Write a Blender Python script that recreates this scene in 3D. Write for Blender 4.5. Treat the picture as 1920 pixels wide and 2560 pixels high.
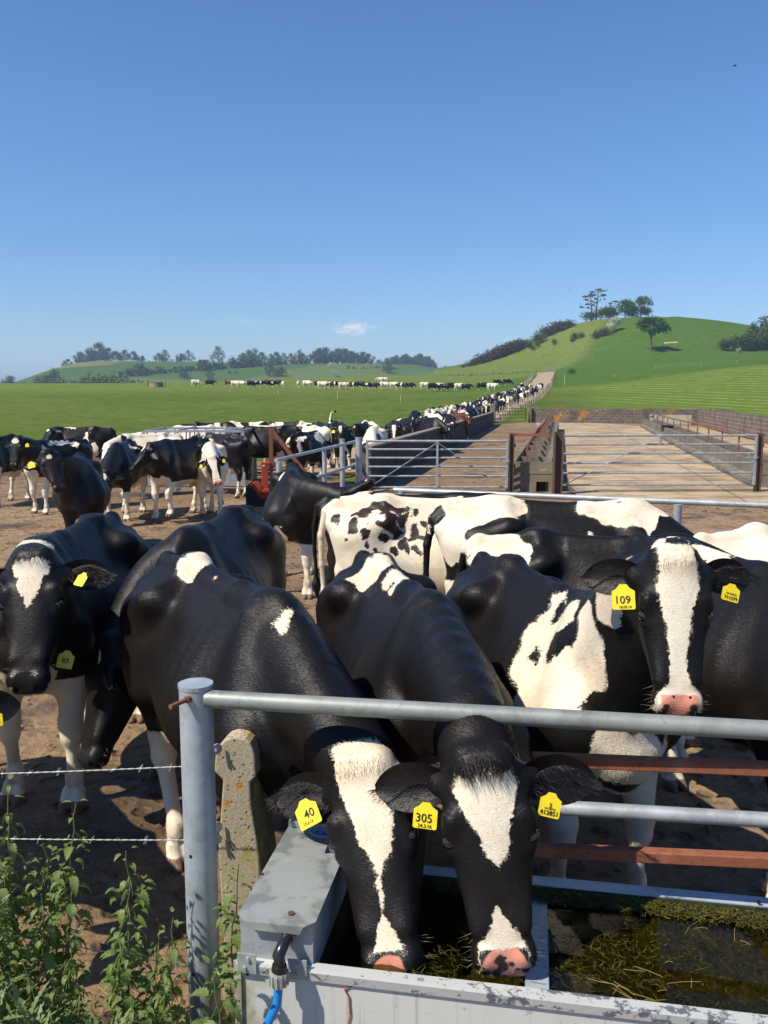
import bpy, bmesh, math, random
import numpy as np
from mathutils import Vector, Matrix, Quaternion

for _o in list(bpy.data.objects):
    bpy.data.objects.remove(_o)
scene = bpy.context.scene
COL = scene.collection
R = math.radians
rng = random.Random(7)

# ------------------------------------------------------------------ camera
CAM_H = 2.30
PITCH = R(7.68)
FPX = 2150.0
cam_data = bpy.data.cameras.new('camera')
cam = bpy.data.objects.new('camera', cam_data)
COL.objects.link(cam)
cam.location = (0, 0, CAM_H)
cam.rotation_euler = (R(90) - PITCH, 0, 0)
cam_data.sensor_fit = 'VERTICAL'
cam_data.sensor_height = 36.0
cam_data.sensor_width = 27.0
cam_data.lens = FPX / 2560.0 * 36.0
cam_data.clip_start = 0.05
cam_data.clip_end = 20000
scene.camera = cam

# ------------------------------------------------------------------ light
SUN_DIR = Vector((-0.70, -0.42, 1.0)).normalized()
sun_el = math.asin(SUN_DIR.z)
sun_az = math.atan2(SUN_DIR.x, SUN_DIR.y)
sd = bpy.data.lights.new('sun', 'SUN')
sd.energy = 4.7
sd.angle = R(0.53)
sd.color = (1.0, 0.915, 0.775)
sun = bpy.data.objects.new('sun', sd)
COL.objects.link(sun)
sun.rotation_euler = SUN_DIR.to_track_quat('Z', 'Y').to_euler()

world = bpy.data.worlds.new('World')
scene.world = world
world.use_nodes = True
wn, wl = world.node_tree.nodes, world.node_tree.links
wn.clear()
w_out = wn.new('ShaderNodeOutputWorld')
w_bg = wn.new('ShaderNodeBackground')
w_sky = wn.new('ShaderNodeTexSky')
w_sky.sky_type = 'NISHITA'
w_sky.sun_disc = False
w_sky.sun_elevation = sun_el
w_sky.sun_rotation = sun_az
w_sky.air_density = 0.95
w_sky.altitude = 700
w_sky.dust_density = 0.0
w_sky.ozone_density = 2.6
w_bg.inputs['Strength'].default_value = 0.102
# one small fair-weather cloud and a few wisps low over the far hill, placed by compass direction
def _wm(op, a, b=None):
    m = wn.new('ShaderNodeMath'); m.operation = op
    for i, v in enumerate((a, b)):
        if v is None: continue
        if isinstance(v, (int, float)): m.inputs[i].default_value = v
        else: wl.new(v, m.inputs[i])
    return m.outputs[0]
w_tc = wn.new('ShaderNodeTexCoord')
w_sp = wn.new('ShaderNodeSeparateXYZ'); wl.new(w_tc.outputs['Generated'], w_sp.inputs[0])
w_az = _wm('DIVIDE', w_sp.outputs[0], w_sp.outputs[1]); w_elv = w_sp.outputs[2]
w_nz = wn.new('ShaderNodeTexNoise'); w_nz.inputs['Scale'].default_value = 85; w_nz.inputs['Detail'].default_value = 6; w_nz.inputs['Roughness'].default_value = 0.6
w_mp = wn.new('ShaderNodeMapping'); w_mp.inputs['Scale'].default_value = (1, 1, 1.7); wl.new(w_tc.outputs['Generated'], w_mp.inputs[0]); wl.new(w_mp.outputs[0], w_nz.inputs['Vector'])
def _cloud(az, el, ra, re, amp):
    a = _wm('DIVIDE', _wm('SUBTRACT', w_az, az), ra)
    b = _wm('DIVIDE', _wm('SUBTRACT', w_elv, el), re)
    d = _wm('SUBTRACT', 1.0, _wm('ADD', _wm('MULTIPLY', a, a), _wm('MULTIPLY', b, b)))
    d = _wm('ADD', d, _wm('MULTIPLY', _wm('SUBTRACT', w_nz.outputs['Fac'], 0.55), 4.0))
    r = wn.new('ShaderNodeMapRange'); r.interpolation_type = 'SMOOTHSTEP'
    wl.new(d, r.inputs['Value']); r.inputs['From Min'].default_value = 0.0; r.inputs['From Max'].default_value = 1.5; r.inputs['To Max'].default_value = amp
    g = wn.new('ShaderNodeMath'); g.operation = 'GREATER_THAN'; wl.new(w_sp.outputs[1], g.inputs[0]); g.inputs[1].default_value = 0.1
    return _wm('MULTIPLY', r.outputs['Result'], g.outputs[0])
w_cl = _wm('MAXIMUM', _cloud(-0.035, 0.0765, 0.030, 0.0085, 0.85), _cloud(-0.165, 0.081, 0.055, 0.007, 0.16))
w_mx = wn.new('ShaderNodeMix'); w_mx.data_type = 'RGBA'
wl.new(w_cl, w_mx.inputs[0])
w_hs = wn.new('ShaderNodeHueSaturation'); w_hs.inputs['Saturation'].default_value = 1.14
wl.new(w_sky.outputs[0], w_hs.inputs['Color'])
w_t1 = wn.new('ShaderNodeMix'); w_t1.data_type = 'RGBA'; w_t1.blend_type = 'MULTIPLY'; w_t1.inputs[0].default_value = 1.0
w_el = wn.new('ShaderNodeMapRange'); w_el.interpolation_type = 'SMOOTHSTEP'
wl.new(w_elv, w_el.inputs['Value']); w_el.inputs['From Min'].default_value = -0.02; w_el.inputs['From Max'].default_value = 0.32
w_t2 = wn.new('ShaderNodeMix'); w_t2.data_type = 'RGBA'      # summer haze keeps the low sky a soft even blue
wl.new(w_el.outputs[0], w_t2.inputs[0]); w_t2.inputs[6].default_value = (0.75, 0.82, 0.89, 1); w_t2.inputs[7].default_value = (0.86, 0.985, 1.13, 1)
wl.new(w_hs.outputs[0], w_t1.inputs[6]); wl.new(w_t2.outputs[2], w_t1.inputs[7])
wl.new(w_t1.outputs[2], w_mx.inputs[6]); w_mx.inputs[7].default_value = (7.6, 7.5, 7.5, 1)
wl.new(w_mx.outputs[2], w_bg.inputs['Color'])
wl.new(w_bg.outputs[0], w_out.inputs['Surface'])

scene.view_settings.view_transform = 'Standard'
scene.view_settings.look = 'None'
scene.view_settings.exposure = 0.45
scene.view_settings.gamma = 1.0
scene.render.engine = 'CYCLES'
scene.cycles.volume_bounces = 0
scene.cycles.max_bounces = 6
scene.cycles.transparent_max_bounces = 8

def ang(v):
    return math.tan(math.atan((v - 1280.0) / FPX) + PITCH)
def at_z(u, v, z):
    """world point on the ray of photo pixel (u,v) at height z"""
    return at_y(u, v, (CAM_H - z) / ang(v))
def at_y(u, v, Y):
    z = CAM_H - ang(v) * Y
    D = Y * math.cos(PITCH) + (CAM_H - z) * math.sin(PITCH)
    return Vector(((u - 960.0) / FPX * D, Y, z))

# ------------------------------------------------------------------ object helpers
def tag(o, label=None, cat=None, group=None, kind=None):
    if label: o['label'] = label
    if cat: o['category'] = cat
    if group: o['group'] = group
    if kind: o['kind'] = kind
    return o

def empty(name, loc=(0, 0, 0), rz=0.0):
    o = bpy.data.objects.new(name, None)
    o.empty_display_size = 0.2
    COL.objects.link(o)
    o.location = loc
    o.rotation_euler = (0, 0, rz)
    return o

def mesh_obj(name, me, parent=None):
    o = bpy.data.objects.new(name, me)
    COL.objects.link(o)
    if parent is not None:
        o.parent = parent
    return o

def copy_tree(o, parent=None):
    c = o.copy()
    COL.objects.link(c)
    if parent is not None:
        c.parent = parent
    for ch in list(o.children):
        copy_tree(ch, c)
    return c

class MB:
    """collects shapes into one mesh; each face carries a material slot"""
    def __init__(self):
        self.v, self.f, self.m, self.s = [], [], [], []
        self.slot = 0
        self.smooth = False
    def add(self, verts, faces, smooth=None):
        n = len(self.v)
        self.v += [tuple(p) for p in verts]
        for f in faces:
            self.f.append(tuple(i + n for i in f))
            self.m.append(self.slot)
            self.s.append(self.smooth if smooth is None else smooth)
    def box(self, c, size, rot=None, bevel=0.0):
        x, y, z = size[0] / 2, size[1] / 2, size[2] / 2
        if bevel <= 0:
            vs = [Vector((sx * x, sy * y, sz * z)) for sx in (-1, 1) for sy in (-1, 1) for sz in (-1, 1)]
            fs = [(0, 1, 3, 2), (4, 6, 7, 5), (0, 4, 5, 1), (2, 3, 7, 6), (0, 2, 6, 4), (1, 5, 7, 3)]
        else:
            bm = bmesh.new()
            bmesh.ops.create_cube(bm, size=1.0)
            for v in bm.verts:
                v.co = Vector((v.co.x * size[0], v.co.y * size[1], v.co.z * size[2]))
            bmesh.ops.bevel(bm, geom=bm.edges[:], offset=bevel, segments=1, affect='EDGES')
            bm.verts.index_update()
            vs = [v.co.copy() for v in bm.verts]
            fs = [tuple(v.index for v in f.verts) for f in bm.faces]
            bm.free()
        if rot is not None:
            vs = [rot @ v for v in vs]
        c = Vector(c)
        self.add([v + c for v in vs], fs)
    def bar(self, a, b, w, h, up=(0, 0, 1), bevel=0.0):
        a, b = Vector(a), Vector(b)
        d = (b - a)
        L = d.length
        x = d.normalized()
        y = Vector(up).cross(x)
        if y.length < 1e-4:
            y = Vector((0, 1, 0)).cross(x)
        y.normalize()
        z = x.cross(y)
        m = Matrix((x, y, z)).transposed()
        self.box((a + b) / 2, (L, w, h), m, bevel)
    def tube(self, pts, r, n=12, cap=True, closed=False):
        pts = [Vector(p) for p in pts]
        rs = r if isinstance(r, (list, tuple)) else [r] * len(pts)
        vs, fs = [], []
        prev = None
        for i, p in enumerate(pts):
            a = pts[max(i - 1, 0)]
            b = pts[min(i + 1, len(pts) - 1)]
            t = (b - a).normalized()
            if prev is None:
                ref = Vector((0, 0, 1)) if abs(t.z) < 0.9 else Vector((0, 1, 0))
                e1 = t.cross(ref).normalized()
            else:
                e1 = (prev - t * prev.dot(t)).normalized()
            prev = e1
            e2 = t.cross(e1)
            for k in range(n):
                q = 2 * math.pi * k / n
                vs.append(p + (e1 * math.cos(q) + e2 * math.sin(q)) * rs[i])
        for i in range(len(pts) - 1):
            for k in range(n):
                fs.append((i * n + k, i * n + (k + 1) % n, (i + 1) * n + (k + 1) % n, (i + 1) * n + k))
        self.add(vs, fs, True)
        if cap:
            L = len(pts) - 1
            self.add(vs[:n], [tuple(range(n - 1, -1, -1))], False)
            self.add(vs[L * n:], [tuple(range(n))], False)
    def prism(self, poly, origin, ex, ey, depth):
        """polygon in plane (ex,ey) extruded along depth vector"""
        origin, ex, ey, depth = Vector(origin), Vector(ex), Vector(ey), Vector(depth)
        a = [origin + ex * p[0] + ey * p[1] for p in poly]
        b = [p + depth for p in a]
        n = len(a)
        self.add(a + b, [tuple(range(n - 1, -1, -1)), tuple(range(n, 2 * n))] +
                 [(i, (i + 1) % n, n + (i + 1) % n, n + i) for i in range(n)])
    def build(self, name, mats, parent=None):
        me = bpy.data.meshes.new(name)
        me.from_pydata(self.v, [], self.f)
        if not isinstance(mats, (list, tuple)):
            mats = [mats]
        for m in mats:
            me.materials.append(m)
        me.polygons.foreach_set('material_index', self.m)
        me.polygons.foreach_set('use_smooth', self.s)
        bm = bmesh.new()
        bm.from_mesh(me)
        bmesh.ops.recalc_face_normals(bm, faces=bm.faces[:])
        bm.to_mesh(me)
        bm.free()
        me.update()
        return mesh_obj(name, me, parent)

# ------------------------------------------------------------------ node helper
class NT:
    def __init__(self, name):
        self.mat = bpy.data.materials.new(name)
        self.mat.use_nodes = True
        self.n = self.mat.node_tree.nodes
        self.l = self.mat.node_tree.links
        self.n.clear()
        self.out = self.n.new('ShaderNodeOutputMaterial')
        self.p = self.n.new('ShaderNodeBsdfPrincipled')
        self.l.new(self.p.outputs[0], self.out.inputs[0])
        self.geo = None
    def put(self, sock, v):
        if v is None:
            return
        if isinstance(v, (int, float)):
            sock.default_value = v
        elif isinstance(v, (tuple, list)):
            sock.default_value = tuple(v) + ((1.0,) if len(v) == 3 and len(sock.default_value) == 4 else ())
        else:
            self.l.new(v, sock)
    def set(self, **kw):
        names = dict(col='Base Color', rough='Roughness', metal='Metallic', spec='Specular IOR Level',
                     sheen='Sheen Weight', coat='Coat Weight', normal='Normal', alpha='Alpha',
                     trans='Transmission Weight', ior='IOR', emit='Emission Color', estr='Emission Strength',
                     sss='Subsurface Weight', srough='Sheen Roughness', stint='Sheen Tint')
        for k, v in kw.items():
            self.put(self.p.inputs[names[k]], v)
        return self
    def obj(self):
        return self.n.new('ShaderNodeTexCoord').outputs['Object']
    def pos(self):
        return self.n.new('ShaderNodeNewGeometry').outputs['Position']
    def nrm(self):
        return self.n.new('ShaderNodeNewGeometry').outputs['Normal']
    def map(self, vec, scale=(1, 1, 1), rot=(0, 0, 0), loc=(0, 0, 0)):
        m = self.n.new('ShaderNodeMapping')
        self.l.new(vec, m.inputs[0])
        m.inputs['Scale'].default_value = scale
        m.inputs['Rotation'].default_value = rot
        m.inputs['Location'].default_value = loc
        return m.outputs[0]
    def noise(self, vec, scale=5, detail=4, rough=0.55, dist=0.0, color=False):
        t = self.n.new('ShaderNodeTexNoise')
        self.l.new(vec, t.inputs['Vector'])
        t.inputs['Scale'].default_value = scale
        t.inputs['Detail'].default_value = detail
        t.inputs['Roughness'].default_value = rough
        t.inputs['Distortion'].default_value = dist
        return t.outputs['Color' if color else 'Fac']
    def voro(self, vec, scale=5, feature='F1', out='Distance', rand=1.0):
        t = self.n.new('ShaderNodeTexVoronoi')
        t.feature = feature
        self.l.new(vec, t.inputs['Vector'])
        t.inputs['Scale'].default_value = scale
        t.inputs['Randomness'].default_value = rand
        return t.outputs[out]
    def math(self, op, a, b=None, c=None, clamp=False):
        m = self.n.new('ShaderNodeMath')
        m.operation = op
        m.use_clamp = clamp
        self.put(m.inputs[0], a)
        if b is not None: self.put(m.inputs[1], b)
        if c is not None: self.put(m.inputs[2], c)
        return m.outputs[0]
    def ramp(self, fac, lo, hi, a=0.0, b=1.0):
        m = self.n.new('ShaderNodeMapRange')
        m.interpolation_type = 'SMOOTHSTEP'
        self.put(m.inputs['Value'], fac)
        m.inputs['From Min'].default_value = lo
        m.inputs['From Max'].default_value = hi
        m.inputs['To Min'].default_value = a
        m.inputs['To Max'].default_value = b
        return m.outputs['Result']
    def mix(self, fac, a, b, mode='MIX'):
        m = self.n.new('ShaderNodeMix')
        m.data_type = 'RGBA'
        m.blend_type = mode
        self.put(m.inputs[0], fac)
        self.put(m.inputs[6], a)
        self.put(m.inputs[7], b)
        return m.outputs[2]
    def attr(self, name, out='Color'):
        a = self.n.new('ShaderNodeAttribute')
        a.attribute_name = name
        return a.outputs[out]
    def sep(self, c):
        s = self.n.new('ShaderNodeSeparateColor')
        self.l.new(c, s.inputs[0])
        return s.outputs[0], s.outputs[1], s.outputs[2]
    def xyz(self, c):
        s = self.n.new('ShaderNodeSeparateXYZ')
        self.l.new(c, s.inputs[0])
        return s.outputs[0], s.outputs[1], s.outputs[2]
    def comb(self, x, y, z):
        s = self.n.new('ShaderNodeCombineXYZ')
        self.put(s.inputs[0], x); self.put(s.inputs[1], y); self.put(s.inputs[2], z)
        return s.outputs[0]
    def bump(self, h, strength=0.3, dist=0.01, base=None):
        b = self.n.new('ShaderNodeBump')
        self.put(b.inputs['Height'], h)
        b.inputs['Strength'].default_value = strength
        b.inputs['Distance'].default_value = dist
        if base is not None: self.l.new(base, b.inputs['Normal'])
        return b.outputs[0]

def simple(name, col, rough=0.5, metal=0.0, spec=0.5, coat=0.0):
    t = NT(name)
    n = t.noise(t.obj(), 40, 3)
    t.set(col=t.mix(n, tuple(c * 0.85 for c in col), tuple(min(1, c * 1.12) for c in col)), rough=rough, metal=metal, spec=spec, coat=coat)
    return t.mat
# ------------------------------------------------------------------ terrain
def sstep(a, b, x):
    t = np.clip((x - a) / (b - a), 0, 1)
    return t * t * (3 - 2 * t)
def smin_np(a, b, k):
    h = np.clip(k - np.abs(a - b), 0, None) / k
    return np.minimum(a, b) - h * h * k * 0.25

def ground_z(x, y):
    x = np.asarray(x, float); y = np.asarray(y, float)
    def base(v):
        return 0.042 * 8 * np.log1p(np.exp(np.clip((v - 80) / 8, -40, 200)))
    yc = 232 + 95 * sstep(-60, 15, x) + 500 * sstep(12, 55, x)
    b = smin_np(base(y), base(yc) - 0.05 * (y - yc), 3.0)
    b = np.maximum(b, -10) + 0.0
    b = np.minimum(b, 18) * (1 - sstep(560, 820, y))
    ramp = 5.0 * sstep(20, 100, x) * sstep(60, 190, y)
    # the hill on the right
    dx = x - 122; dy = y - 420
    sx = np.where(dx < 0, 60.0, 82.0)
    q = np.sqrt((dx / sx) ** 2 + (dy / np.where(dy < 0, 80.0, 150.0)) ** 2)
    hill = 20.0 * np.exp(-q ** 2.8) + 1.2 * np.exp(-((x - 140) / 7) ** 2 - ((y - 428) / 16) ** 2)
    shelf = 0.0 * sstep(120, 230, x) * sstep(250, 420, y)
    # far hills on the left
    p1 = sstep(-372, -285, x) * (1 - 0.55 * sstep(20, 110, x))
    f1 = (38 - 0.012 * (x + 300)) * sstep(540, 900, y) * p1 * (1 - sstep(1000, 1500, y))
    f2 = 23 * np.exp(-((x - 44) / 70) ** 2 - ((y - 1230) / 160) ** 2)
    und = 0.10 * np.sin(x * 0.11 + 1.3) * np.sin(y * 0.07) * sstep(60, 120, y)
    return b + ramp + hill + shelf + f1 + f2 + und

def gz(x, y):
    return float(ground_z(x, y))

def on_ground(u, v, y0=4, y1=1600):
    """where the ray of a photo pixel meets the land"""
    Y = np.exp(np.linspace(math.log(y0), math.log(y1), 4000))
    a = math.atan((v - 1280.0) / FPX) + PITCH
    z = CAM_H - np.tan(a) * Y
    D = Y * math.cos(PITCH) + (CAM_H - z) * math.sin(PITCH)
    X = (u - 960.0) / FPX * D
    below = np.flatnonzero(z < ground_z(X, Y))
    i = below[0] if len(below) else -1
    return Vector((X[i], Y[i], float(ground_z(X[i], Y[i]))))
def col_at(u, Y):
    """point on the land in photo column u at distance Y"""
    z = 0.0
    for _ in range(6):
        D = Y * math.cos(PITCH) + (CAM_H - z) * math.sin(PITCH)
        X = (u - 960.0) / FPX * D
        z = gz(X, Y)
    return Vector((X, Y, z))

def build_ground():
    th = np.concatenate([np.linspace(-180, -50, 27)[:-1], np.linspace(-50, 50, 321), np.linspace(50, 180, 27)[1:]])
    r = np.concatenate([[0.3], np.exp(np.linspace(math.log(1.0), math.log(9000), 330))])
    T, Rr = np.meshgrid(np.radians(th), r)
    X = Rr * np.sin(T); Y = Rr * np.cos(T)
    Z = ground_z(X, np.maximum(Y, -50)) - 0.03
    Z = np.where(Rr > 2500, np.minimum(Z, 2.0), Z)
    n, m = X.shape
    V = np.stack([X, Y, Z], -1).reshape(-1, 3)
    i = np.arange(n - 1)[:, None] * m; j = np.arange(m - 1)[None]
    F = np.stack([i + j, i + j + 1, i + m + j + 1, i + m + j], -1).reshape(-1, 4)[:, ::-1]
    me = bpy.data.meshes.new('field')
    me.from_pydata(V.tolist(), [], F.tolist())
    me.polygons.foreach_set('use_smooth', [True] * len(F))
    x, y = V[:, 0], V[:, 1]
    # masks: r = mown hay field, g = lush dark hill pasture, b = far country
    line = 165 + (x - 34) * 0.55                       # upper edge of the mown field
    track = 20.3 + (y - 125) * 0.205
    mown = sstep(-3, 3, line - y) * sstep(0, 6, x - track - 6) * sstep(60, 66, y)
    bound = 55 + (y - 280) * 0.40
    lush = sstep(-3, 3, x - bound) * sstep(-3, 3, y - line) * (1 - sstep(600, 700, y))
    far = sstep(380, 480, y)
    far = np.where(x > 40 + 0.03 * y, 0, far)
    far = np.where(y > 700, 1, far)
    pale = sstep(130, 175, y) * (1 - lush) * (1 - mown)
    a = me.attributes.new('zone', 'FLOAT_COLOR', 'POINT')
    a.data.foreach_set('color', np.stack([mown, lush, far, pale], 1).astype(np.float32).ravel())
    t = NT('grass_field')
    P = t.pos()
    mo, lu, fa = t.sep(t.attr('zone'))
    pa = t.attr('zone', 'Alpha')
    big = t.noise(P, 0.035, 4)
    mid = t.noise(P, 0.35, 5, 0.6)
    fine = t.noise(P, 3.2, 5, 0.7)
    blades = t.noise(t.map(P, (9, 2.5, 9)), 1.0, 4, 0.7)
    tuft = t.noise(t.map(P, (1.0, 0.45, 1.0)), 0.9, 5, 0.7)
    g = t.mix(t.ramp(big, 0.35, 0.65), (0.092, 0.135, 0.020), (0.122, 0.160, 0.028))
    g = t.mix(t.ramp(mid, 0.45, 0.68), g, (0.155, 0.180, 0.045))
    g = t.mix(t.math('MULTIPLY', t.ramp(tuft, 0.50, 0.30), 0.75), g, (0.045, 0.074, 0.012))
    g = t.mix(t.math('MULTIPLY', t.ramp(tuft, 0.56, 0.72), 0.55), g, (0.200, 0.215, 0.070))
    g = t.mix(t.math('MULTIPLY', t.ramp(fine, 0.52, 0.30), 0.65), g, (0.030, 0.060, 0.010))
    g = t.mix(t.math('MULTIPLY', t.ramp(blades, 0.50, 0.78), 0.45), g, (0.175, 0.195, 0.06))
    g = t.mix(t.math('MULTIPLY', t.ramp(t.voro(P, 0.55), 0.16, 0.06), t.ramp(t.noise(P, 0.09, 2), 0.46, 0.58)), g, (0.045, 0.050, 0.015))
    pl = t.mix(t.ramp(mid, 0.35, 0.7), (0.135, 0.175, 0.032), (0.180, 0.205, 0.055))
    pl = t.mix(t.math('MULTIPLY', t.ramp(t.noise(P, 0.22, 4, 0.7), 0.60, 0.70), 0.6), pl, (0.055, 0.075, 0.020))
    pl = t.mix(t.math('MULTIPLY', t.ramp(tuft, 0.46, 0.30), 0.6), pl, (0.050, 0.085, 0.016))
    g = t.mix(pa, g, pl)
    lus = t.mix(t.ramp(mid, 0.3, 0.75), (0.066, 0.122, 0.015), (0.100, 0.160, 0.026))
    lus = t.mix(t.math('MULTIPLY', t.ramp(tuft, 0.50, 0.30), 0.6), lus, (0.022, 0.060, 0.010))
    lus = t.mix(t.math('MULTIPLY', t.ramp(t.noise(P, 0.05, 3), 0.55, 0.70), 0.5), lus, (0.085, 0.130, 0.028))
    g = t.mix(lu, g, lus)
    # rows of drying hay left by the mower
    w = t.n.new('ShaderNodeTexWave')
    w.bands_direction = 'X'
    w.inputs['Scale'].default_value = 0.085
    w.inputs['Distortion'].default_value = 7.0
    w.inputs['Detail'].default_value = 3
    w.inputs['Detail Scale'].default_value = 0.12
    t.l.new(t.map(P, (1, 0.62, 1), (0, 0, R(-38))), w.inputs[0])
    rows = t.math('MULTIPLY', t.ramp(w.outputs['Fac'], 0.52, 0.92), t.ramp(t.noise(t.map(P, (0.5, 0.5, 0.5)), 1.0, 4, 0.7), 0.36, 0.58))
    rows = t.math('MULTIPLY', rows, t.ramp(t.noise(P, 0.028, 2), 0.36, 0.56))
    hay = t.mix(t.ramp(mid, 0.3, 0.7), (0.100, 0.160, 0.024), (0.130, 0.185, 0.034))
    hay = t.mix(t.math('MULTIPLY', rows, 0.48), hay, (0.40, 0.37, 0.15))
    g = t.mix(mo, g, hay)
    fc = t.voro(t.map(P, (1, 0.55, 1)), 0.0062, 'F1', 'Color')
    f1, f2, _ = t.sep(fc)
    fcol = t.mix(f1, (0.060, 0.120, 0.025), (0.130, 0.165, 0.050))
    fcol = t.mix(t.ramp(f2, 0.70, 0.78), fcol, (0.200, 0.185, 0.075))
    fcol = t.mix(t.math('MULTIPLY', t.ramp(t.noise(P, 0.02, 4), 0.4, 0.7), 0.5), fcol, (0.07, 0.11, 0.03))
    g = t.mix(fa, g, fcol)
    hgt = t.math('ADD', fine, t.math('MULTIPLY', blades, 0.8))
    g = t.mix(1.0, g, (0.86, 0.93, 0.72), 'MULTIPLY')
    t.set(col=g, rough=0.9, spec=0.05, normal=t.bump(hgt, 0.9, 0.10))
    me.materials.append(t.mat)
    me.update()
    o = mesh_obj('field', me)
    tag(o, 'rolling green pasture rising to hills behind the farmyard', 'field', kind='structure')
build_ground()

def sheet(name, poly, dz, mat, step=1.0, rough=0.0, seed=1, label=None, cat=None):
    """a flat-lying sheet with an uneven outline draped over the land"""
    rr = random.Random(seed)
    pts = []
    n = len(poly)
    for i in range(n):
        a, b = poly[i], poly[(i + 1) % n]
        L = math.hypot(b[0] - a[0], b[1] - a[1])
        k = max(1, int(L / step))
        for q in range(k):
            f = q / k
            pts.append((a[0] + (b[0] - a[0]) * f + rr.uniform(-rough, rough), a[1] + (b[1] - a[1]) * f + rr.uniform(-rough, rough)))
    bm = bmesh.new()
    vs = [bm.verts.new((p[0], p[1], 0)) for p in pts]
    es = [bm.edges.new((vs[i], vs[(i + 1) % len(vs)])) for i in range(len(vs))]
    bmesh.ops.triangle_fill(bm, use_beauty=True, edges=es)
    bmesh.ops.subdivide_edges(bm, edges=[e for e in bm.edges if e.calc_length() > 8], cuts=2, use_grid_fill=True)
    bmesh.ops.triangulate(bm, faces=bm.faces[:])
    for v in bm.verts:
        v.co.z = gz(v.co.x, v.co.y) + dz
    bmesh.ops.recalc_face_normals(bm, faces=bm.faces[:])
    if sum(f.normal.z for f in bm.faces) < 0:
        bmesh.ops.reverse_faces(bm, faces=bm.faces[:])
    me = bpy.data.meshes.new(name)
    bm.to_mesh(me); bm.free()
    me.materials.append(mat)
    o = mesh_obj(name, me)
    tag(o, label, cat, kind='structure')
    return o

def mat_dirt():
    t = NT('yard_dirt')
    P = t.pos()
    big = t.noise(P, 0.22, 5, 0.6)
    mid = t.noise(P, 1.7, 5, 0.65)
    fine = t.noise(P, 16, 5, 0.7)
    clods = t.voro(P, 9.0)
    c = t.mix(t.ramp(big, 0.35, 0.68), (0.200, 0.126, 0.068), (0.310, 0.210, 0.122))
    c = t.mix(t.math('MULTIPLY', t.ramp(mid, 0.50, 0.66), 0.70), c, (0.082, 0.052, 0.034))
    c = t.mix(t.math('MULTIPLY', t.ramp(fine, 0.50, 0.75), 0.55), c, (0.33, 0.25, 0.17))
    c = t.mix(t.math('MULTIPLY', t.ramp(fine, 0.47, 0.30), 0.55), c, (0.050, 0.033, 0.022))
    c = t.mix(t.math('MULTIPLY', t.ramp(t.voro(P, 34), 0.20, 0.08), t.ramp(mid, 0.45, 0.6)), c, (0.34, 0.26, 0.17))
    # faint run of wheel and hoof tracks across the yard
    w = t.noise(t.map(P, (0.25, 2.4, 1)), 1.0, 3, 0.6)
    c = t.mix(t.math('MULTIPLY', t.ramp(w, 0.55, 0.72), 0.45), c, (0.085, 0.058, 0.040))
    pits = t.math('MULTIPLY', t.ramp(t.voro(t.map(P, (1, 1, 1)), 5.5), 0.36, 0.16), t.ramp(t.noise(P, 0.8, 3), 0.40, 0.55))
    c = t.mix(t.math('MULTIPLY', pits, 0.45), c, (0.085, 0.055, 0.034))
    wet = t.math('MULTIPLY', t.ramp(t.noise(t.map(P, loc=(3, 9, 0)), 0.42, 4, 0.6), 0.56, 0.66), 0.75)
    c = t.mix(wet, c, (0.062, 0.042, 0.028))
    clods = t.math('SUBTRACT', clods, t.math('MULTIPLY', pits, 1.6))
    h = t.math('ADD', t.math('MULTIPLY', mid, 1.2), t.math('ADD', t.math('MULTIPLY', fine, 0.6), t.math('MULTIPLY', clods, 0.5)))
    t.set(col=c, rough=t.ramp(wet, 0.0, 0.75, 0.9, 0.55), spec=0.25, normal=t.bump(h, 1.0, 0.045))
    return t.mat
M_DIRT = mat_dirt()

def mat_slab():
    t = NT('pale_concrete_floor')
    P = t.pos()
    big = t.noise(P, 0.30, 5, 0.6)
    fine = t.noise(P, 11, 5, 0.7)
    c = t.mix(t.ramp(big, 0.35, 0.7), (0.49, 0.375, 0.235), (0.36, 0.265, 0.160))
    c = t.mix(t.math('MULTIPLY', t.ramp(fine, 0.52, 0.7), 0.35), c, (0.28, 0.205, 0.13))
    streak = t.noise(t.map(P, (0.55, 2.2, 1), (0, 0, R(8))), 1.0, 5, 0.72)
    c = t.mix(t.math('MULTIPLY', t.ramp(streak, 0.54, 0.64), 0.85), c, (0.090, 0.058, 0.036))
    blot = t.math('MULTIPLY', t.ramp(t.noise(t.map(P, loc=(5, 1, 0)), 0.55, 5, 0.68), 0.47, 0.62), 0.80)
    c = t.mix(blot, c, (0.235, 0.170, 0.105))
    # joints between the bays
    b = t.n.new('ShaderNodeTexBrick')
    b.offset = 0.0
    b.inputs['Scale'].default_value = 1.0
    b.inputs['Mortar Size'].default_value = 0.035
    b.inputs['Brick Width'].default_value = 4.2
    b.inputs['Row Height'].default_value = 9.0
    t.l.new(t.map(P, (1, 1, 1), (0, 0, R(11))), b.inputs['Vector'])
    c = t.mix(t.math('MULTIPLY', b.outputs['Fac'], 0.6), c, (0.10, 0.075, 0.05))
    t.set(col=c, rough=0.85, spec=0.2, normal=t.bump(t.math('ADD', fine, streak), 0.4, 0.02))
    return t.mat
M_SLAB = mat_slab()

def mat_track():
    t = NT('track_earth')
    P = t.pos()
    c = t.mix(t.noise(P, 0.6, 5, 0.65), (0.30, 0.215, 0.13), (0.43, 0.33, 0.21))
    c = t.mix(t.math('MULTIPLY', t.ramp(t.noise(P, 2.5, 4), 0.5, 0.7), 0.5), c, (0.20, 0.14, 0.085))
    t.set(col=c, rough=0.9, spec=0.15)
    return t.mat
M_TRACK = mat_track()

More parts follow.
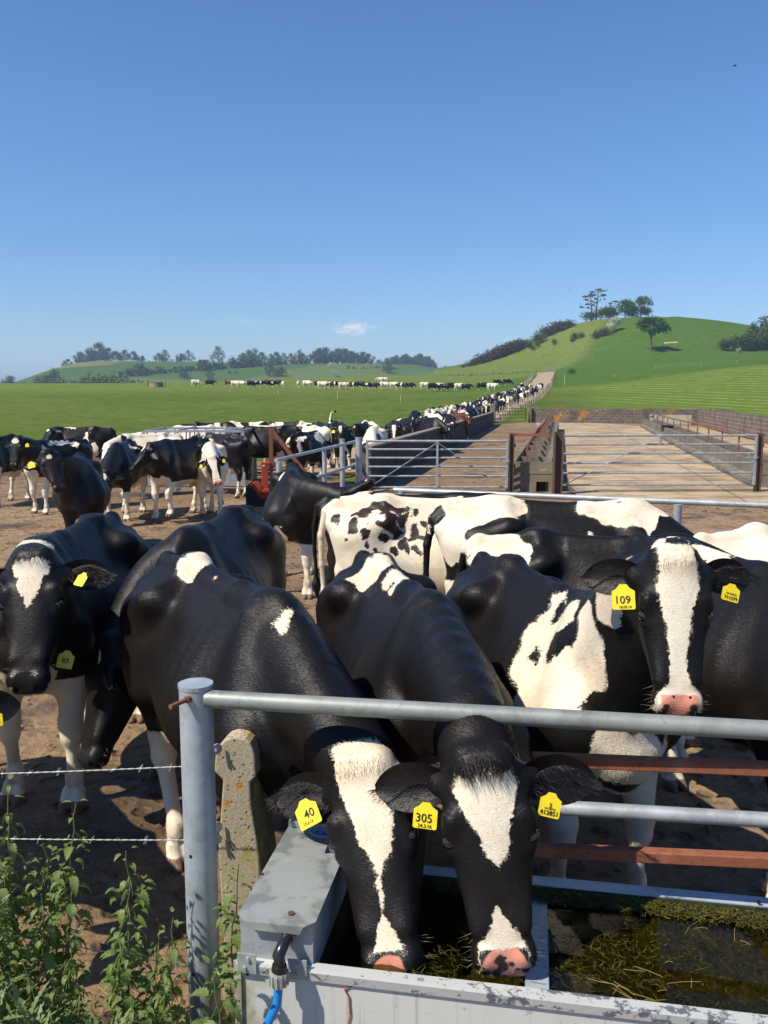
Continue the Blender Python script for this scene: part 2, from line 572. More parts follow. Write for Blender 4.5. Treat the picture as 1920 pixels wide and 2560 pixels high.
# the cow track runs along the left of the wall, out over the field to the foot of the hill
TRK = [(-4.6, 15, 5.0), (-2.6, 22, 4.0), (1.8, 45, 3.8), (6.1, 68, 3.8), (12.2, 95, 3.8), (20.0, 125, 4.2), (30.2, 170, 4.4), (39.2, 215, 4.6), (46.5, 250, 4.8), (50.5, 272, 5.5)]
def track_at(Y):
    ys = [q[1] for q in TRK]
    return float(np.interp(Y, ys, [q[0] for q in TRK])), float(np.interp(Y, ys, [q[2] for q in TRK]))
def build_track():
    rr = random.Random(3)
    V, F = [], []
    Ys = np.concatenate([np.arange(26, 272, 1.5)])
    K = 7
    for i, Y in enumerate(Ys):
        x, w = track_at(Y)
        l, r_ = x - w / 2 + rr.uniform(-.25, .25), x + w / 2 + rr.uniform(-.25, .25)
        for k in range(K):
            X = l + (r_ - l) * k / (K - 1)
            V.append((X, Y, gz(X, Y) + 0.02))
    for i in range(len(Ys) - 1):
        for k in range(K - 1):
            a = i * K + k
            F.append((a, a + 1, a + K + 1, a + K))
    me = bpy.data.meshes.new('track')
    me.from_pydata(V, [], F)
    me.materials.append(M_TRACK)
    me.polygons.foreach_set('use_smooth', [True] * len(F))
    tag(mesh_obj('track', me), 'pale earth cow track running between fences up to the hill', 'track', kind='structure')
build_track()
sheet('yard', [(-60, -3), (60, -3), (60, 20.4), (24, 20.4), (22.5, 46), (24.5, 69), (12.0, 73), (8.4, 68.4), (-0.4, 21.2), (-1.2, 24.0), (0.6, 34.5), (-3.0, 35.0), (-4.2, 30.5), (-8.5, 27.3), (-14, 26.2), (-22, 26.5), (-60, 27)],
      0.006, M_DIRT, 0.35, 0.16, 5, 'trodden brown earth and dung covering the farmyard', 'yard')
sheet('concrete_floor', [(4.3, 18.7), (6.2, 18.2), (7.5, 18.6), (9.6, 17.9), (9.5, 20.9), (19.4, 65.3), (17.5, 71.0), (12.6, 71.6)], 0.02, M_SLAB, 1.0, 0.05, 6,
      'pale dusty concrete floor of the empty feeding pen', 'floor')
sheet('concrete_floor', [(12.4, 24.0), (20.0, 24.0), (18.2, 40.0), (23.0, 63.0), (21.4, 65.6)], 0.02, M_SLAB, 1.0, 0.05, 8,
      'narrow strip of pale concrete beside the right block wall', 'floor')
# ------------------------------------------------------------------ yard materials
def mat_galv(name='galvanised_steel', base=(0.36, 0.385, 0.40), dirt=0.3):
    t = NT(name)
    o = t.obj()
    sp = t.voro(o, 38, 'F1', 'Color')
    s1, _, _ = t.sep(sp)
    c = t.mix(s1, tuple(q * 0.86 for q in base), tuple(q * 1.10 for q in base))
    cl = t.noise(o, 5, 4)
    c = t.mix(t.ramp(cl, 0.40, 0.70), c, tuple(q * 1.25 for q in base))
    st = t.noise(t.map(o, (12, 12, 2)), 1.0, 4, 0.65)
    c = t.mix(t.math('MULTIPLY', t.ramp(st, 0.56, 0.72), dirt), c, (0.20, 0.185, 0.15))
    c = t.mix(t.math('MULTIPLY', t.ramp(t.noise(o, 60, 3), 0.62, 0.72), 0.4), c, (0.16, 0.15, 0.14))
    t.set(col=c, rough=t.math('ADD', 0.42, t.math('MULTIPLY', cl, 0.22)), metal=0.42, spec=0.4, normal=t.bump(st, 0.08, 0.003))
    return t.mat
M_GALV = mat_galv()
M_GALV_POST = mat_galv('galvanised_post', (0.40, 0.45, 0.49), 0.15)
def mat_rust(name='rusty_steel', a=(0.190, 0.062, 0.032), b=(0.29, 0.105, 0.058)):
    t = NT(name)
    o = t.obj()
    c = t.mix(t.noise(o, 8, 5, 0.65), a, b)
    c = t.mix(t.math('MULTIPLY', t.ramp(t.noise(o, 55, 4, 0.7), 0.52, 0.66), 0.6), c, (0.085, 0.032, 0.020))
    c = t.mix(t.math('MULTIPLY', t.ramp(t.noise(o, 4, 4), 0.60, 0.72), 0.35), c, (0.40, 0.22, 0.15))
    t.set(col=c, rough=0.78, spec=0.25, normal=t.bump(t.noise(o, 60, 4), 0.25, 0.002))
    return t.mat
M_RUST = mat_rust()
M_RUST_D = mat_rust('dark_rusty_steel', (0.080, 0.046, 0.032), (0.130, 0.078, 0.056))
def mat_conc(name, a, b, lich=0.0, stain=(0.075, 0.062, 0.045), sc=1.0):
    t = NT(name)
    o = t.obj()
    c = t.mix(t.ramp(t.noise(o, 1.3 * sc, 5, 0.65), 0.35, 0.68), a, b)
    c = t.mix(t.math('MULTIPLY', t.ramp(t.noise(t.map(o, (3 * sc, 3 * sc, 0.7 * sc)), 1.0, 5, 0.7), 0.50, 0.68), 0.65), c, stain)
    c = t.mix(t.math('MULTIPLY', t.ramp(t.noise(o, 40 * sc, 4, 0.7), 0.5, 0.7), 0.35), c, tuple(min(1, q * 1.5) for q in b))
    if lich:
        l1 = t.math('MULTIPLY', t.ramp(t.noise(o, 3.5 * sc, 4, 0.7), 0.60, 0.66), lich)
        c = t.mix(l1, c, (0.42, 0.33, 0.05))
    t.set(col=c, rough=0.9, spec=0.2, normal=t.bump(t.noise(o, 30 * sc, 5, 0.7), 0.5, 0.01))
    return t.mat
M_CONC = mat_conc('weathered_concrete', (0.215, 0.185, 0.145), (0.130, 0.112, 0.090))
M_CONC_L = mat_conc('lichen_stained_concrete', (0.220, 0.185, 0.135), (0.130, 0.110, 0.085), 0.9)
M_CAP = mat_conc('wall_capping', (0.260, 0.230, 0.190), (0.190, 0.165, 0.135))

def mat_blocks(name, a, b, mortar, lich=0.0, white=0.0):
    t = NT(name)
    o = t.obj()
    _, _, z = t.xyz(o)
    x, y, _ = t.xyz(o)
    uv = t.comb(x, z, 0.0)
    br = t.n.new('ShaderNodeTexBrick')
    br.inputs['Scale'].default_value = 1.0
    br.inputs['Brick Width'].default_value = 0.46
    br.inputs['Row Height'].default_value = 0.225
    br.inputs['Mortar Size'].default_value = 0.014
    br.inputs['Bias'].default_value = 0.0
    br.inputs['Color1'].default_value = a + (1,)
    br.inputs['Color2'].default_value = b + (1,)
    br.inputs['Mortar'].default_value = mortar + (1,)
    t.l.new(uv, br.inputs['Vector'])
    c = br.outputs['Color']
    c = t.mix(t.math('MULTIPLY', t.ramp(t.noise(o, 0.9, 5, 0.7), 0.45, 0.65), 0.65), c, tuple(q * 0.45 for q in a))
    c = t.mix(t.math('MULTIPLY', t.ramp(t.noise(o, 9, 4, 0.7), 0.55, 0.70), 0.5), c, tuple(min(1, q * 1.5) for q in b))
    if lich:
        l1 = t.math('MULTIPLY', t.ramp(t.noise(o, 0.75, 5, 0.75), 0.53, 0.63), lich)
        c = t.mix(l1, c, (0.36, 0.17, 0.030))
        l2 = t.math('MULTIPLY', t.ramp(t.noise(t.map(o, loc=(7, 3, 2)), 1.1, 5, 0.75), 0.58, 0.66), lich)
        c = t.mix(l2, c, (0.33, 0.31, 0.25))
    if white:
        c = t.mix(t.math('MULTIPLY', t.ramp(t.noise(o, 0.8, 5, 0.7), 0.54, 0.66), white), c, (0.42, 0.38, 0.33))
    t.set(col=c, rough=0.92, spec=0.15, normal=t.bump(t.math('ADD', t.math('MULTIPLY', br.outputs['Fac'], -0.8), t.noise(o, 20, 4)), 0.6, 0.02))
    return t.mat
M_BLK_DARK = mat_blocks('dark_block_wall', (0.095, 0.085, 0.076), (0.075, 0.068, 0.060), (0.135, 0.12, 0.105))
M_BLK = mat_blocks('block_wall_with_lichen', (0.155, 0.125, 0.105), (0.105, 0.086, 0.075), (0.24, 0.21, 0.175), 0.9)
M_BLK_R = mat_blocks('block_wall_pale_joints', (0.190, 0.145, 0.118), (0.150, 0.115, 0.095), (0.40, 0.34, 0.28), 0.0, 0.25)
M_WATER_DARK = simple('dark_liquid', (0.02, 0.018, 0.014), 0.08)
M_RED = mat_rust('faded_red_paint', (0.33, 0.032, 0.018), (0.42, 0.065, 0.034))
M_RUBBER_HOLE = simple('rubber_and_hole_black', (0.018, 0.016, 0.015), 0.75, 0, 0.3)  # rubber parts, and the painted dark of the drain and bolt holes
M_WOOD = mat_conc('weathered_wood', (0.27, 0.20, 0.13), (0.16, 0.115, 0.075))
M_WOOD_P = mat_conc('pale_post_wood', (0.46, 0.40, 0.31), (0.33, 0.27, 0.20))
M_GREENBOARD = mat_conc('pale_green_sheet', (0.31, 0.33, 0.25), (0.38, 0.36, 0.27))

def wall(name, a, b, h0, h1, thick, mat, label, cap=None, capname='capping', side=1, sink=0.05):
    """upright block wall between two plan points; object frame runs along the wall"""
    a, b = Vector(a), Vector(b)
    d = b - a
    L = math.hypot(d.x, d.y)
    rz = math.atan2(d.y, d.x)
    r = empty(name, (a.x, a.y, gz(a.x, a.y)), rz)
    dz = gz(b.x, b.y) - gz(a.x, a.y)
    m = MB()
    n = max(2, int(L / 2.0))
    P = []
    rr = random.Random(int(L * 10))
    for i in range(n + 1):
        f = i / n
        p = a + d * f
        zb = gz(p.x, p.y) - gz(a.x, a.y)
        P.append((L * f, zb - sink, zb + h0 + (h1 - h0) * f))
    vs = []
    for (x, zb, zt) in P:
        for yy in (-thick / 2, thick / 2):
            vs += [(x, yy, zb), (x, yy, zt)]
    fs = []
    for i in range(n):
        k = i * 4
        fs += [(k, k + 4, k + 5, k + 1), (k + 2, k + 3, k + 7, k + 6), (k + 1, k + 5, k + 7, k + 3)]
    fs += [(0, 1, 3, 2), (n * 4, n * 4 + 2, n * 4 + 3, n * 4 + 1)]
    m.add(vs, fs)
    m.build('blockwork', mat, r)
    if cap:
        c = MB()
        vs, fs = [], []
        for (x, zb, zt) in P:
            z = zt + 0.003
            for yy, zz in ((-thick / 2 - .02, z), (-thick / 2 - .02, z + .055), (thick / 2 + .02, z + .055), (thick / 2 + .02, z)):
                vs.append((x, yy, zz + rr.uniform(-.004, .004)))
        for i in range(n):
            k = i * 4
            for q in range(4):
                fs.append((k + q, k + (q + 1) % 4, k + 4 + (q + 1) % 4, k + 4 + q))
        fs += [(0, 3, 2, 1), (n * 4, n * 4 + 1, n * 4 + 2, n * 4 + 3)]
        c.add(vs, fs)
        c.build(capname, cap, r)
    return tag(r, label, 'wall')

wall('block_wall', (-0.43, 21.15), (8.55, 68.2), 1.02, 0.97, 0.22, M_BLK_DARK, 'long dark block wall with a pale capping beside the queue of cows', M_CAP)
wall('block_wall', (12.35, 72.4), (27.2, 67.2), 1.20, 1.20, 0.22, M_BLK, 'far block wall with orange lichen closing the empty pen')
wall('block_wall', (24.6, 67.6), (16.6, 33.0), 1.28, 1.36, 0.22, M_BLK_R, 'tall pinkish block wall with pale joints on the right of the yard')

# ------------------------------------------------------------------ gates
def gate(name, A, B, h, zlow, rails, label, brace='vee', mat=None, stile=0.06, r=0.024):
    A, B = Vector(A), Vector(B)
    root = empty(name, (A.x, A.y, gz(A.x, A.y)), math.atan2(B.y - A.y, B.x - A.x))
    L = math.hypot(B.x - A.x, B.y - A.y)
    mat = mat or M_GALV
    for x in (0, L):
        m = MB(); m.box((x, 0, (h + zlow) / 2), (stile, stile * .8, h - zlow + r * 2), None, 0.006)
        m.build('stile', mat, root)
    for i in range(rails):
        f = i / (rails - 1)
        z = zlow + (h - zlow) * (1 - (1 - f) ** 1.25 if False else f ** 0.88)
        m = MB()
        m.tube([(stile / 2, 0, z), (L - stile / 2, 0, z)], r * (1.25 if i == rails - 1 else 1.0), 10)
        m.build('rail', mat, root)
    off = -r * 1.6
    def flat(a, b):
        m = MB(); m.bar((a[0], off, a[1]), (b[0], off, b[1]), 0.012, 0.055, (0, 1, 0))
        # width of the strap stands in the plane of the gate
        m.build('brace', mat, root)
    if brace == 'vee':
        flat((L / 2, h - .03), (0.08, zlow + .02)); flat((L / 2, h - .03), (L - 0.08, zlow + .02))
        m = MB(); m.bar((L / 2, off * 1.3, zlow), (L / 2, off * 1.3, h), 0.05, 0.012); m.build('brace', mat, root)
    elif brace == 'wide':
        flat((L / 2, h - .02), (0.08, zlow + .02)); flat((L / 2, h - .02), (L - 0.08, zlow + .02))
        m = MB(); m.bar((L / 2, off * 1.3, h - .22), (L / 2, off * 1.3, h), 0.05, 0.012); m.build('brace', mat, root)
    # latch
    m = MB()
    m.tube([(L - .22, -.03, h * .62), (L - .10, -.05, h * .62), (L + .06, -.05, h * .62)], 0.010, 6)
    m.tube([(L - .18, -.05, h * .62), (L - .18, -.05, h * .62 + .10)], 0.010, 6)
    m.build('latch', mat, root)
    return tag(root, label, 'gate')
gate('field_gate', (-0.40, 20.45), (2.93, 20.45), 1.24, 0.14, 6, 'galvanised six-rail gate with a V brace in front of the dark block wall')
gate('field_gate', (4.22, 20.35), (8.88, 20.55), 1.37, 0.20, 6, 'wide galvanised gate across the pale concrete pen', 'wide')

def post(name, x, y, h, kind, label, w=0.12, cat='post', mat=None, d=None):
    z = gz(x, y)
    r = empty(name, (x, y, z))
    m = MB()
    if kind == 'tube':
        m.tube([(0, 0, -.05), (0, 0, h)], w / 2, 20, cap=False)
        m.build('shaft', mat or M_GALV, r)
        c = MB(); c.tube([(0, 0, h - .01), (0, 0, h + .006)], w / 2 + .004, 20); c.build('cap', mat or M_GALV, r)
    elif kind == 'hbeam':
        dd = d or w
        m.box((-w / 2 + .01, 0, h / 2 - .03), (0.02, dd, h + .06)); m.box((w / 2 - .01, 0, h / 2 - .03), (0.02, dd, h + .06))
        m.box((0, 0, h / 2 - .034), (w - .04, 0.015, h + .05))
        m.build('shaft', mat or M_RUST_D, r)
        for q in (0.45, 0.8):
            c = MB(); c.box((w / 2 + .02, 0, h * q), (.036, .05, .09), None, .006); c.build('hinge', M_RUST_D, r)
    else:
        m.box((0, 0, h / 2 - .04), (w, d or w, h + .08), None, 0.012)
        m.build('shaft', mat or M_WOOD, r)
    return tag(r, label, cat)
post('gate_post', -0.60, 20.5, 1.32, 'tube', 'galvanised round post holding the V-braced gate', 0.16)
post('gate_post', -0.98, 20.2, 1.30, 'tube', 'galvanised post where the sloping rail fence meets the gates', 0.12)
post('gate_post', 3.04, 20.5, 1.42, 'hbeam', 'rusty steel post between the V-braced gate and the feeder end', 0.11, mat=M_RUST_D)
post('gate_post', 4.05, 20.0, 1.48, 'hbeam', 'stout rusty steel post hanging the wide pen gate', 0.20, mat=M_RUST_D, d=0.2)
post('gate_post', 8.98, 20.6, 1.42, 'hbeam', 'pale rusty post at the closing end of the wide pen gate', 0.13, mat=M_RUST_D)

# ------------------------------------------------------------------ feeders
def feeder(name, A, B, w, hgt, label, bars, kerb=True, front=True):
    A, B = Vector(A), Vector(B)
    L = math.hypot(B.x - A.x, B.y - A.y)
    root = empty(name, (A.x, A.y, 0.0), math.atan2(B.y - A.y, B.x - A.x))
    th = 0.13
    for sy in (1, -1):
        m = MB()
        # wall with a sloping kerb outside
        prof = [(0, 0), (0, hgt), (th, hgt), (th + .03, 0.28), (th + .22, 0.20), (th + .22, 0)] if kerb else [(0, 0), (0, hgt), (th, hgt), (th + .02, 0)]
        m.prism([(sy * (w / 2 - th + p[0]), p[1]) for p in prof], (0, 0, -0.02), (0, 1, 0), (0, 0, 1), (L, 0, 0))
        m.build('trough_side', M_CONC, root)
    m = MB(); m.box((L / 2, 0, 0.10), (L - .02, w - 2 * th, 0.2)); m.build('trough_floor', M_CONC, root)
    n = int(L / 2.6)
    for i in range(1, n):
        m = MB(); m.box((L * i / n, 0, 0.2 + (hgt - .27) / 2), (0.10, w - 2 * th - .004, hgt - .27)); m.build('divider', M_CONC, root)
    if front:
        m = MB()
        # end wall with a drain opening
        W = w + .10
        m.box((-0.08, 0, hgt - .14), (0.16, W, 0.28))
        m.box((-0.074, 0, hgt - .375), (0.148, W, 0.186))
        hz = hgt - .47
        m.box((-0.08, -W / 2 + .40 + (W - .40) / 2 - .0, hz / 2), (0.155, W - .40, hz))
        m.box((-0.08, -W / 2 + .055 + .0, hz / 2), (0.155, .11, hz))
        m.build('end_wall', M_CONC_L, root)
        m = MB(); m.box((0.01, -W / 2 + .25, hz / 2), (0.01, .30, hz)); m.build('drain_dark_panel', M_RUBBER_HOLE, root)  # black panel behind the gap paints the shade inside the drain
    for (y0, z0, posts) in bars:
        m = MB()
        m.tube([(0.6, y0, z0), (L * .3, y0 + .05, z0 + .02), (L * .32, y0 - .03, z0 + .04), (L * .7, y0, z0), (L - .5, y0, z0 + .03)], 0.035, 8)
        m.build('neck_rail', M_RUST, root)
        k = int(L / posts)
        for i in range(k + 1):
            m = MB(); m.box((0.6 + (L - 1.1) * i / k, y0, (z0 - .036 + .2) / 2), (0.07, 0.05, z0 - .236 - .0)); m.build('upright', M_RUST, root)
    return tag(root, label, 'feeder')
feeder('feed_trough', (3.55, 20.85), (11.4, 59.0), 1.02, 0.72, 'concrete feed trough with rusty neck rails between the two pens', [(0.10, 1.08, 5.2)], False)
feeder('feed_trough', (9.95, 21.6), (19.9, 65.0), 0.95, 0.62, 'long concrete feed trough with rusty rails on the right of the pale pen', [(-0.32, 0.98, 3.6)], True)
# rusty cross frame over the near end of the middle trough
m = MB(); m.bar((3.06, 20.62, 1.385), (3.95, 20.30, 1.385), 0.05, 0.06); fr = m.build('cross_bar', M_RUST)
tag(fr, 'rusty steel bar joining the two gate posts above the feeder end', 'bar')
# galvanised plank trough against the far wall
r = empty('drinking_trough', (20.9, 68.0, gz(20.9, 68)), math.atan2(-5.2, 14.85))
m = MB(); m.box((1.55, 0, .40), (3.1, .04, .74)); m.box((1.55, .55, .40), (3.1, .04, .74)); m.box((0.02, .275, .40), (.04, .51, .74)); m.box((3.08, .275, .40), (.04, .51, .74)); m.build('tank', M_GREENBOARD, r)
m = MB(); m.box((1.55, .275, .66), (3.0, .5, .01)); m.build('water', M_WATER_DARK, r)
m = MB(); m.box((0.1, -.05, .75), (.2, .12, .16)); m.build('valve_box', M_GALV, r)
tag(r, 'pale greenish drinking trough standing against the far lichen wall', 'trough')
# black feed bin inside the right trough
r = empty('feed_bin', (15.75, 48.0, 0.21), R(77))
m = MB(); m.box((0, 0, .22), (1.6, .50, .44), None, .03); m.build('tub', M_RUBBER_HOLE, r)
m = MB(); m.box((0, 0, .455), (1.68, .58, .03)); m.build('rim', M_RUBBER_HOLE, r)
tag(r, 'black rubber feed bin sitting in the right concrete trough', 'bin')

# field gate between the wall end and the far block wall
gate('mesh_gate', (8.95, 69.6), (11.75, 71.7), 1.20, 0.15, 5, 'dark wire field gate at the far corner of the yard', None, M_RUST_D, 0.05, 0.015)
post('gate_post', 8.62, 69.0, 1.55, 'square', 'weathered sleeper post at the far end of the dark block wall', 0.32, mat=M_WOOD, d=.2)
post('gate_post', 12.05, 72.0, 1.55, 'square', 'weathered sleeper post beside the far lichen wall', 0.24, mat=M_WOOD)
# aluminium hurdle leaning beside it
r = empty('hurdle', (9.1, 71.8, gz(9.1, 71.8)), R(80))
for z in np.linspace(.15, 1.7, 7):
    m = MB(); m.bar((0, 0, z), (1.6, 0, z), .04, .05); m.build('rail', M_GALV, r)
for x in (0, .8, 1.6):
    m = MB(); m.bar((x, -.03, .05), (x, -.03, 1.8), .05, .03); m.build('upright', M_GALV, r)
tag(r, 'bright galvanised hurdle standing by the track beyond the wall end', 'hurdle')

# ------------------------------------------------------------------ long rail across the middle of the yard
def rail_fence(name, posts, rails, r, mat, label, pr=0.045, hp=None):
    p0 = Vector(posts[0])
    root = empty(name, (p0.x, p0.y, 0))
    for p in posts:
        m = MB(); m.tube([(p[0] - p0.x, p[1] - p0.y + .0, -.05), (p[0] - p0.x, p[1] - p0.y, p[2])], pr, 14); m.build('post', mat, root)
    for (a, b) in rails:
        m = MB(); m.tube([(a[0] - p0.x, a[1] - p0.y, a[2]), (b[0] - p0.x, b[1] - p0.y, b[2])], r, 12); m.build('rail', mat, root)
    return tag(root, label, 'fence')
ra = at_z(985, 1225, 1.12); rb = at_z(2050, 1269, 1.12); rp = at_z(1695, 1257, 1.12)
pe = ra + (rb - ra) * 0.02
rail_fence('rail_fence', [(pe.x, pe.y, 1.10), (rp.x, rp.y, 1.10), (rp.x + 3.0, rp.y - .55, 1.10)],
           [((ra.x, ra.y, 1.12), (rb.x, rb.y, 1.12)), ((rp.x + .045, rp.y, .74), (rb.x, rb.y - .02, .74))], 0.034, M_GALV,
           'long galvanised rail fence crossing the yard behind the cows')
# sloping two-rail fence from the red scraper to the gates
a = at_z(690, 1152, 1.06); b = at_z(905, 1102, 1.20)
p2 = a + (b - a) * .5
rail_fence('rail_fence', [(a.x + .05, a.y, 1.03), (p2.x, p2.y, 1.14), (b.x - .08, b.y, 1.22)],
           [((a.x, a.y, 1.07), (b.x, b.y, 1.22)), ((a.x, a.y, .50), (b.x, b.y, .66))], 0.036, M_GALV_POST,
           'two-rail galvanised fence running from the red machine to the gate posts', 0.05)

# ------------------------------------------------------------------ red yard scraper
sc = at_z(668, 1262, 0.02)
r = empty('yard_scraper', (sc.x, sc.y, 0), R(8))
m = MB(); m.bar((0.10, 0, 0.30), (0.10, 0, 1.62), .085, .085); m.build('mast', M_RUST, r)
m = MB(); m.bar((0.12, 0.0, 1.60), (1.02, -.1, 0.42), .07, .08); m.build('diagonal_strut', M_RUST, r)
m = MB(); m.bar((0.15, 0.0, 0.86), (0.70, -.05, 0.52), .06, .07); m.build('lower_strut', M_RUST, r)
m = MB(); m.box((-.04, -.02, .58), (.14, .12, .52), None, .01); m.box((-.02, -.02, .90), (.2, .14, .06), None, .01); m.build('jack_box', M_RED, r)
m = MB(); m.tube([(-.22, -.11, .42), (-.22, .05, .42)], .10, 18); m.build('guard', M_RED, r)
m = MB(); m.box((0.30, 0, .22), (1.25, .10, .12), None, .01); m.box((0.15, -.05, .33), (.5, .12, .08), None, .01); m.build('headstock', M_RED, r)
m = MB()
m.prism([(-.42, 0), (-.42, .42), (-.30, .46), (.95, .46), (.95, 0)], (0, .12, 0), (1, 0, 0), (0, 0, 1), (0, .05, 0)); m.build('scraper_blade', M_RUST_D, r)
m = MB(); m.prism([(-.44, -.01), (-.44, .40), (-.33, .40), (-.05, .02), (-.05, -.01)], (0, -.18, 0.012), (1, 0, 0), (0, 0, 1), (0, .28, 0)); m.build('rubber_flap', M_RUBBER_HOLE, r)
tag(r, 'red and rusty tractor scraper with an upright mast standing in the yard', 'scraper')

# ------------------------------------------------------------------ galvanised feed barrier with upright bars
fa = at_z(362, 1078, 1.42); fb = at_z(604, 1078, 1.42)
def hayrack(px, py, w, d, h, rz):
    r = empty('hay_feeder', (px, py, 0), rz)
    for (y0) in (0, d):
        for z in (h, .62):
            m = MB(); m.bar((0, y0, z), (w, y0, z), .05, .06); m.build('rail', M_GALV, r)
        n = 9
        for i in range(n + 1):
            m = MB(); x = w * i / n; m.tube([(x, y0, .625), (x + (.0 if i % 2 else .05), y0, h - .03)], .022, 8); m.build('bar', M_GALV, r)
        m = MB(); m.box((w / 2, y0, .31), (w, .012, .56)); m.build('side_sheet', M_GALV, r)
    for x in (0, w):
        for z in (h, .62):
            m = MB(); m.bar((x, .03, z), (x, d - .03, z), .05, .06); m.build('rail', M_GALV, r)
        m = MB(); m.box((x, d / 2, .31), (.012, d - .02, .56)); m.build('side_sheet', M_GALV, r)
    m = MB(); m.bar((w * .35, .03, h + .03), (w * .35, d - .03, h + .03), .05, .05); m.build('rail', M_GALV, r)
    for x in (0, w):
        for y in (0, d):
            m = MB(); m.box((x + .04 * (1 if x == 0 else -1) * -1, y, h / 2), (.06, .06, h)); m.build('corner_post', M_GALV, r)
    return tag(r, 'galvanised hay feeder with upright bars standing among the cows', 'feeder')
hayrack(fa.x, fa.y, fb.x - fa.x, 2.0, 1.42, math.atan2(fb.y - fa.y, fb.x - fa.x))
# ------------------------------------------------------------------ cow materials
def mat_coat(name, black=(0.0062, 0.0056, 0.0052), brown=(0.020, 0.012, 0.008), amt=0.35):
    t = NT(name)
    o = t.obj()
    r, g, b = t.sep(t.attr('mark'))
    hoof = t.attr('mark', 'Alpha')
    skin = t.attr('skin', 'Fac')
    _, _, z0 = t.xyz(o)
    big = t.noise(o, 9, 3)
    fine = t.noise(o, 75, 2)
    hair = t.noise(t.map(o, (70, 70, 260)), 1.0, 3, 0.6)
    m = t.math('ADD', r, t.math('MULTIPLY', t.math('SUBTRACT', big, 0.5), 0.055))
    m = t.math('ADD', m, t.math('MULTIPLY', t.math('SUBTRACT', fine, 0.5), 0.022))
    m = t.math('ADD', m, t.math('MULTIPLY', t.math('SUBTRACT', hair, 0.5), 0.012))
    white = t.ramp(m, -0.002, 0.004)
    # black hair: slightly sun-bleached to brown in soft patches, dusty flecks
    n1 = t.noise(o, 2.6, 4)
    blk = t.mix(t.math('MULTIPLY', t.ramp(n1, 0.45, 0.75), amt), black, brown)
    blk = t.mix(t.math('MULTIPLY', hair, 0.30), blk, (0.013, 0.0115, 0.0105))
    dust = t.math('MULTIPLY', t.ramp(t.voro(o, 28), 0.10, 0.03), t.ramp(t.noise(o, 3, 2), 0.5, 0.62))
    blk = t.mix(t.math('MULTIPLY', dust, 0.5), blk, (0.16, 0.11, 0.06))
    smear = t.math('MULTIPLY', t.ramp(t.noise(t.map(o, (3, 3, 1.4)), 1.6, 5, 0.7), 0.56, 0.72), t.ramp(z0, 1.15, 0.65))
    blk = t.mix(t.math('MULTIPLY', smear, 0.45), blk, (0.060, 0.042, 0.028))
    n2 = t.noise(o, 4.5, 4)
    wht = t.mix(t.ramp(n2, 0.38, 0.72), (0.80, 0.72, 0.58), (0.70, 0.57, 0.41))
    wht = t.mix(t.math('MULTIPLY', hair, 0.30), wht, (0.64, 0.54, 0.39))
    wht = t.mix(t.math('MULTIPLY', dust, 0.8), wht, (0.30, 0.19, 0.10))
    wht = t.mix(t.math('MULTIPLY', skin, 0.75), wht, (0.72, 0.42, 0.31))
    col = t.mix(white, blk, wht)
    # mud on the lower legs
    _, _, z = t.xyz(o)
    mud = t.math('MULTIPLY', t.ramp(z, 0.52, 0.04), t.ramp(t.noise(o, 7, 4), 0.42, 0.66))
    col = t.mix(t.math('MULTIPLY', mud, 0.75), col, (0.17, 0.105, 0.055))
    # wet nose
    pinky = t.ramp(t.math('ADD', b, t.math('MULTIPLY', t.math('SUBTRACT', t.noise(o, 16, 2), 0.5), 0.03)), -0.004, 0.004)
    spots = t.ramp(t.math('ADD', t.voro(t.map(o, (1, 1, 1)), 26), t.math('MULTIPLY', t.noise(o, 60, 2), 0.15)), 0.20, 0.24)
    nose = t.mix(t.math('MULTIPLY', pinky, spots), (0.016, 0.015, 0.015), (0.60, 0.25, 0.175))
    muz = t.ramp(t.math('ADD', g, t.math('MULTIPLY', t.math('SUBTRACT', fine, 0.5), 0.012)), -0.003, 0.003)
    col = t.mix(muz, col, nose)
    hf = t.ramp(hoof, -0.002, 0.006)
    col = t.mix(hf, col, t.mix(t.noise(o, 30, 3), (0.09, 0.055, 0.035), (0.26, 0.16, 0.10)))
    rough = t.math('ADD', t.math('MULTIPLY', muz, -0.26), t.math('ADD', 0.45, t.math('MULTIPLY', white, 0.12)))
    pebble = t.math('MULTIPLY', t.voro(o, 210), muz)
    h = t.math('ADD', t.math('MULTIPLY', hair, 0.8), t.math('MULTIPLY', t.noise(o, 26, 4), 0.9))
    h = t.math('ADD', h, t.math('MULTIPLY', pebble, 0.5))
    t.set(col=col, rough=rough, spec=0.26, sheen=t.math('MULTIPLY', white, 0.15),
          normal=t.bump(h, 0.34, 0.006))
    return t.mat
M_COAT = mat_coat('cow_coat')
M_COAT_BROWN = mat_coat('cow_coat_brown_black', (0.018, 0.012, 0.010), (0.055, 0.026, 0.018), 0.8)
M_COAT_RED = mat_coat('cow_coat_red', (0.10, 0.036, 0.018), (0.16, 0.06, 0.03), 0.8)
M_EYE = simple('cow_eye', (0.012, 0.008, 0.007), 0.06, 0, 0.6, 1.0)
M_EAR_IN = simple('ear_skin', (0.015, 0.011, 0.010), 0.8, 0, 0.15)
M_TAG = simple('tag_yellow_plastic', (0.82, 0.62, 0.015), 0.38, 0, 0.5)
M_INK = simple('tag_ink', (0.012, 0.012, 0.012), 0.6)
M_HAIR_B = simple('hair_black', (0.013, 0.012, 0.011), 0.45)
M_HAIR_W = simple('hair_cream', (0.66, 0.57, 0.44), 0.6)
M_GREEN = simple('tail_band_green', (0.02, 0.42, 0.14), 0.5)

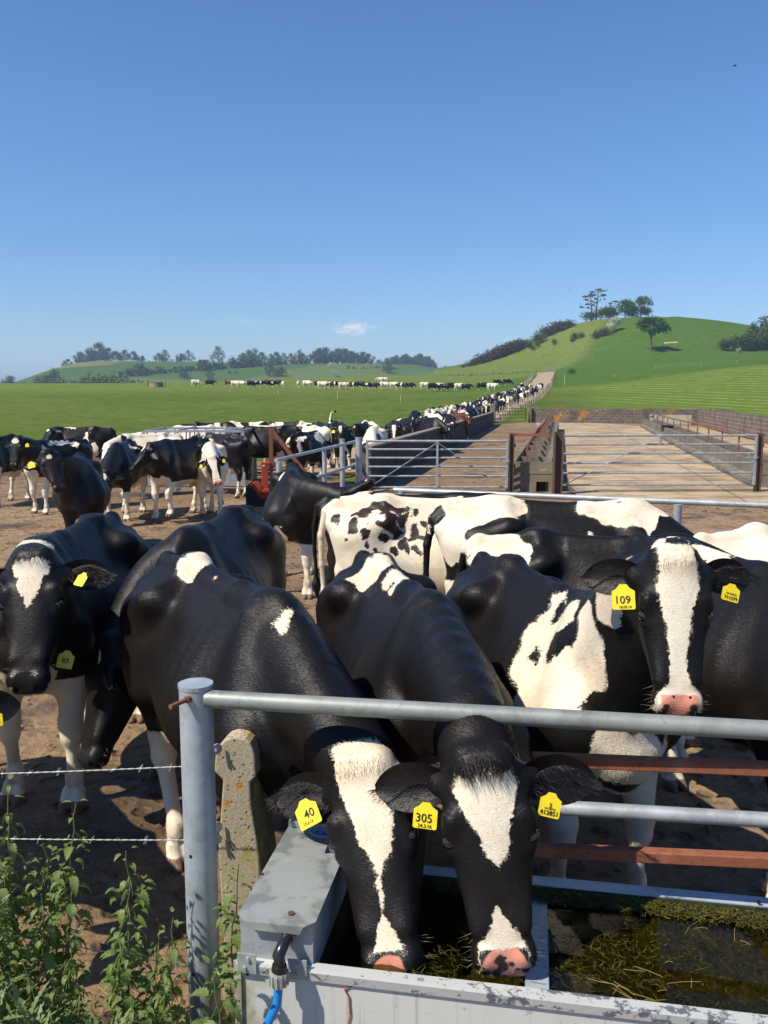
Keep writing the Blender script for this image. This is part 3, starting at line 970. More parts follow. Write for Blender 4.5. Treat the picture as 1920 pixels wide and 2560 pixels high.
# ------------------------------------------------------------------ distance-field modelling of a cow
def _interp(x, xs, ys):
    """smooth (cosine-eased cubic) interpolation through stations"""
    xs = np.asarray(xs, np.float32); ys = np.asarray(ys, np.float32)
    m = np.gradient(ys, xs)
    i = np.clip(np.searchsorted(xs, x) - 1, 0, len(xs) - 2)
    h = xs[i + 1] - xs[i]
    t = np.clip((x - xs[i]) / h, 0, 1)
    t2, t3 = t * t, t * t * t
    return ((2 * t3 - 3 * t2 + 1) * ys[i] + (t3 - 2 * t2 + t) * h * m[i] +
            (-2 * t3 + 3 * t2) * ys[i + 1] + (t3 - t2) * h * m[i + 1])

def _rc(P, a, b, r0, r1):
    a = np.asarray(a, np.float32); b = np.asarray(b, np.float32)
    d = b - a
    L2 = float(d @ d) + 1e-9
    t = np.clip(((P - a) @ d) / L2, 0, 1)
    q = P - a - t[:, None] * d
    return np.sqrt((q * q).sum(1)) - (r0 + (r1 - r0) * t)

def _ell(P, c, r):
    q = (P - np.asarray(c, np.float32)) / np.asarray(r, np.float32)
    k = np.sqrt((q * q).sum(1))
    return (k - 1) * min(r)

def trunk(P, S):
    x, y, z = P[:, 0], P[:, 1], P[:, 2]
    X = S['x']
    xc = np.clip(x, X[0], X[-1])
    zt = _interp(xc, X, S['zt']); zb = _interp(xc, X, S['zb']); W = _interp(xc, X, S['w'])
    hh = (zt - zb) / 2
    zc = (zt + zb) / 2
    s = np.clip((z - zb) / (zt - zb), 0, 1)
    up = np.clip((s - 0.42) / 0.58, 0, 1)
    tap = 0.44 + 0.22 * np.clip((x + 0.15) / 0.45, 0, 1)
    hw = W * (1 - tap * up ** 1.35)
    e_ = np.where(s > 0.5, 2.05, 2.3)
    f = ((np.abs(y) / hw) ** e_ + (np.abs(z - zc) / hh) ** e_) ** (1 / e_)
    d = (f - 1) * np.minimum(hw, hh) * 0.9
    ribs = np.clip(1 - np.abs((x - 0.08) / 0.34), 0, 1) * np.clip(1 - np.abs((z - 1.02) / 0.30), 0, 1)
    d = d + 0.0018 * ribs * np.sin((x + 0.25 * (z - 1.0)) * 2 * np.pi / 0.085)
    ex = np.maximum(X[0] - x, 0) + np.maximum(x - X[-1], 0)
    return np.where(ex > 0, np.sqrt(np.maximum(d, 0) ** 2 + ex ** 2), d)

class Head:
    def __init__(self, poll, muz, face):
        self.o = np.array(poll, np.float64)
        h = np.array(muz, np.float64) - self.o
        self.len = np.linalg.norm(h)
        self.h = h / self.len
        f = np.array(face, np.float64)
        f = f - self.h * (f @ self.h)
        self.n = f / np.linalg.norm(f)
        self.s = np.cross(self.n, self.h)      # animal's left-hand side when face looks at +x
        self.k = self.len / 0.56
    def co(self, P):
        q = (P - self.o) / self.k
        return q @ self.h, q @ self.s, q @ self.n
    def pt(self, t, s, n):
        return self.o + self.k * (self.h * t + self.s * s + self.n * n)

HT = dict(t=[-0.02, 0.03, 0.09, 0.16, 0.23, 0.31, 0.40, 0.47, 0.52, 0.555, 0.59],
          w=[0.070, 0.098, 0.120, 0.134, 0.122, 0.101, 0.084, 0.081, 0.092, 0.088, 0.050],
          f=[0.020, 0.032, 0.038, 0.040, 0.034, 0.026, 0.014, 0.006, 0.000, -0.010, -0.035],
          b=[-0.10, -0.135, -0.165, -0.185, -0.185, -0.165, -0.125, -0.105, -0.100, -0.095, -0.080])

def head_sdf(P, H):
    t, s, n = H.co(P)
    T = HT['t']
    tc = np.clip(t, T[0], T[-1])
    w = _interp(tc, T, HT['w']); f = _interp(tc, T, HT['f']); b = _interp(tc, T, HT['b'])
    hh = (f - b) / 2; nc = (f + b) / 2
    v = np.clip((n - nc) / hh, -1, 1)
    ww = w * (1 - 0.30 * np.clip(-v, 0, 1) ** 1.3)
    e = 2.7
    k = ((np.abs(s) / ww) ** e + (np.abs(n - nc) / hh) ** e) ** (1 / e)
    d = (k - 1) * np.minimum(ww, hh) * 0.9
    ex = np.maximum(T[0] - t, 0) + np.maximum(t - T[-1], 0)
    d = np.where(ex > 0, np.sqrt(np.maximum(d, 0) ** 2 + ex ** 2), d)
    return d * H.k

def nets(F, org, h):
    s = F < 0
    nx, ny, nz = F.shape
    cnt = np.zeros((nx - 1, ny - 1, nz - 1), np.int8)
    cs = [(i, j, k) for i in (0, 1) for j in (0, 1) for k in (0, 1)]
    for (i, j, k) in cs:
        cnt += s[i:nx - 1 + i, j:ny - 1 + j, k:nz - 1 + k]
    act = np.argwhere((cnt > 0) & (cnt < 8))
    N = len(act)
    idx = np.full(cnt.shape, -1, np.int32)
    idx[act[:, 0], act[:, 1], act[:, 2]] = np.arange(N)
    acc = np.zeros((N, 3)); num = np.zeros(N)
    val = {c: F[act[:, 0] + c[0], act[:, 1] + c[1], act[:, 2] + c[2]].astype(np.float64) for c in cs}
    for a in cs:
        for ax in range(3):
            if a[ax] == 1:
                continue
            b = list(a); b[ax] = 1; b = tuple(b)
            fa, fb = val[a], val[b]
            ch = (fa < 0) != (fb < 0)
            t = np.where(ch, fa / np.where(ch, fa - fb, 1), 0)
            p = np.tile(np.array(a, float), (N, 1))
            p[:, ax] += t
            acc[ch] += p[ch]; num[ch] += 1
    V = org + (act + acc / np.maximum(num, 1)[:, None]) * h
    Q = []
    for ax in range(3):
        o1, o2 = [(1, 2), (2, 0), (0, 1)][ax]
        sl0 = [slice(None)] * 3; sl1 = [slice(None)] * 3
        sl0[ax] = slice(0, -1); sl1[ax] = slice(1, None)
        ch = s[tuple(sl0)] != s[tuple(sl1)]
        e = np.argwhere(ch)
        e = e[(e[:, o1] > 0) & (e[:, o2] > 0) & (e[:, o1] < F.shape[o1] - 1) & (e[:, o2] < F.shape[o2] - 1)]
        ins = s[tuple(sl0)][e[:, 0], e[:, 1], e[:, 2]]
        def cell(d1, d2):
            c = e.copy(); c[:, o1] -= d1; c[:, o2] -= d2
            return idx[c[:, 0], c[:, 1], c[:, 2]]
        q = np.stack([cell(1, 1), cell(0, 1), cell(0, 0), cell(1, 0)], 1)
        q[~ins] = q[~ins][:, ::-1]
        Q.append(q)
    return V, np.concatenate(Q)

TR = dict(x=[-0.90, -0.80, -0.66, -0.48, -0.28, 0.00, 0.22, 0.40, 0.56, 0.70, 0.80],
          zt=[1.33, 1.375, 1.405, 1.415, 1.395, 1.385, 1.395, 1.41, 1.385, 1.26, 1.14],
          zb=[1.16, 0.98, 0.83, 0.73, 0.65, 0.595, 0.60, 0.64, 0.71, 0.80, 0.90],
          w=[0.085, 0.165, 0.225, 0.255, 0.300, 0.355, 0.345, 0.280, 0.220, 0.160, 0.090])

def cow_prims(H, neck, legs, tail, fat, udder=1.0):
    """(kind, data..., blend)"""
    p = []
    for sy in (1, -1):
        # hips, pins, rump ridge, edge of the loin
        p.append(('rc', (-0.425, sy * 0.225, 1.305), (-0.385, sy * 0.240, 1.270), 0.032, 0.036, 0.13))
        p.append(('rc', (-0.42, sy * 0.21, 1.31), (-0.46, sy * 0.04, 1.385), 0.026, 0.026, 0.13))
        p.append(('rc', (-0.42, sy * 0.215, 1.285), (-0.80, sy * 0.110, 1.245), 0.045, 0.040, 0.15))
        p.append(('rc', (-0.83, sy * 0.11, 1.265), (-0.85, sy * 0.11, 1.235), 0.036, 0.036, 0.07))
        # thigh
        p.append(('rc', (-0.60, sy * 0.155, 1.13), (-0.50, sy * 0.205, 0.86), 0.165, 0.115, 0.12))
        p.append(('rc', (-0.76, sy * 0.125, 1.12), (-0.72, sy * 0.15, 0.82), 0.09, 0.085, 0.10))
        # shoulder blade and upper arm
        p.append(('rc', (0.40, sy * 0.070, 1.345), (0.56, sy * 0.165, 0.98), 0.045, 0.125, 0.12))
        p.append(('rc', (0.60, sy * 0.185, 0.93), (0.46, sy * 0.185, 0.80), 0.105, 0.10, 0.10))
    p.append(('rc', (0.46, 0, 1.392), (0.10, 0, 1.372), 0.024, 0.020, 0.09))
    p.append(('rc', (0.10, 0, 1.372), (-0.46, 0, 1.395), 0.020, 0.024, 0.09))
    p.append(('rc', (-0.46, 0, 1.395), (-0.84, 0, 1.352), 0.024, 0.030, 0.09))
    # brisket and dewlap
    p.append(('rc', (0.50, 0, 0.80), (0.70, 0, 0.84), 0.15, 0.085, 0.14))
    p.append(('rc', (0.66, 0, 0.72), (0.74, 0, 0.92), 0.035, 0.05, 0.10))
    # udder
    if udder > 0:
        p.append(('ell', (-0.46, 0, 0.69), (0.22, 0.165, 0.165 * udder), 0.08))
        for sx in (-0.55, -0.38):
            for sy in (0.075, -0.075):
                p.append(('rc', (sx, sy, 0.58), (sx, sy, 0.505), 0.022, 0.013, 0.03))
    # legs
    for key, sy in (('fl', 1), ('fr', -1)):
        dx, dy, lift = legs.get(key, (0, 0, 0))
        y = sy * 0.175 + dy
        elbow = np.array((0.47, sy * 0.19, 0.80))
        knee = np.array((0.52 + dx * 0.55 + lift * 0.35, y, 0.435 + lift * 0.35))
        fet = np.array((0.50 + dx - lift * 0.35, y, 0.150 + lift))
        p.append(('rc', elbow, knee + (0, 0, .05), 0.100, 0.058, 0.08))
        p.append(('rc', knee + (0.008, 0, 0.04), knee + (0.006, 0, -0.03), 0.056, 0.052, 0.04))
        p.append(('rc', knee + (-0.005, 0, -0.03), fet, 0.037, 0.032, 0.05))
        p.append(('rc', fet + (0, 0, 0.02), fet + (0, 0, -0.02), 0.041, 0.040, 0.04))
        for q in (0.026, -0.026):
            p.append(('rc', fet + (0.015, q, -0.06), fet + (0.045, q * 1.15, -0.115), 0.036, 0.037, 0.012))
            p.append(('rc', fet + (0.045, q * 1.15, -0.115), fet + (0.095, q * 1.25, -0.135), 0.037, 0.022, 0.012))
            p.append(('rc', fet + (-0.045, q * 0.8, -0.03), fet + (-0.05, q * 0.8, -0.055), 0.015, 0.012, 0.02))
    for key, sy in (('hl', 1), ('hr', -1)):
        dx, dy, lift = legs.get(key, (0, 0, 0))
        y = sy * 0.165 + dy
        stifle = np.array((-0.46, sy * 0.20, 0.83))
        hock = np.array((-0.77 + dx * 0.7, y, 0.52 + lift * 0.4))
        fet = np.array((-0.70 + dx, y, 0.155 + lift))
        p.append(('rc', (-0.60, sy * 0.165, 0.90), hock + (0.02, 0, 0.05), 0.135, 0.058, 0.09))
        p.append(('rc', hock + (-0.015, 0, 0.045), hock + (0.015, 0, -0.04), 0.050, 0.054, 0.04))
        p.append(('rc', (-0.79, sy * 0.13, 0.86), hock + (-0.03, 0, 0.06), 0.045, 0.025, 0.07))
        p.append(('rc', hock + (0.01, 0, -0.04), fet, 0.041, 0.034, 0.05))
        p.append(('rc', fet + (0, 0, 0.02), fet + (0.005, 0, -0.02), 0.042, 0.042, 0.04))
        for q in (0.026, -0.026):
            p.append(('rc', fet + (0.018, q, -0.06), fet + (0.048, q * 1.15, -0.118), 0.036, 0.037, 0.012))
            p.append(('rc', fet + (0.048, q * 1.15, -0.118), fet + (0.10, q * 1.25, -0.138), 0.037, 0.022, 0.012))
            p.append(('rc', fet + (-0.045, q * 0.8, -0.03), fet + (-0.05, q * 0.8, -0.055), 0.015, 0.012, 0.02))
    # tail
    tp = [np.array(q, float) for q in tail]
    tr = [0.040, 0.032, 0.026, 0.020, 0.018, 0.040, 0.012]
    for i in range(len(tp) - 1):
        a = tr[min(i, 6)]; b = tr[min(i + 1, 6)]
        p.append(('rc', tp[i], tp[i + 1], a, b, 0.05 if i == 0 else 0.02))
    # neck: crest and throat chains along a curve from chest to poll
    c0 = np.array((0.46, 0.0, 1.15)); c2 = H.pt(0.055, 0, -0.085)
    mid = np.array(neck, float) if neck is not None else (c0 * 0.45 + c2 * 0.55 + np.array((0, 0, 0.02)))
    c1 = 2 * mid - 0.5 * (c0 + c2)
    n = 9
    side = np.array((0, 1.0, 0))
    prev = None
    for i in range(n):
        u = i / (n - 1)
        c = (1 - u) ** 2 * c0 + 2 * u * (1 - u) * c1 + u * u * c2
        T = 2 * (1 - u) * (c1 - c0) + 2 * u * (c2 - c1)
        T /= np.linalg.norm(T)
        N0 = np.array((0, 0, 1.0)) * (1 - u) + H.n * u * 0.7 + np.array((0, 0, 0.3)) * u + np.array((0.05, 0, 0))
        N0 = N0 - T * (N0 @ T)
        N0 /= (np.linalg.norm(N0) + 1e-6)
        a = 0.155 * (1 - u) + 0.030 * u
        b = 0.24 * (1 - u) ** 1.3 + 0.055 * u
        r1 = 0.090 * (1 - u) + 0.066 * u
        r2 = 0.150 * (1 - u) + 0.082 * u
        cur = (c + N0 * a, r1, c - N0 * b, r2, c, 0.155 * (1 - u) + 0.088 * u)
        if prev is not None:
            p.append(('rc', prev[0], cur[0], prev[1], cur[1], 0.07))
            p.append(('rc', prev[4], cur[4], prev[5], cur[5], 0.07))
            p.append(('rc', prev[2], cur[2], prev[3], cur[3], 0.07))
        prev = cur
    # head extras
    k = H.k
    p.append(('head', H, 0.05))
    p.append(('rc', H.pt(-0.005, 0.035, 0.0), H.pt(-0.005, -0.035, 0.0), 0.048 * k, 0.048 * k, 0.05))
    for s in (1, -1):
        p.append(('rc', H.pt(0.150, s * 0.104, 0.008), H.pt(0.190, s * 0.116, -0.004), 0.030 * k, 0.024 * k, 0.025))
        p.append(('rc', H.pt(0.235, s * 0.106, -0.022), H.pt(0.22, s * 0.112, -0.045), 0.02 * k, 0.018 * k, 0.03))
        p.append(('rc', H.pt(0.26, s * 0.075, -0.06), H.pt(0.44, s * 0.060, -0.02), 0.032 * k, 0.020 * k, 0.04))
        p.append(('rc', H.pt(0.17, s * 0.085, -0.150), H.pt(0.42, s * 0.045, -0.10), 0.045 * k, 0.03 * k, 0.05))
        p.append(('rc', H.pt(0.530, s * 0.052, -0.022), H.pt(0.562, s * 0.050, -0.040), 0.030 * k, 0.026 * k, 0.02))
        p.append(('rc', H.pt(0.06, s * 0.085, -0.06), H.pt(0.055, s * 0.135, -0.068), 0.050 * k, 0.034 * k, 0.04))
    p.append(('rc', H.pt(0.44, 0, -0.098), H.pt(0.535, 0, -0.092), 0.040 * k, 0.036 * k, 0.03))
    # hollows
    for sy in (1, -1):
        p.append(('sub', 'ell', (-0.22, sy * 0.395, 1.215), (0.165, 0.15, 0.115), 0.09))
        p.append(('sub', 'ell', (0.30, sy * 0.40, 1.26), (0.09, 0.145, 0.16), 0.08))
        p.append(('sub', 'ell', (-0.62, sy * 0.25, 1.375), (0.16, 0.10, 0.045), 0.12))
    for s in (1, -1):
        p.append(('subrc', H.pt(0.574, s * 0.052, -0.030), H.pt(0.552, s * 0.074, -0.052), 0.018 * k, 0.012 * k, 0.012))
        p.append(('subrc', H.pt(0.208, s * 0.136, -0.006), H.pt(0.216, s * 0.132, -0.010), 0.018 * k, 0.016 * k, 0.012))
        p.append(('subrc', H.pt(0.47, s * 0.085, -0.088), H.pt(0.575, s * 0.03, -0.072), 0.004 * k, 0.004 * k, 0.012))
    p.append(('subrc', H.pt(0.585, 0.035, -0.068), H.pt(0.585, -0.035, -0.068), 0.005 * k, 0.005 * k, 0.012))
    return p

def _bbox(q):
    if q[0] in ('rc', 'subrc'):
        a, b = np.array(q[1]), np.array(q[2]); r = max(q[3], q[4])
        return np.minimum(a, b) - r, np.maximum(a, b) + r
    if q[0] == 'ell':
        return np.array(q[1]) - q[2], np.array(q[1]) + q[2]
    if q[0] == 'sub':
        return np.array(q[2]) - q[3], np.array(q[2]) + q[3]
    H = q[1]
    pts = np.array([H.pt(t, s, n) for t in (-.05, .62) for s in (-.13, .13) for n in (-.21, .06)])
    return pts.min(0), pts.max(0)

def eval_sdf(P, prims, S, marg, blk=None):
    """blk: (block centres, block half-size); P then holds 64 consecutive points per block"""
    if blk is None:
        d = trunk(P, S).astype(np.float32)
    else:
        d = np.full(len(P), 1.0, np.float32)
        C, hb = blk
        lo = np.array((S['x'][0], -max(S['w']), min(S['zb']))) - hb - marg
        hi = np.array((S['x'][-1], max(S['w']), max(S['zt']))) + hb + marg
        b = np.flatnonzero(((C > lo) & (C < hi)).all(1))
        sel = (b[:, None] * 64 + np.arange(64)[None]).ravel()
        d[sel] = trunk(P[sel], S)
    for q in prims:
        k = q[-1]
        lo, hi = _bbox(q)
        m = k + marg
        if blk is None:
            sel = np.flatnonzero(((P > lo - m) & (P < hi + m)).all(1))
        else:
            b = np.flatnonzero(((C > lo - m - hb) & (C < hi + m + hb)).all(1))
            sel = (b[:, None] * 64 + np.arange(64)[None]).ravel()
        if len(sel) == 0:
            continue
        p = P[sel]
        if q[0] in ('rc', 'subrc'):
            e = _rc(p, q[1], q[2], q[3], q[4])
        elif q[0] == 'ell':
            e = _ell(p, q[1], q[2])
        elif q[0] == 'sub':
            e = _ell(p, q[2], q[3])
        else:
            e = head_sdf(p, q[1])
        a = d[sel]
        if q[0] in ('sub', 'subrc'):
            e = -e
            hh = np.maximum(k - np.abs(a - e), 0) / k
            d[sel] = np.maximum(a, e) + hh * hh * k * 0.25
        else:
            hh = np.maximum(k - np.abs(a - e), 0) / k
            d[sel] = np.minimum(a, e) - hh * hh * k * 0.25
    return np.maximum(d, -P[:, 2])

def sdf_mesh(prims, S, h):
    lo = np.array([S['x'][0], -0.36, 0.0]); hi = np.array([S['x'][-1], 0.36, 1.46])
    for q in prims:
        if q[0].startswith('sub'):
            continue
        a, b = _bbox(q)
        lo = np.minimum(lo, a); hi = np.maximum(hi, b)
    g = 4
    lo = lo - 4 * h; hi = hi + 4 * h
    lo[2] = -2.5 * h
    n = np.ceil((hi - lo) / (g * h)).astype(int) + 1
    H4 = g * h
    ax = [lo[i] + H4 * np.arange(n[i]) for i in range(3)]
    C = np.stack(np.meshgrid(*ax, indexing='ij'), -1).reshape(-1, 3).astype(np.float32) + np.float32(1.5 * h)
    Fc = eval_sdf(C, prims, S, 0.12).reshape(n)
    act = np.abs(Fc) < H4 * 1.35
    F = np.repeat(np.repeat(np.repeat(Fc, g, 0), g, 1), g, 2).astype(np.float32)
    A = np.argwhere(act)
    off = np.stack(np.meshgrid(*[np.arange(g)] * 3, indexing='ij'), -1).reshape(-1, 3)
    I = (A[:, None, :] * g + off[None]).reshape(-1, 3)
    P = (lo + I * h).astype(np.float32)
    out = np.empty(len(P), np.float32)
    BC = (lo + (A * g + 1.5) * h).astype(np.float32)
    ch = 6000
    for i in range(0, len(BC), ch):
        sl = slice(i * 64, (i + ch) * 64)
        out[sl] = eval_sdf(P[sl], prims, S, 0.03, (BC[i:i + ch], 2 * h))
    F[I[:, 0], I[:, 1], I[:, 2]] = out
    return nets(F, lo, h)

def ear_mesh(H, s, droop=0.15, back=0.25, twist=0.0, size=1.0, nu=11, nv=7):
    """cupped leaf; returns verts, faces, inner-flag per face and the frame at the middle of its front"""
    k = H.k * size * 0.96
    kb = k
    base = H.pt(0.050, s * 0.112, -0.060)
    out = H.s * s * math.cos(droop) + H.h * math.sin(droop) - H.n * back
    out /= np.linalg.norm(out)
    nrm = H.n - out * (H.n @ out) + H.h * twist
    nrm = nrm - out * (nrm @ out)
    nrm /= np.linalg.norm(nrm)
    wid = np.cross(nrm, out) * s          # points to the lower rim
    if wid @ H.h < 0:
        wid = -wid
    L = 0.235 * k
    V, Fq, inner = [], [], []
    us = np.linspace(0, 1, nu)
    prof = [0.032, 0.045, 0.055, 0.061, 0.064, 0.064, 0.062, 0.056, 0.047, 0.033, 0.010]
    for layer in (0, 1):
        for i, u in enumerate(us):
            w = np.interp(u, np.linspace(0, 1, 11), prof) * k * 1.18
            for j in range(nv):
                v = -1 + 2 * j / (nv - 1)
                cup = (0.030 * (1 - u) ** 0.6 + 0.006) * k
                depth = cup * (v * v) * 1.0 - 0.010 * k
                sag = -0.030 * k * u * u
                p = base + out * (L * u) + wid * (w * v + 0.006 * k) + nrm * (depth + sag + (0.0 if layer == 0 else -0.011 * k * (1 - 0.8 * abs(v) ** 3) * (1 - 0.7 * u)))
                V.append(p)
    n0 = nu * nv
    for layer in (0, 1):
        for i in range(nu - 1):
            for j in range(nv - 1):
                a = layer * n0 + i * nv + j
                q = (a, a + 1, a + nv + 1, a + nv)
                Fq.append(q if (layer == 0) == (s > 0) else q[::-1])
                inner.append(1 if layer == 0 and 0 < j < nv - 2 and i > 1 else 0)
    frame = (base + out * (L * 0.5) + wid * 0.02 * k + nrm * (0.004 * k), out, wid, nrm)
    return np.array(V), Fq, inner, frame

def uv_sphere(c, r, n=12, m=8):
    V, Fq = [], []
    for i in range(m + 1):
        a = math.pi * i / m
        for j in range(n):
            b = 2 * math.pi * j / n
            V.append((c[0] + r * math.sin(a) * math.cos(b), c[1] + r * math.sin(a) * math.sin(b), c[2] + r * math.cos(a)))
    for i in range(m):
        for j in range(n):
            Fq.append((i * n + j, (i + 1) * n + j, (i + 1) * n + (j + 1) % n, i * n + (j + 1) % n))
    return np.array(V), Fq

def _smax(a, b, k=0.02):
    h = np.maximum(k - np.abs(a - b), 0) / k
    return np.maximum(a, b) + h * h * k * 0.25

def mark_field(V, H, mk, snap=None):
    """signed distance-like value, + = white hair"""
    P = V.astype(np.float64)
    m = np.full(len(P), -0.3 if mk.get('base', 'b') == 'b' else 0.3)
    t, s, n = H.co(P)
    inhead = (t > 0.02) & (np.abs(s) < 0.16) & (n > -0.24) & (t < 0.66) & (P[:, 0] > 0.45)
    inhead = inhead | ((t > -0.08) & (n > -0.035) & (np.abs(s) < 0.12) & (t < 0.66))
    m0 = m.copy()
    ph = mk.get('seed', 0.0)
    Pw = P + .020 * np.sin(P[:, [1, 2, 0]] * 19 + np.array((ph, 1.3 + ph, 2.1))) + .013 * np.sin(P[:, [2, 0, 1]] * 41 + np.array((.7, ph, 4.0))) + .008 * np.sin(P[:, [0, 2, 1]] * 83 + np.array((2.7, 1 + ph, .4)))
    for q in mk.get('blobs', []):
        if len(q[1]) == 2:      # a point named by where it shows on the hide
            c = snap(q[1])
            if c is None:
                continue
        else:
            c = np.array(q[1], float)
        r = q[2]
        if isinstance(r, (int, float)):
            r = (r, r, r)
        dd = (Pw - c) / np.array(r, float)
        if len(q) > 3:     # rotated blob: angle in the side plane
            a = q[3]; e = Pw - c
            x = e[:, 0] * math.cos(a) + e[:, 2] * math.sin(a)
            z = -e[:, 0] * math.sin(a) + e[:, 2] * math.cos(a)
            dd = np.stack([x / r[0], e[:, 1] / r[1], z / r[2]], 1)
        d = (1 - np.sqrt((dd * dd).sum(1))) * min(r)
        m = _smax(m, d, .012) if q[0] == 'w' else -_smax(-m, d, .012)
    m = np.where(inhead, m0, m)
    if 'head' in mk:           # 'b' or 'w' over the whole head
        m = np.where(inhead, 0.3 if mk['head'] == 'w' else -0.3, m)
    if mk.get('blaze'):
        B = mk['blaze']
        tt = [b[0] for b in B]
        w = np.interp(t, tt, [b[1] for b in B]); c = np.interp(t, tt, [b[2] if len(b) > 2 else 0 for b in B])
        bz = w - np.abs(s - c)
        bz = np.minimum(bz, n + 0.055)
        bz = np.minimum(bz, np.minimum(t - tt[0], tt[-1] - t))
        m = np.where(inhead, np.maximum(m, bz), m)
    for q in mk.get('hblobs', []):   # blobs given in head coordinates
        e = np.stack([t - q[1][0], s - q[1][1], n - q[1][2]], 1)
        r = np.array(q[2] if not isinstance(q[2], (int, float)) else (q[2],) * 3, float)
        d = (1 - np.sqrt(((e / r) ** 2).sum(1))) * r.min()
        m = np.maximum(m, d) if q[0] == 'w' else np.minimum(m, -d)
    # white socks and belly
    front = P[:, 0] > 0
    sk = mk.get('socks', (0.45, 0.45))
    if isinstance(sk, dict):
        lv = np.where(front, np.where(P[:, 1] > 0, sk['fl'], sk['fr']), np.where(P[:, 1] > 0, sk['hl'], sk['hr']))
    else:
        lv = np.where(front, sk[0], sk[1])
    leg = ~inhead & (P[:, 0] < 0.80)
    m = np.where(leg, np.maximum(m, lv - P[:, 2]), m)
    if 'belly' in mk:
        bl = np.minimum(mk['belly'] - P[:, 2], 0.45 - np.abs(P[:, 0] + 0.05))
        m = np.where(leg, np.maximum(m, bl), m)
    return m, t, s, n, inhead

def tail_pts(sway=0.0, lift=0.0):
    return [(-0.84, 0, 1.375), (-0.925, sway * .1, 1.32 + lift * .1), (-0.965, sway * .3, 1.12 + lift * .4), (-0.965, sway * .6, 0.88 + lift),
            (-0.95, sway * .85, 0.68 + lift), (-0.955, sway, 0.56 + lift), (-0.94, sway, 0.42 + lift)]

def tag_mesh(w, h):
    b = MB()
    nk = w * 0.26
    poly = [(-w / 2, -h), (w / 2, -h), (w / 2, -h * 0.10), (nk * 1.1, h * 0.05), (nk * .6, h * 0.24), (-nk * .6, h * 0.24), (-nk * 1.1, h * 0.05), (-w / 2, -h * 0.10)]
    c = 0.004
    poly = [(-w / 2 + c, -h), (w / 2 - c, -h), (w / 2, -h + c)] + poly[2:] + [(-w / 2, -h + c)]
    b.prism(poly, (0, 0, 0), (1, 0, 0), (0, 0, 1), (0, 0.003, 0))
    return b
_txt = {}
def text_mesh(s, size):
    key = (s, round(size, 5))
    if key not in _txt:
        cu = bpy.data.curves.new('lettering', 'FONT')
        cu.body = s
        cu.size = size
        cu.align_x = 'CENTER'
        cu.align_y = 'CENTER'
        cu.extrude = 0.0004
        cu.offset = size * 0.004
        cu.resolution_u = 3
        o = bpy.data.objects.new('lettering', cu)
        COL.objects.link(o)
        dg = bpy.context.evaluated_depsgraph_get()
        me = bpy.data.meshes.new_from_object(o.evaluated_get(dg))
        bpy.data.objects.remove(o)
        bpy.data.curves.remove(cu)
        me.materials.clear()
        me.materials.append(M_INK)
        _txt[key] = me
    return _txt[key]

def frame_matrix(o, x, y, z):
    return Matrix(((x[0], y[0], z[0], o[0]), (x[1], y[1], z[1], o[1]), (x[2], y[2], z[2], o[2]), (0, 0, 0, 1)))

def tufts(H, spec, seedv, surf_pts):
    """hair made of thin tapering blades; spec: list of (root, direction, length, width)"""
    b = MB()
    for (p, d, L, w) in spec:
        p = Vector(p); d = Vector(d).normalized()
        sd_ = d.cross(Vector((rng.uniform(-1, 1), rng.uniform(-1, 1), rng.uniform(-1, 1)))).normalized()
        c = p + d * L * 0.55 + Vector((0, 0, -0.10 * L))
        e = p + d * L + Vector((0, 0, -0.34 * L))
        b.add([p - sd_ * w, p + sd_ * w, c + sd_ * w * .7, c - sd_ * w * .7, e], [(0, 1, 2, 3), (3, 2, 4)], True)
    return b

LEGS_STAND = dict(fl=(0.03, 0, 0), fr=(-0.05, 0, 0), hl=(-0.04, 0, 0), hr=(0.08, 0, 0))
LEGS_WALK = dict(fl=(0.20, 0, 0), fr=(-0.16, 0, 0.0), hl=(-0.18, 0, 0.0), hr=(0.20, 0, 0))

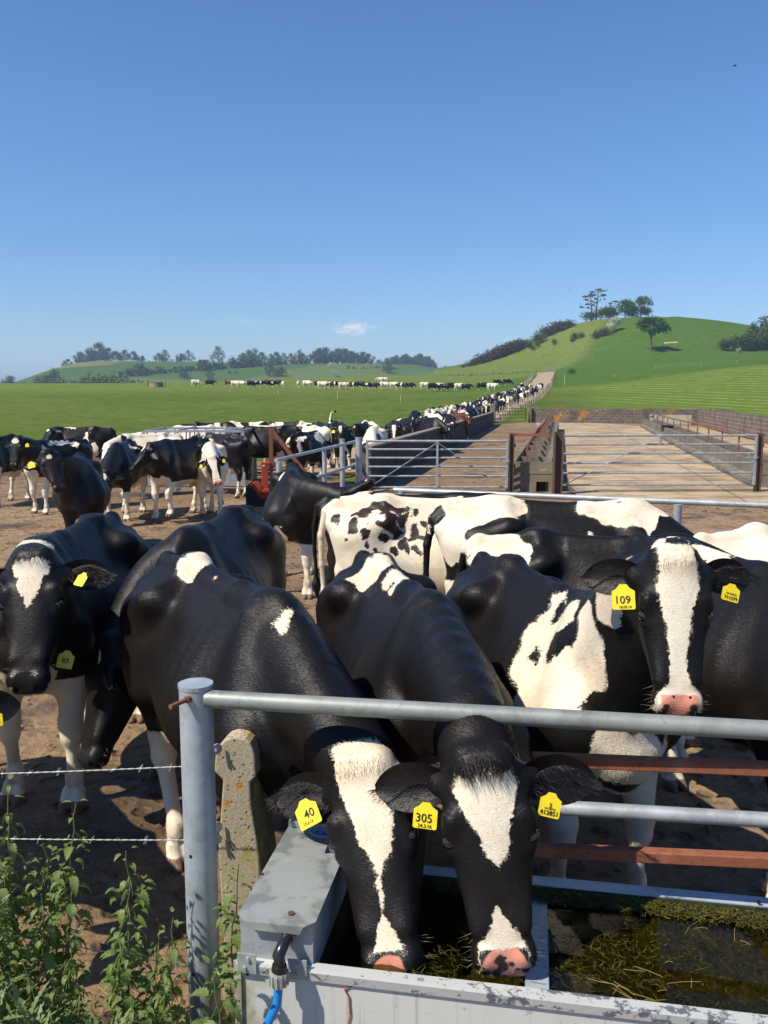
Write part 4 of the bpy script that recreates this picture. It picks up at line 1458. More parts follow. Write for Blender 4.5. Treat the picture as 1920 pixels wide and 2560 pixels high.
def coat_hair(me, V, nbody, H, attrs, skin, tri, n, seedv, forelock=0.0, ears=()):
    """short hair lying over the hide: one thin tapering face per hair, coloured like its root"""
    g = np.random.default_rng(seedv)
    a, b, c = V[tri[:, 0]], V[tri[:, 1]], V[tri[:, 2]]
    N = np.cross(b - a, c - a)
    ar = np.linalg.norm(N, axis=1)
    N = N / (ar[:, None] + 1e-12)
    cen = (a + b + c) / 3
    t, s, nn = H.co(cen)
    dh = np.linalg.norm(cen - H.pt(.25, 0, -.05), axis=1)
    wgt = ar * np.where(dh < .48, 2.6, 1.0) * np.where(attrs[tri[:, 0], 1] > 0, 0.0, 1.0) * np.where(cen[:, 2] < .35, .3, 1.0)
    cum = np.cumsum(wgt); cum /= cum[-1]
    f = np.searchsorted(cum, g.random(n))
    u, v = g.random(n), g.random(n)
    sw = u + v > 1
    u[sw], v[sw] = 1 - u[sw], 1 - v[sw]
    P = a[f] + (b[f] - a[f]) * u[:, None] + (c[f] - a[f]) * v[:, None]
    NN = N[f]
    t, s, nn = H.co(P)
    onhead = (t > -.03) & (np.abs(s) < .2) & (nn > -.22) & (P[:, 0] > .5)
    D = np.tile(np.array((-1.0, 0, -.45)), (n, 1))
    D[P[:, 2] < .75] = (-.15, 0, -1.0)
    w_ = np.clip((0.26 - t) / .06, -1, 1)          # the whorl on the forehead
    Dh = -H.h[None] * w_[:, None] + H.s[None] * (np.sign(s) * np.clip(np.abs(s) / .1, 0, 1) * .6)[:, None]
    D = np.where(onhead[:, None], Dh, D)
    D = D + g.normal(0, .28, (n, 3))
    D = D - NN * (D * NN).sum(1)[:, None]
    D /= np.linalg.norm(D, axis=1)[:, None] + 1e-9
    D = D * .98 + NN * (g.uniform(.06, .24, n) * np.where(onhead, .7, 1.0))[:, None]
    L = g.uniform(.014, .026, n) * np.where(onhead, .75, 1.0)
    W_ = np.where(onhead, .0009, .0014) * g.uniform(.8, 1.3, n)
    if forelock > 0:
        fl = onhead & (t < .018) & (nn > -.06) & (np.abs(s) < .075)
        mid = onhead & ~fl & (t < .15) & (nn > -.02)
        L = np.where(fl, g.uniform(.35, 1.1, n) * forelock, np.where(mid, L * 1.1, L))
        Df = H.h * .8 + H.n * .22
        D = np.where(fl[:, None], Df[None] + g.normal(0, .30, (n, 3)), D)
        W_ = np.where(fl, .0012, W_)
    S_ = np.cross(D, NN)
    S_ /= np.linalg.norm(S_, axis=1)[:, None] + 1e-9
    tip = P + D * L[:, None] - NN * (L * .06)[:, None]
    root = P - NN * .001
    VV = np.empty((n, 3, 3))
    VV[:, 0] = root - S_ * W_[:, None]; VV[:, 1] = root + S_ * W_[:, None]; VV[:, 2] = tip
    A = np.repeat(attrs[tri[f, 0]] * (1 - u - v)[:, None] + attrs[tri[f, 1]] * u[:, None] + attrs[tri[f, 2]] * v[:, None], 3, 0)
    SK = np.repeat(skin[tri[f, 0]], 3)
    VV = VV.reshape(-1, 3)
    # longer fringe on the ears
    for (c0, ou, wi, nr) in ears:
        k = 520
        q = g.random(k); e = np.where(g.random(k) < .6, -1, g.uniform(-.8, 1, k))
        L0 = .235 * H.k * .96
        base = c0[None] + ou[None] * (L0 * (q - .5) * .95)[:, None] + wi[None] * (e * (.050 * np.sin(np.pi * np.clip(q, .1, .93)) + .006) * H.k)[:, None] + nr[None] * (.018 * H.k)
        d = wi[None] * g.uniform(-.1, .8, k)[:, None] + ou[None] * g.uniform(.3, 1.0, k)[:, None] + nr[None] * g.uniform(-.1, .35, k)[:, None]
        d /= np.linalg.norm(d, axis=1)[:, None]
        sd = np.cross(d, nr[None]); sd /= np.linalg.norm(sd, axis=1)[:, None]
        Lk = g.uniform(.012, .034, k)
        E = np.empty((k, 3, 3)); E[:, 0] = base - sd * .0008; E[:, 1] = base + sd * .0008; E[:, 2] = base + d * Lk[:, None]
        VV = np.concatenate([VV, E.reshape(-1, 3)])
        A = np.concatenate([A, np.full((k * 3, 4), -.3)]); SK = np.concatenate([SK, np.zeros(k * 3)])
    # whiskers round the muzzle
    k = 22
    sg = np.where(g.random(k) < .5, -1, 1)
    base = np.array([H.pt(g.uniform(.47, .56), q * g.uniform(.070, .088), g.uniform(-.07, -.03)) for q in sg])
    d = H.s[None] * (sg * g.uniform(.6, 1.0, k))[:, None] + H.h[None] * g.uniform(-.1, .6, k)[:, None] + H.n[None] * g.uniform(-.2, .5, k)[:, None]
    d /= np.linalg.norm(d, axis=1)[:, None]
    sd = np.cross(d, H.n[None]); sd /= np.linalg.norm(sd, axis=1)[:, None]
    E = np.empty((k, 3, 3)); E[:, 0] = base - sd * .00028; E[:, 1] = base + sd * .00028; E[:, 2] = base + d * g.uniform(.02, .05, k)[:, None]
    VV = np.concatenate([VV, E.reshape(-1, 3)])
    A = np.concatenate([A, np.tile(np.array((.3, -.3, -.3, -.3)), (k * 3, 1))]); SK = np.concatenate([SK, np.zeros(k * 3)])
    nt = len(VV) // 3
    hm = bpy.data.meshes.new('coat_hair')
    hm.vertices.add(len(VV)); hm.vertices.foreach_set('co', VV.astype(np.float32).ravel())
    hm.loops.add(len(VV)); hm.loops.foreach_set('vertex_index', np.arange(len(VV), dtype=np.int32))
    hm.polygons.add(nt); hm.polygons.foreach_set('loop_start', np.arange(0, len(VV), 3, dtype=np.int32))
    hm.update(calc_edges=True)
    x = hm.attributes.new('mark', 'FLOAT_COLOR', 'POINT'); x.data.foreach_set('color', A.astype(np.float32).ravel())
    x = hm.attributes.new('skin', 'FLOAT', 'POINT'); x.data.foreach_set('value', SK.astype(np.float32))
    hm.materials.append(me.materials[0])
    return hm

def cow_mesh(poll, muz, face, mk, legs=None, tail=None, neck=None, h=0.02, ears=((0.15, 0.25), (0.15, 0.25)), fat=1.0, mats=None, udder=1.0, eyes=True, snapper=None, hair=0, forelock=0.0):
    """all coordinates in the cow's own frame (x forward, y left, z up)"""
    H = Head(poll, muz, face)
    S = dict(TR)
    S['w'] = [w * fat for w in TR['w']]
    S['zb'] = [z - (fat - 1) * 0.25 * (0.3 + max(0, 1 - abs(x) / 0.6)) for z, x in zip(TR['zb'], TR['x'])]
    prims = cow_prims(H, neck, legs or LEGS_STAND, tail or tail_pts(), fat, udder)
    V, Q = sdf_mesh(prims, S, h)
    m, t, s, n, inhead = mark_field(V, H, mk, snapper(V) if snapper else None)
    muzzle = np.where(inhead, np.minimum(t - 0.503 + 0.35 * np.minimum(n + 0.02, 0) + 0.6 * np.maximum(-n - 0.085, 0) * -1, np.minimum(0.068 - np.abs(s), n + 0.105)), -0.3)
    pink = np.full(len(V), -0.3)
    for q in mk.get('pink', []):
        d = q[2] - np.sqrt((t - q[0]) ** 2 + (s - q[1]) ** 2 + 0.3 * (n + 0.03) ** 2)
        pink = np.maximum(pink, d)
    for q in list(mk.get('pinkblack', [])) + [(.572, .056, .017), (.572, -.056, .017)]:  # the two fixed spots paint the shade inside the nostrils
        d = q[2] - np.sqrt((t - q[0]) ** 2 + (s - q[1]) ** 2)
        pink = np.minimum(pink, -d)
    hoof = np.where(~inhead, 0.062 - V[:, 2], -0.3)
    for key in ('fl', 'fr', 'hl', 'hr'):
        L = (legs or LEGS_STAND).get(key, (0, 0, 0))
        if L[2] > 0:
            fx = (0.50 if key[0] == 'f' else -0.70) + L[0]
            near = (np.abs(V[:, 0] - fx) < 0.25) & ((V[:, 1] > 0) == (key[1] == 'l'))
            hoof = np.where(near & ~inhead, 0.062 + L[2] - V[:, 2], hoof)
    skin = np.clip(1 - np.sqrt(((V - np.array((-0.46, 0, 0.66))) ** 2 / np.array((0.30, 0.22, 0.22)) ** 2).sum(1)), 0, 1) * 2.2
    skin = np.clip(skin, 0, 1)
    m = np.where(skin > 0.35, np.maximum(m, 0.05), m) if mk.get('udder_white', True) else m
    verts = [V]; faces = [tuple(q) for q in Q.tolist()]
    mi = [0] * len(faces)
    A = [np.stack([m, muzzle, pink, hoof], 1)]
    SK = [skin]
    nv = len(V)
    nbody = nv
    frames = []
    earv = mk.get('ear', -0.3)
    for sd_, (dr, bk) in zip((1, -1), ears):
        ev, ef, inn, fr = ear_mesh(H, sd_, dr, bk)
        verts.append(ev)
        faces += [tuple(i + nv for i in f) for f in ef]
        mi += [0 for i in inn]
        A.append(np.tile(np.array((earv, -0.3, -0.3, -0.3)), (len(ev), 1)))
        SK.append(np.zeros(len(ev)))
        nv += len(ev)
        frames.append(fr)
    if eyes:
        for sd_ in (1, -1):
            near = inhead & (np.abs(t - 0.208) < 0.02) & (np.abs(n + 0.008) < 0.02) & (s * sd_ > 0)
            smx = np.abs(s[near]).max() if near.any() else 0.10
            ev, ef = uv_sphere(H.pt(0.209, sd_ * (smx - 0.017), -0.008), 0.0215 * H.k, 14, 8)
            verts.append(ev)
            faces += [tuple(i + nv for i in f) for f in ef]
            mi += [1] * len(ef)
            A.append(np.full((len(ev), 4), -0.3)); SK.append(np.zeros(len(ev)))
            nv += len(ev)
    V = np.concatenate(verts)
    me = bpy.data.meshes.new('cow')
    me.from_pydata(V.tolist(), [], faces)
    for mm in (mats or (M_COAT, M_EYE, M_EAR_IN)):
        me.materials.append(mm)
    me.polygons.foreach_set('material_index', mi)
    me.polygons.foreach_set('use_smooth', [True] * len(faces))
    a = me.attributes.new('mark', 'FLOAT_COLOR', 'POINT')
    a.data.foreach_set('color', np.concatenate(A).astype(np.float32).ravel())
    a = me.attributes.new('skin', 'FLOAT', 'POINT')
    a.data.foreach_set('value', np.concatenate(SK).astype(np.float32))
    me.update()
    if hair:
        q = np.asarray(Q)
        tri = np.concatenate([q[:, [0, 1, 2]], q[:, [0, 2, 3]]])
        hm = coat_hair(me, V[:nbody], nbody, H, A[0], SK[0], tri, hair, 5, forelock, [tuple(np.array(z) for z in fr) for fr in frames])
        return me, H, frames, hm
    return me, H, frames, None
# ------------------------------------------------------------------ the herd
def cow(label, loc, rz, S, poll, muz, face, mk, h=0.018, legs=None, tail=None, neck=None, ears=((0.15, 0.25), (0.15, 0.25)),
        fat=1.0, mats=None, tags=(), group=None, udder=1.0, local=False, hair=0, forelock=0.0):
    """one cow: poll, muzzle and face direction in the world unless local"""
    z0 = gz(loc[0], loc[1])
    M = Matrix.Translation((loc[0], loc[1], z0)) @ Matrix.Rotation(R(rz), 4, 'Z') @ Matrix.Scale(S, 4)
    Mi = M.inverted()
    if not local:
        poll = Mi @ Vector(poll); muz = Mi @ Vector(muz)
        face = Matrix.Rotation(-R(rz), 3, 'Z') @ Vector(face)
        if neck is not None: neck = Mi @ Vector(neck)
    def snapper(V):
        W = V @ np.array(M.to_3x3()).T + np.array(M.translation)
        o = np.array((0, 0, CAM_H))
        def f(px):
            d = np.array(at_y(px[0], px[1], 5.0)) - o
            d /= np.linalg.norm(d)
            q = W - o
            dep = q @ d
            dist = np.linalg.norm(q - dep[:, None] * d, axis=1)
            k = dist < 0.03
            if not k.any():
                k = dist < dist.min() + 0.01
            i = np.flatnonzero(k)[np.argmin(dep[k])]
            return V[i]
        return f
    me, H, frames, hm = cow_mesh(poll, muz, face, mk, legs, tail, neck, h, ears, fat, mats, udder, True, snapper, hair, forelock)
    o = mesh_obj('cow', me)
    if hm is not None:
        mesh_obj('coat_hair', hm, o)
    o.location = (loc[0], loc[1], z0); o.rotation_euler = (0, 0, R(rz)); o.scale = (S, S, S)
    tag(o, label, 'cow', group)
    for tg in tags:
        add_tag(o, H, frames, **tg)
    return o, H, frames

def add_tag(o, H, frames, side=0, w=0.062, hgt=0.056, lines=(), roll=0.0, along=0.5, down=0.0, kind='plate', tilt=0.0, out=0.040):
    c, ou, wi, nn = [Vector(q) for q in frames[side]]
    L = 0.235 * H.k * 0.96
    p = c + ou * L * (along - 0.5) + wi * down + nn * out
    w *= 1.12; hgt *= 1.08
    up = Vector((0, 0, 1))
    U = (up - nn * up.dot(nn)).normalized()
    rt = U.cross(nn).normalized()
    q = Quaternion(nn, roll)
    U = q @ U; rt = q @ rt
    q2 = Quaternion(U, tilt); nn = q2 @ nn; rt = q2 @ rt
    if kind == 'button':
        b = MB(); b.tube([(0, -.004, 0), (0, 0.0, 0)], w / 2, 20); b.tube([(0, -.007, 0), (0, -.004, 0)], w / 6, 12)
    else:
        b = tag_mesh(w, hgt)
    t = b.build('ear_tag', M_TAG, o)
    t.matrix_local = frame_matrix(p, rt, -nn, U)
    for (s, size, dx, dz) in [(q[0], q[1] * 1.05, q[2], q[3] * 1.06) for q in lines]:
        m = mesh_obj('lettering', text_mesh(s, size), t)
        m.matrix_local = frame_matrix((dx, -0.0022, dz), (1, 0, 0), (0, 0, 1), (0, -1, 0))
    return t

W = lambda *a: ('w',) + a
B = lambda *a: ('b',) + a
HG = 'cows crowding at the drinking trough'
FW = [(-.08, .06), (0.1, .075), (.2, .055), (.33, .032), (.45, .034), (.50, .066), (.62, .09)]

# --- the cow looking over the rail
cow('cow with a broad white blaze and tag 109 looking over the top rail', (0.80, 4.02), -73.7, 1.0,
    at_y(1684, 1402, 2.95), at_y(1700, 1776, 2.80), (-.10, -1, .42),
    dict(blobs=[W((.36, -.2, 1.36), (.10, .3, .08)), W((.26, -.3, 1.25), (.10, .3, .16)), W((1380, 1520), .11), W((1330, 1600), .11), W((1315, 1660), .11), W((1330, 1740), .14), W((.20, -.35, .74), (.24, .3, .20)),
                W((1400, 1700), .14), W((1450, 1600), .12), W((1500, 1500), .12), W((1470, 1680), .09), W((1440, 1560), .11),
                B((1385, 1515), (.035, .05, .075)), B((1412, 1492), (.035, .05, .06)), B((1415, 1575), (.055, .10, .050)), B((1385, 1600), (.045, .1, .06)), B((1335, 1615), (.042, .07, .045)), B((1325, 1640), .035), B((-.02, -.3, .74), .05), B((.42, -.3, .72), .05),
                W((1480, 1930), .10), W((1530, 1900), .10), W((1450, 1990), .12), B((1585, 1860), .035), B((1612, 1862), .03),
                W((.80, 0, .85), (.10, .16, .14))],
         blaze=[(-.14, .066), (.03, .068), (.10, .080), (.17, .072), (.24, .050), (.33, .036, -.004), (.41, .034, -.004), (.465, .046), (.50, .078), (.63, .10)],
         pink=[(.555, .0, .085)], pinkblack=[(.615, .005, .044), (.548, -.048, .012), (.55, .050, .012)], socks=(.70, .55)),
    h=0.0085, ears=((-.02, .22), (.00, .22)), group=HG, hair=170000, forelock=.022,
    tags=[dict(side=1, w=.070, hgt=.066, along=.30, down=.035, roll=.10, lines=[('109', .036, -.004, -.036), ('18.09.14', .012, .004, -.059)]),
          dict(side=0, w=.056, hgt=.046, along=.45, down=.028, roll=-.30, lines=[('711279', .0155, 0, -.036), ('UK 364776', .008, 0, -.022)])])

# --- the drinking cow with tag 305
cow('black cow with a cream forehead, pink spotted nose and tag 305 drinking from the trough', (0.10, 4.06), -75, 1.0,
    at_y(1206, 1908, 2.49), at_y(1264, 2426, 2.31), (-.10, -1, .30),
    dict(blobs=[W((925, 1408), (.13, .10, .10)), W((905, 1432), (.10, .06, .08)), W((985, 1425), (.13, .05, .08))],
         blaze=[(.022, .085, .0), (.07, .098, .0), (.114, .080, .002), (.16, .058, .004), (.2, .042, .006), (.25, .026, .008), (.285, .004, .01), (.30, -.03, .012), (.36, -.05, .0), (.385, .0, -.004), (.43, .022, -.002), (.47, .050, 0), (.505, .072, 0), (.52, .075, 0), (.62, .045, 0)],
         hblobs=[B((.58, .105, -.05), (.06, .045, .06)), B((.58, -.105, -.05), (.06, .045, .06))],
         pink=[(.565, .0, .072)], pinkblack=[(.535, -.012, .011), (.555, -.005, .014), (.575, -.028, .013), (.545, .02, .008), (.565, .035, .008), (.595, -.005, .016), (.60, .03, .012), (.61, -.03, .012)],
         socks=(.45, .45)),
    h=0.0085, ears=((.16, .10), (.02, .10)), group=HG, hair=170000, forelock=.06, neck=(.28, 3.02, 1.20),
    tags=[dict(side=1, w=.066, hgt=.058, along=.28, down=.045, roll=-.03, lines=[('305', .034, -.004, -.030), ('24.3.16', .014, 0, -.051)]),
          dict(side=0, w=.058, hgt=.054, along=.36, down=.035, roll=-.22, lines=[('412851', .018, 0, -.043), ('3', .018, 0, -.022), ('UK 364776', .007, 0, -.031)])])

# --- the drinking cow with tag 40
cow('black cow with a narrow white blaze and tag 40 drinking beside the valve box', (-0.68, 3.80), -57, 1.04,
    at_y(910, 1918, 2.72), at_y(974, 2436, 2.39), (-.32, -1, .50),
    dict(blobs=[W((470, 1392), (.10, .10, .07)), W((505, 1378), (.08, .08, .05)), W((440, 1402), (.06, .06, .04)), W((700, 1528), (.045, .035, .03), .5), W((540, 1425), .012)],
         blaze=[(-.12, .100, .01), (.0, .100, .01), (.06, .085, .012), (.14, .070, .016), (.22, .046, .02), (.28, .018, .018), (.33, .006, .01), (.40, -.002, .006), (.43, .012, .0), (.48, .035, 0), (.53, .055, -.01), (.62, .05, -.01)],
         pink=[(.56, .0, .05)], pinkblack=[(.60, .0, .03)], socks=dict(fl=.5, fr=.5, hl=.3, hr=.62)),
    h=0.0085, legs=dict(fl=(.02, 0, 0), fr=(.05, 0, 0), hl=(-.10, 0, 0), hr=(.34, 0, 0)), ears=((.05, .15), (-.10, .05)), group=HG, hair=190000, forelock=.022,
    tags=[dict(side=1, w=.070, hgt=.066, along=.42, down=.015, roll=.62, tilt=.0, lines=[('40', .036, .006, -.030), ('17.3.13', .012, -.008, -.054)]),
          dict(side=0, kind='button', w=.034, along=.4)])

# --- cows on the left
cow('black cow with a white diamond on its forehead and a white collar band', (-1.93, 5.16), -90, 1.05,
    at_y(85, 1400, 3.98), at_y(62, 1712, 3.70), (.05, -1, .42),
    dict(hblobs=[W((.105, .0, .04), (.085, .050, .08)), W((.15, .0, .04), (.075, .022, .08)), W((.05, .03, .03), (.05, .05, .05)), W((.05, -.03, .03), (.05, .05, .05))],
         blobs=[W((.56, .08, 1.43), (.075, .22, .16)),
                W((.74, -.10, .74), (.14, .10, .10)), W((.74, .10, .74), (.14, .10, .10))],
         socks=(.74, .5)),
    h=0.010, ears=((.05, .20), (.30, .4)), group=HG, hair=110000, forelock=.03,
    tags=[dict(side=0, w=.05, hgt=.05, along=.42, roll=-.5, tilt=-.6), dict(side=0, w=.062, hgt=.06, along=.2, down=.33, out=-.10, roll=-.25, lines=[('83', .03, 0, -.03)])])
cow('plain black cow hanging its head low behind the left cow', (-1.12, 5.50), -97, 1.05,
    at_y(272, 1612, 4.50), at_y(206, 1905, 4.22), (-.75, -.70, .15),
    dict(hblobs=[W((.08, .02, .035), (.035, .012, .03))], blobs=[W((352, 1640), (.03, .03, .03))], socks=(.0, .0), udder_white=False),
    h=0.011, ears=((.5, .8), (.5, .8)), group=HG, hair=70000, mats=(M_COAT, M_EYE, M_EAR_IN), neck=(-1.36, 4.88, 1.12))
cow('black cow reaching its tagged ear in from the left edge', (-2.52, 3.95), -52, 1.0,
    (-1.70, 3.05, 1.20), (-1.62, 2.80, .72), (.35, -1, .35), dict(blobs=[W((.2, 0, 1.3), (.3, .4, .2))], blaze=FW, socks=(.4, .4)),
    h=0.014, ears=((-.05, .15), (.1, .2)), group=HG, tags=[dict(side=0, w=.05, hgt=.045, along=.55, down=.02, lines=[('0270', .014, 0, -.03)])])

# --- cows behind the drinking cows
cow('cream white cow with brown black spots standing side on', (0.47, 6.98), -4, 1.03,
    (1.52, 6.75, 1.05), (1.75, 6.55, .60), (1, -.2, .5),
    dict(base='w', blobs=[B((828, 1298), (.040, .098, .036)), B((845, 1300), .022), B((905, 1268), (.073, .117, .044)), B((890, 1300), (.033, .098, .101)), B((910, 1335), (.036, .098, .044)), B((960, 1262), (.087, .117, .050)), B((1000, 1262), (.073, .117, .036)),
                          B((985, 1300), (.050, .098, .073)), B((1015, 1290), (.036, .098, .050)), B((1000, 1330), (.044, .098, .073)), B((975, 1350), (.058, .098, .036)), B((945, 1318), .03), B((950, 1345), .028), B((1040, 1330), (.036, .098, .065)), B((1030, 1280), (.029, .098, .036)),
                          B((1020, 1370), (.029, .098, .044)), B((1045, 1375), (.036, .098, .036)), B((1050, 1395), .03), B((985, 1370), .035), B((930, 1380), .025), B((1055, 1340), .03), B((925, 1300), .03), B((870, 1330), .02), B((935, 1262), (.089, .150, .037)), B((985, 1285), (.044, .150, .067)), B((1012, 1350), (.030, .100, .059)), B((968, 1322), .022), B((915, 1372), .016), B((1068, 1372), .022), B((1030, 1345), .02), B((905, 1355), .022), B((880, 1275), .02), B((950, 1392), .016), B((1015, 1402), .022), B((935, 1340), .016), B((1062, 1300), .03), B((860, 1345), .014), B((1000, 1392), .018)],
         socks=(0, 0)), h=0.013, udder=1.15, group=HG, hair=70000, mats=(M_COAT_BROWN, M_EYE, M_EAR_IN))
o, H, fr = cow('black and white cow with a white rump and a green band on its tail', (1.36, 6.28), -7, 1.07,
    (2.42, 5.95, 1.10), (2.62, 5.75, .60), (1, -.3, .4),
    dict(blobs=[W((1150, 1275), (.30, .30, .22)), W((1120, 1330), (.20, .3, .22)), W((1220, 1262), (.22, .3, .09)), W((1280, 1255), (.10, .3, .06)), B((1255, 1300), (.18, .1, .10)), B((1225, 1330), (.12, .1, .08)),
                W((1500, 1262), (.16, .3, .10)), W((1560, 1272), (.18, .3, .10)), W((1620, 1280), (.17, .3, .12)), W((1640, 1320), (.08, .1, .09)), B((1600, 1350), (.10, .1, .09)), B((1700, 1320), (.16, .2, .2)), B((1560, 1340), (.08, .1, .05)),
                W((1488, 1345), (.05, .05, .035)), W((1475, 1355), (.05, .05, .02)), W((1500, 1362), (.02, .05, .045)), W((1380, 1380), (.012, .05, .05)), B((-.95, 0, .75), (.12, .2, .5)), B((-.93, 0, 1.2), (.10, .1, .2))],
         socks=(.5, .9)), h=0.013, hair=70000, tail=[(-.84, .02, 1.375), (-.93, -.03, 1.30), (-.97, -.06, 1.12), (-.975, -.07, .90), (-.965, -.08, .76), (-.96, -.08, .70), (-.95, -.08, .60)], group=HG)
b = MB(); b.tube([(-.965, -.075, .70), (-.962, -.075, .66)], .026, 12); b.build('tail_band', M_GREEN, o)
cow('cow with a white hip patch wedged behind the cow tagged 109', (1.44, 5.42), -12, 0.99,
    (2.30, 5.1, 1.2), (2.45, 4.9, .72), (1, -.3, .5),
    dict(blobs=[W((1210, 1370), (.30, .3, .16)), W((1150, 1385), (.18, .2, .12)), W((1270, 1395), (.16, .2, .10)), B((1130, 1460), (.25, .2, .22))], socks=(.4, .4)), h=0.013, hair=70000, group=HG)
cow('black cow with a white stripe across its back at the right edge', (1.76, 4.12), -72, 1.06,
    (2.12, 2.98, 1.42), (2.28, 2.70, .98), (.45, -1, .5),
    dict(blobs=[W((1560, 1402), (.07, .07, .035)), W((1600, 1382), (.09, .09, .045)), W((1640, 1362), (.09, .09, .05)), W((1690, 1358), (.10, .10, .045)), W((1740, 1368), (.10, .1, .04)), W((1790, 1380), (.08, .1, .04)), B((1640, 1368), .02)],
         socks=(.42, .42), blaze=FW), h=0.012, group=HG, hair=70000, legs=dict(fl=(.05, 0, 0), fr=(.0, 0, 0), hl=(0, 0, 0), hr=(0.05, 0, 0)))
cow('creamy white cow standing at the right edge behind the striped cow', (2.90, 5.65), 8, 1.0,
    (3.9, 5.9, 1.5), (4.3, 5.8, 1.15), (.6, -.3, 1), dict(base='w', blobs=[B((.3, -.3, 1.0), .2)], socks=(0, 0)), h=0.016, group=HG)
cow('black cow with white on its loin and head turned behind the spotted cow', (0.30, 7.88), 0, 0.98,
    at_y(1246, 1254, 7.72), at_y(1240, 1330, 7.5), (0, -1, .5),
    dict(blobs=[W((880, 1240), (.14, .3, .08)), W((915, 1236), (.10, .2, .05)), W((.35, 0, 1.40), (.08, .3, .03))], socks=(.4, .4)), h=0.018, ears=((-.15, .1), (-.15, .1)), group=HG)
cow('black cow with a white hip flash stretching its head up to the right', (-1.10, 10.30), -86, 1.0,
    at_y(842, 1238, 9.35), at_y(926, 1196, 9.25), (-.1, -.3, 1),
    dict(blobs=[W((.28, -.02, 1.385), (.15, .07, .05)), W((.40, -.10, 1.36), (.06, .06, .09)), W((.58, -.12, .78), (.16, .16, .16)), W((.2, 0, .62), (.4, .3, .08))], hblobs=[W((.52, 0, 0), (.05, .05, .04))], socks=(.62, .55)),
    h=0.016, ears=((-.1, .8), (.1, .5)), neck=(-0.84, 9.60, 1.20), hair=60000, legs=dict(fl=(.15, 0, 0), fr=(-.10, 0, 0), hl=(0, 0, 0), hr=(.1, 0, 0)),
    tags=[dict(side=1, kind='button', w=.05, along=.5)])

# --- standing group in the left of the yard
cow('black and white cow half cut off by the left edge of the view', (-8.15, 18.3), -95, 1.02,
    (-7.95, 17.2, 1.50), (-7.75, 16.9, 1.05), (.3, -1, .5),
    dict(blobs=[W((.55, 0, .75), (.2, .3, .2)), W((-.1, .3, 1.2), .16), W((-.5, .2, 1.2), .2)], socks=(.7, .6)), h=0.02, group='cows standing in the left of the yard')
LG = 'cows standing in the left of the yard'
dia = [W((.10, 0, .04), (.07, .045, .08))]
cow('black cow with a large white forehead patch and white forelegs at the far left', (-6.55, 17.2), -112, 1.0,
    at_y(42, 1098, 16.1), at_y(32, 1166, 15.9), (-.1, -1, .5),
    dict(hblobs=[W((.05, 0, .03), (.06, .075, .06))], blobs=[W((.5, .22, 1.15), (.10, .1, .22)), W((.0, .1, 1.4), (.4, .06, .06)), W((-.3, .2, 1.35), (.3, .06, .06)), W((.7, 0, .8), .16)], socks=(.75, .5)), h=0.018, group=LG,
    tags=[dict(side=0, w=.06, along=.4)])
cow('sleek plain black cow with a small square forehead patch facing forward', (-4.35, 12.3), -70, 1.0,
    at_y(118, 1132, 11.15), at_y(152, 1222, 10.95), (.45, -1, .55),
    dict(hblobs=[W((.085, 0, .04), (.032, .034, .05))], socks=(0, 0), udder_white=False), h=0.016, fat=1.12, group=LG, ears=((.0, .3), (-.05, .3)),
    tags=[dict(side=1, w=.08, hgt=.07, along=.5, roll=.3)])
cow('black cow with white hind legs standing side on at the grass edge', (-7.95, 22.2), 192, 1.05,
    at_y(124, 1076, 21.3), at_y(112, 1106, 20.9), (-.4, -1, .6),
    dict(hblobs=[W((.06, 0, .04), (.05, .045, .05))], blobs=[W((-.30, .3, 1.15), (.06, .2, .26)), W((-.45, .3, .85), (.13, .2, .2)), W((.1, .0, 1.42), (.12, .2, .03)), W((.45, .3, 1.15), (.04, .1, .15))], socks=(.5, .62)), h=0.02, group=LG)
cow('black cow with a white star walking forward with its head down', (-4.95, 16.3), -88, 1.0,
    at_y(262, 1180, 14.95), at_y(257, 1254, 14.8), (-.05, -1, .25),
    dict(hblobs=[W((.09, 0, .04), (.075, .055, .08)), W((.14, 0, .04), (.07, .03, .08))], blobs=[W((-.2, .25, 1.35), (.15, .2, .08))], pink=[(.56, .03, .03)], socks=(.55, .72)), h=0.016, group=LG,
    ears=((.1, .15), (.05, .1)), tags=[dict(side=1, w=.075, hgt=.05, along=.6)])
cow('black cow with four white legs turning its head to the left', (-3.86, 16.30), -113, 1.04,
    at_y(374, 1113, 15.3), at_y(322, 1174, 15.1), (-.55, -.35, 1),
    dict(hblobs=[W((.10, -.02, .04), (.09, .045, .07))], blobs=[W((.62, 0, .74), (.2, .25, .12))], socks=(.72, .70), belly=.66), h=0.016, group=LG, ears=((.4, .5), (.3, .5)),
    legs=dict(fl=(.10, 0, .10), fr=(.03, 0, 0), hl=(0, 0, 0), hr=(.1, 0, 0)))
cow('white cow with black cheeks and black shoulder walking forward', (-3.42, 16.95), -80, 0.98,
    at_y(528, 1144, 15.7), at_y(545, 1208, 15.5), (.10, -1, .5),
    dict(base='w', blobs=[B((.50, -.25, 1.08), (.20, .16, .30)), B((-.55, -.2, 1.25), .06), B((.62, .2, 1.1), (.1, .1, .2))], blaze=[(-.08, .09), (.10, .085), (.2, .06), (.3, .055), (.45, .07), (.62, .1)], head='b', pink=[(.56, 0, .08)], socks=(1.0, 1.0)),
    h=0.016, group=LG, legs=dict(fl=(.14, 0, 0), fr=(-.06, 0, 0), hl=(-.14, 0, .06), hr=(.12, 0, 0)), tags=[dict(side=0, w=.05, along=.5), dict(side=1, w=.05, along=.5)])
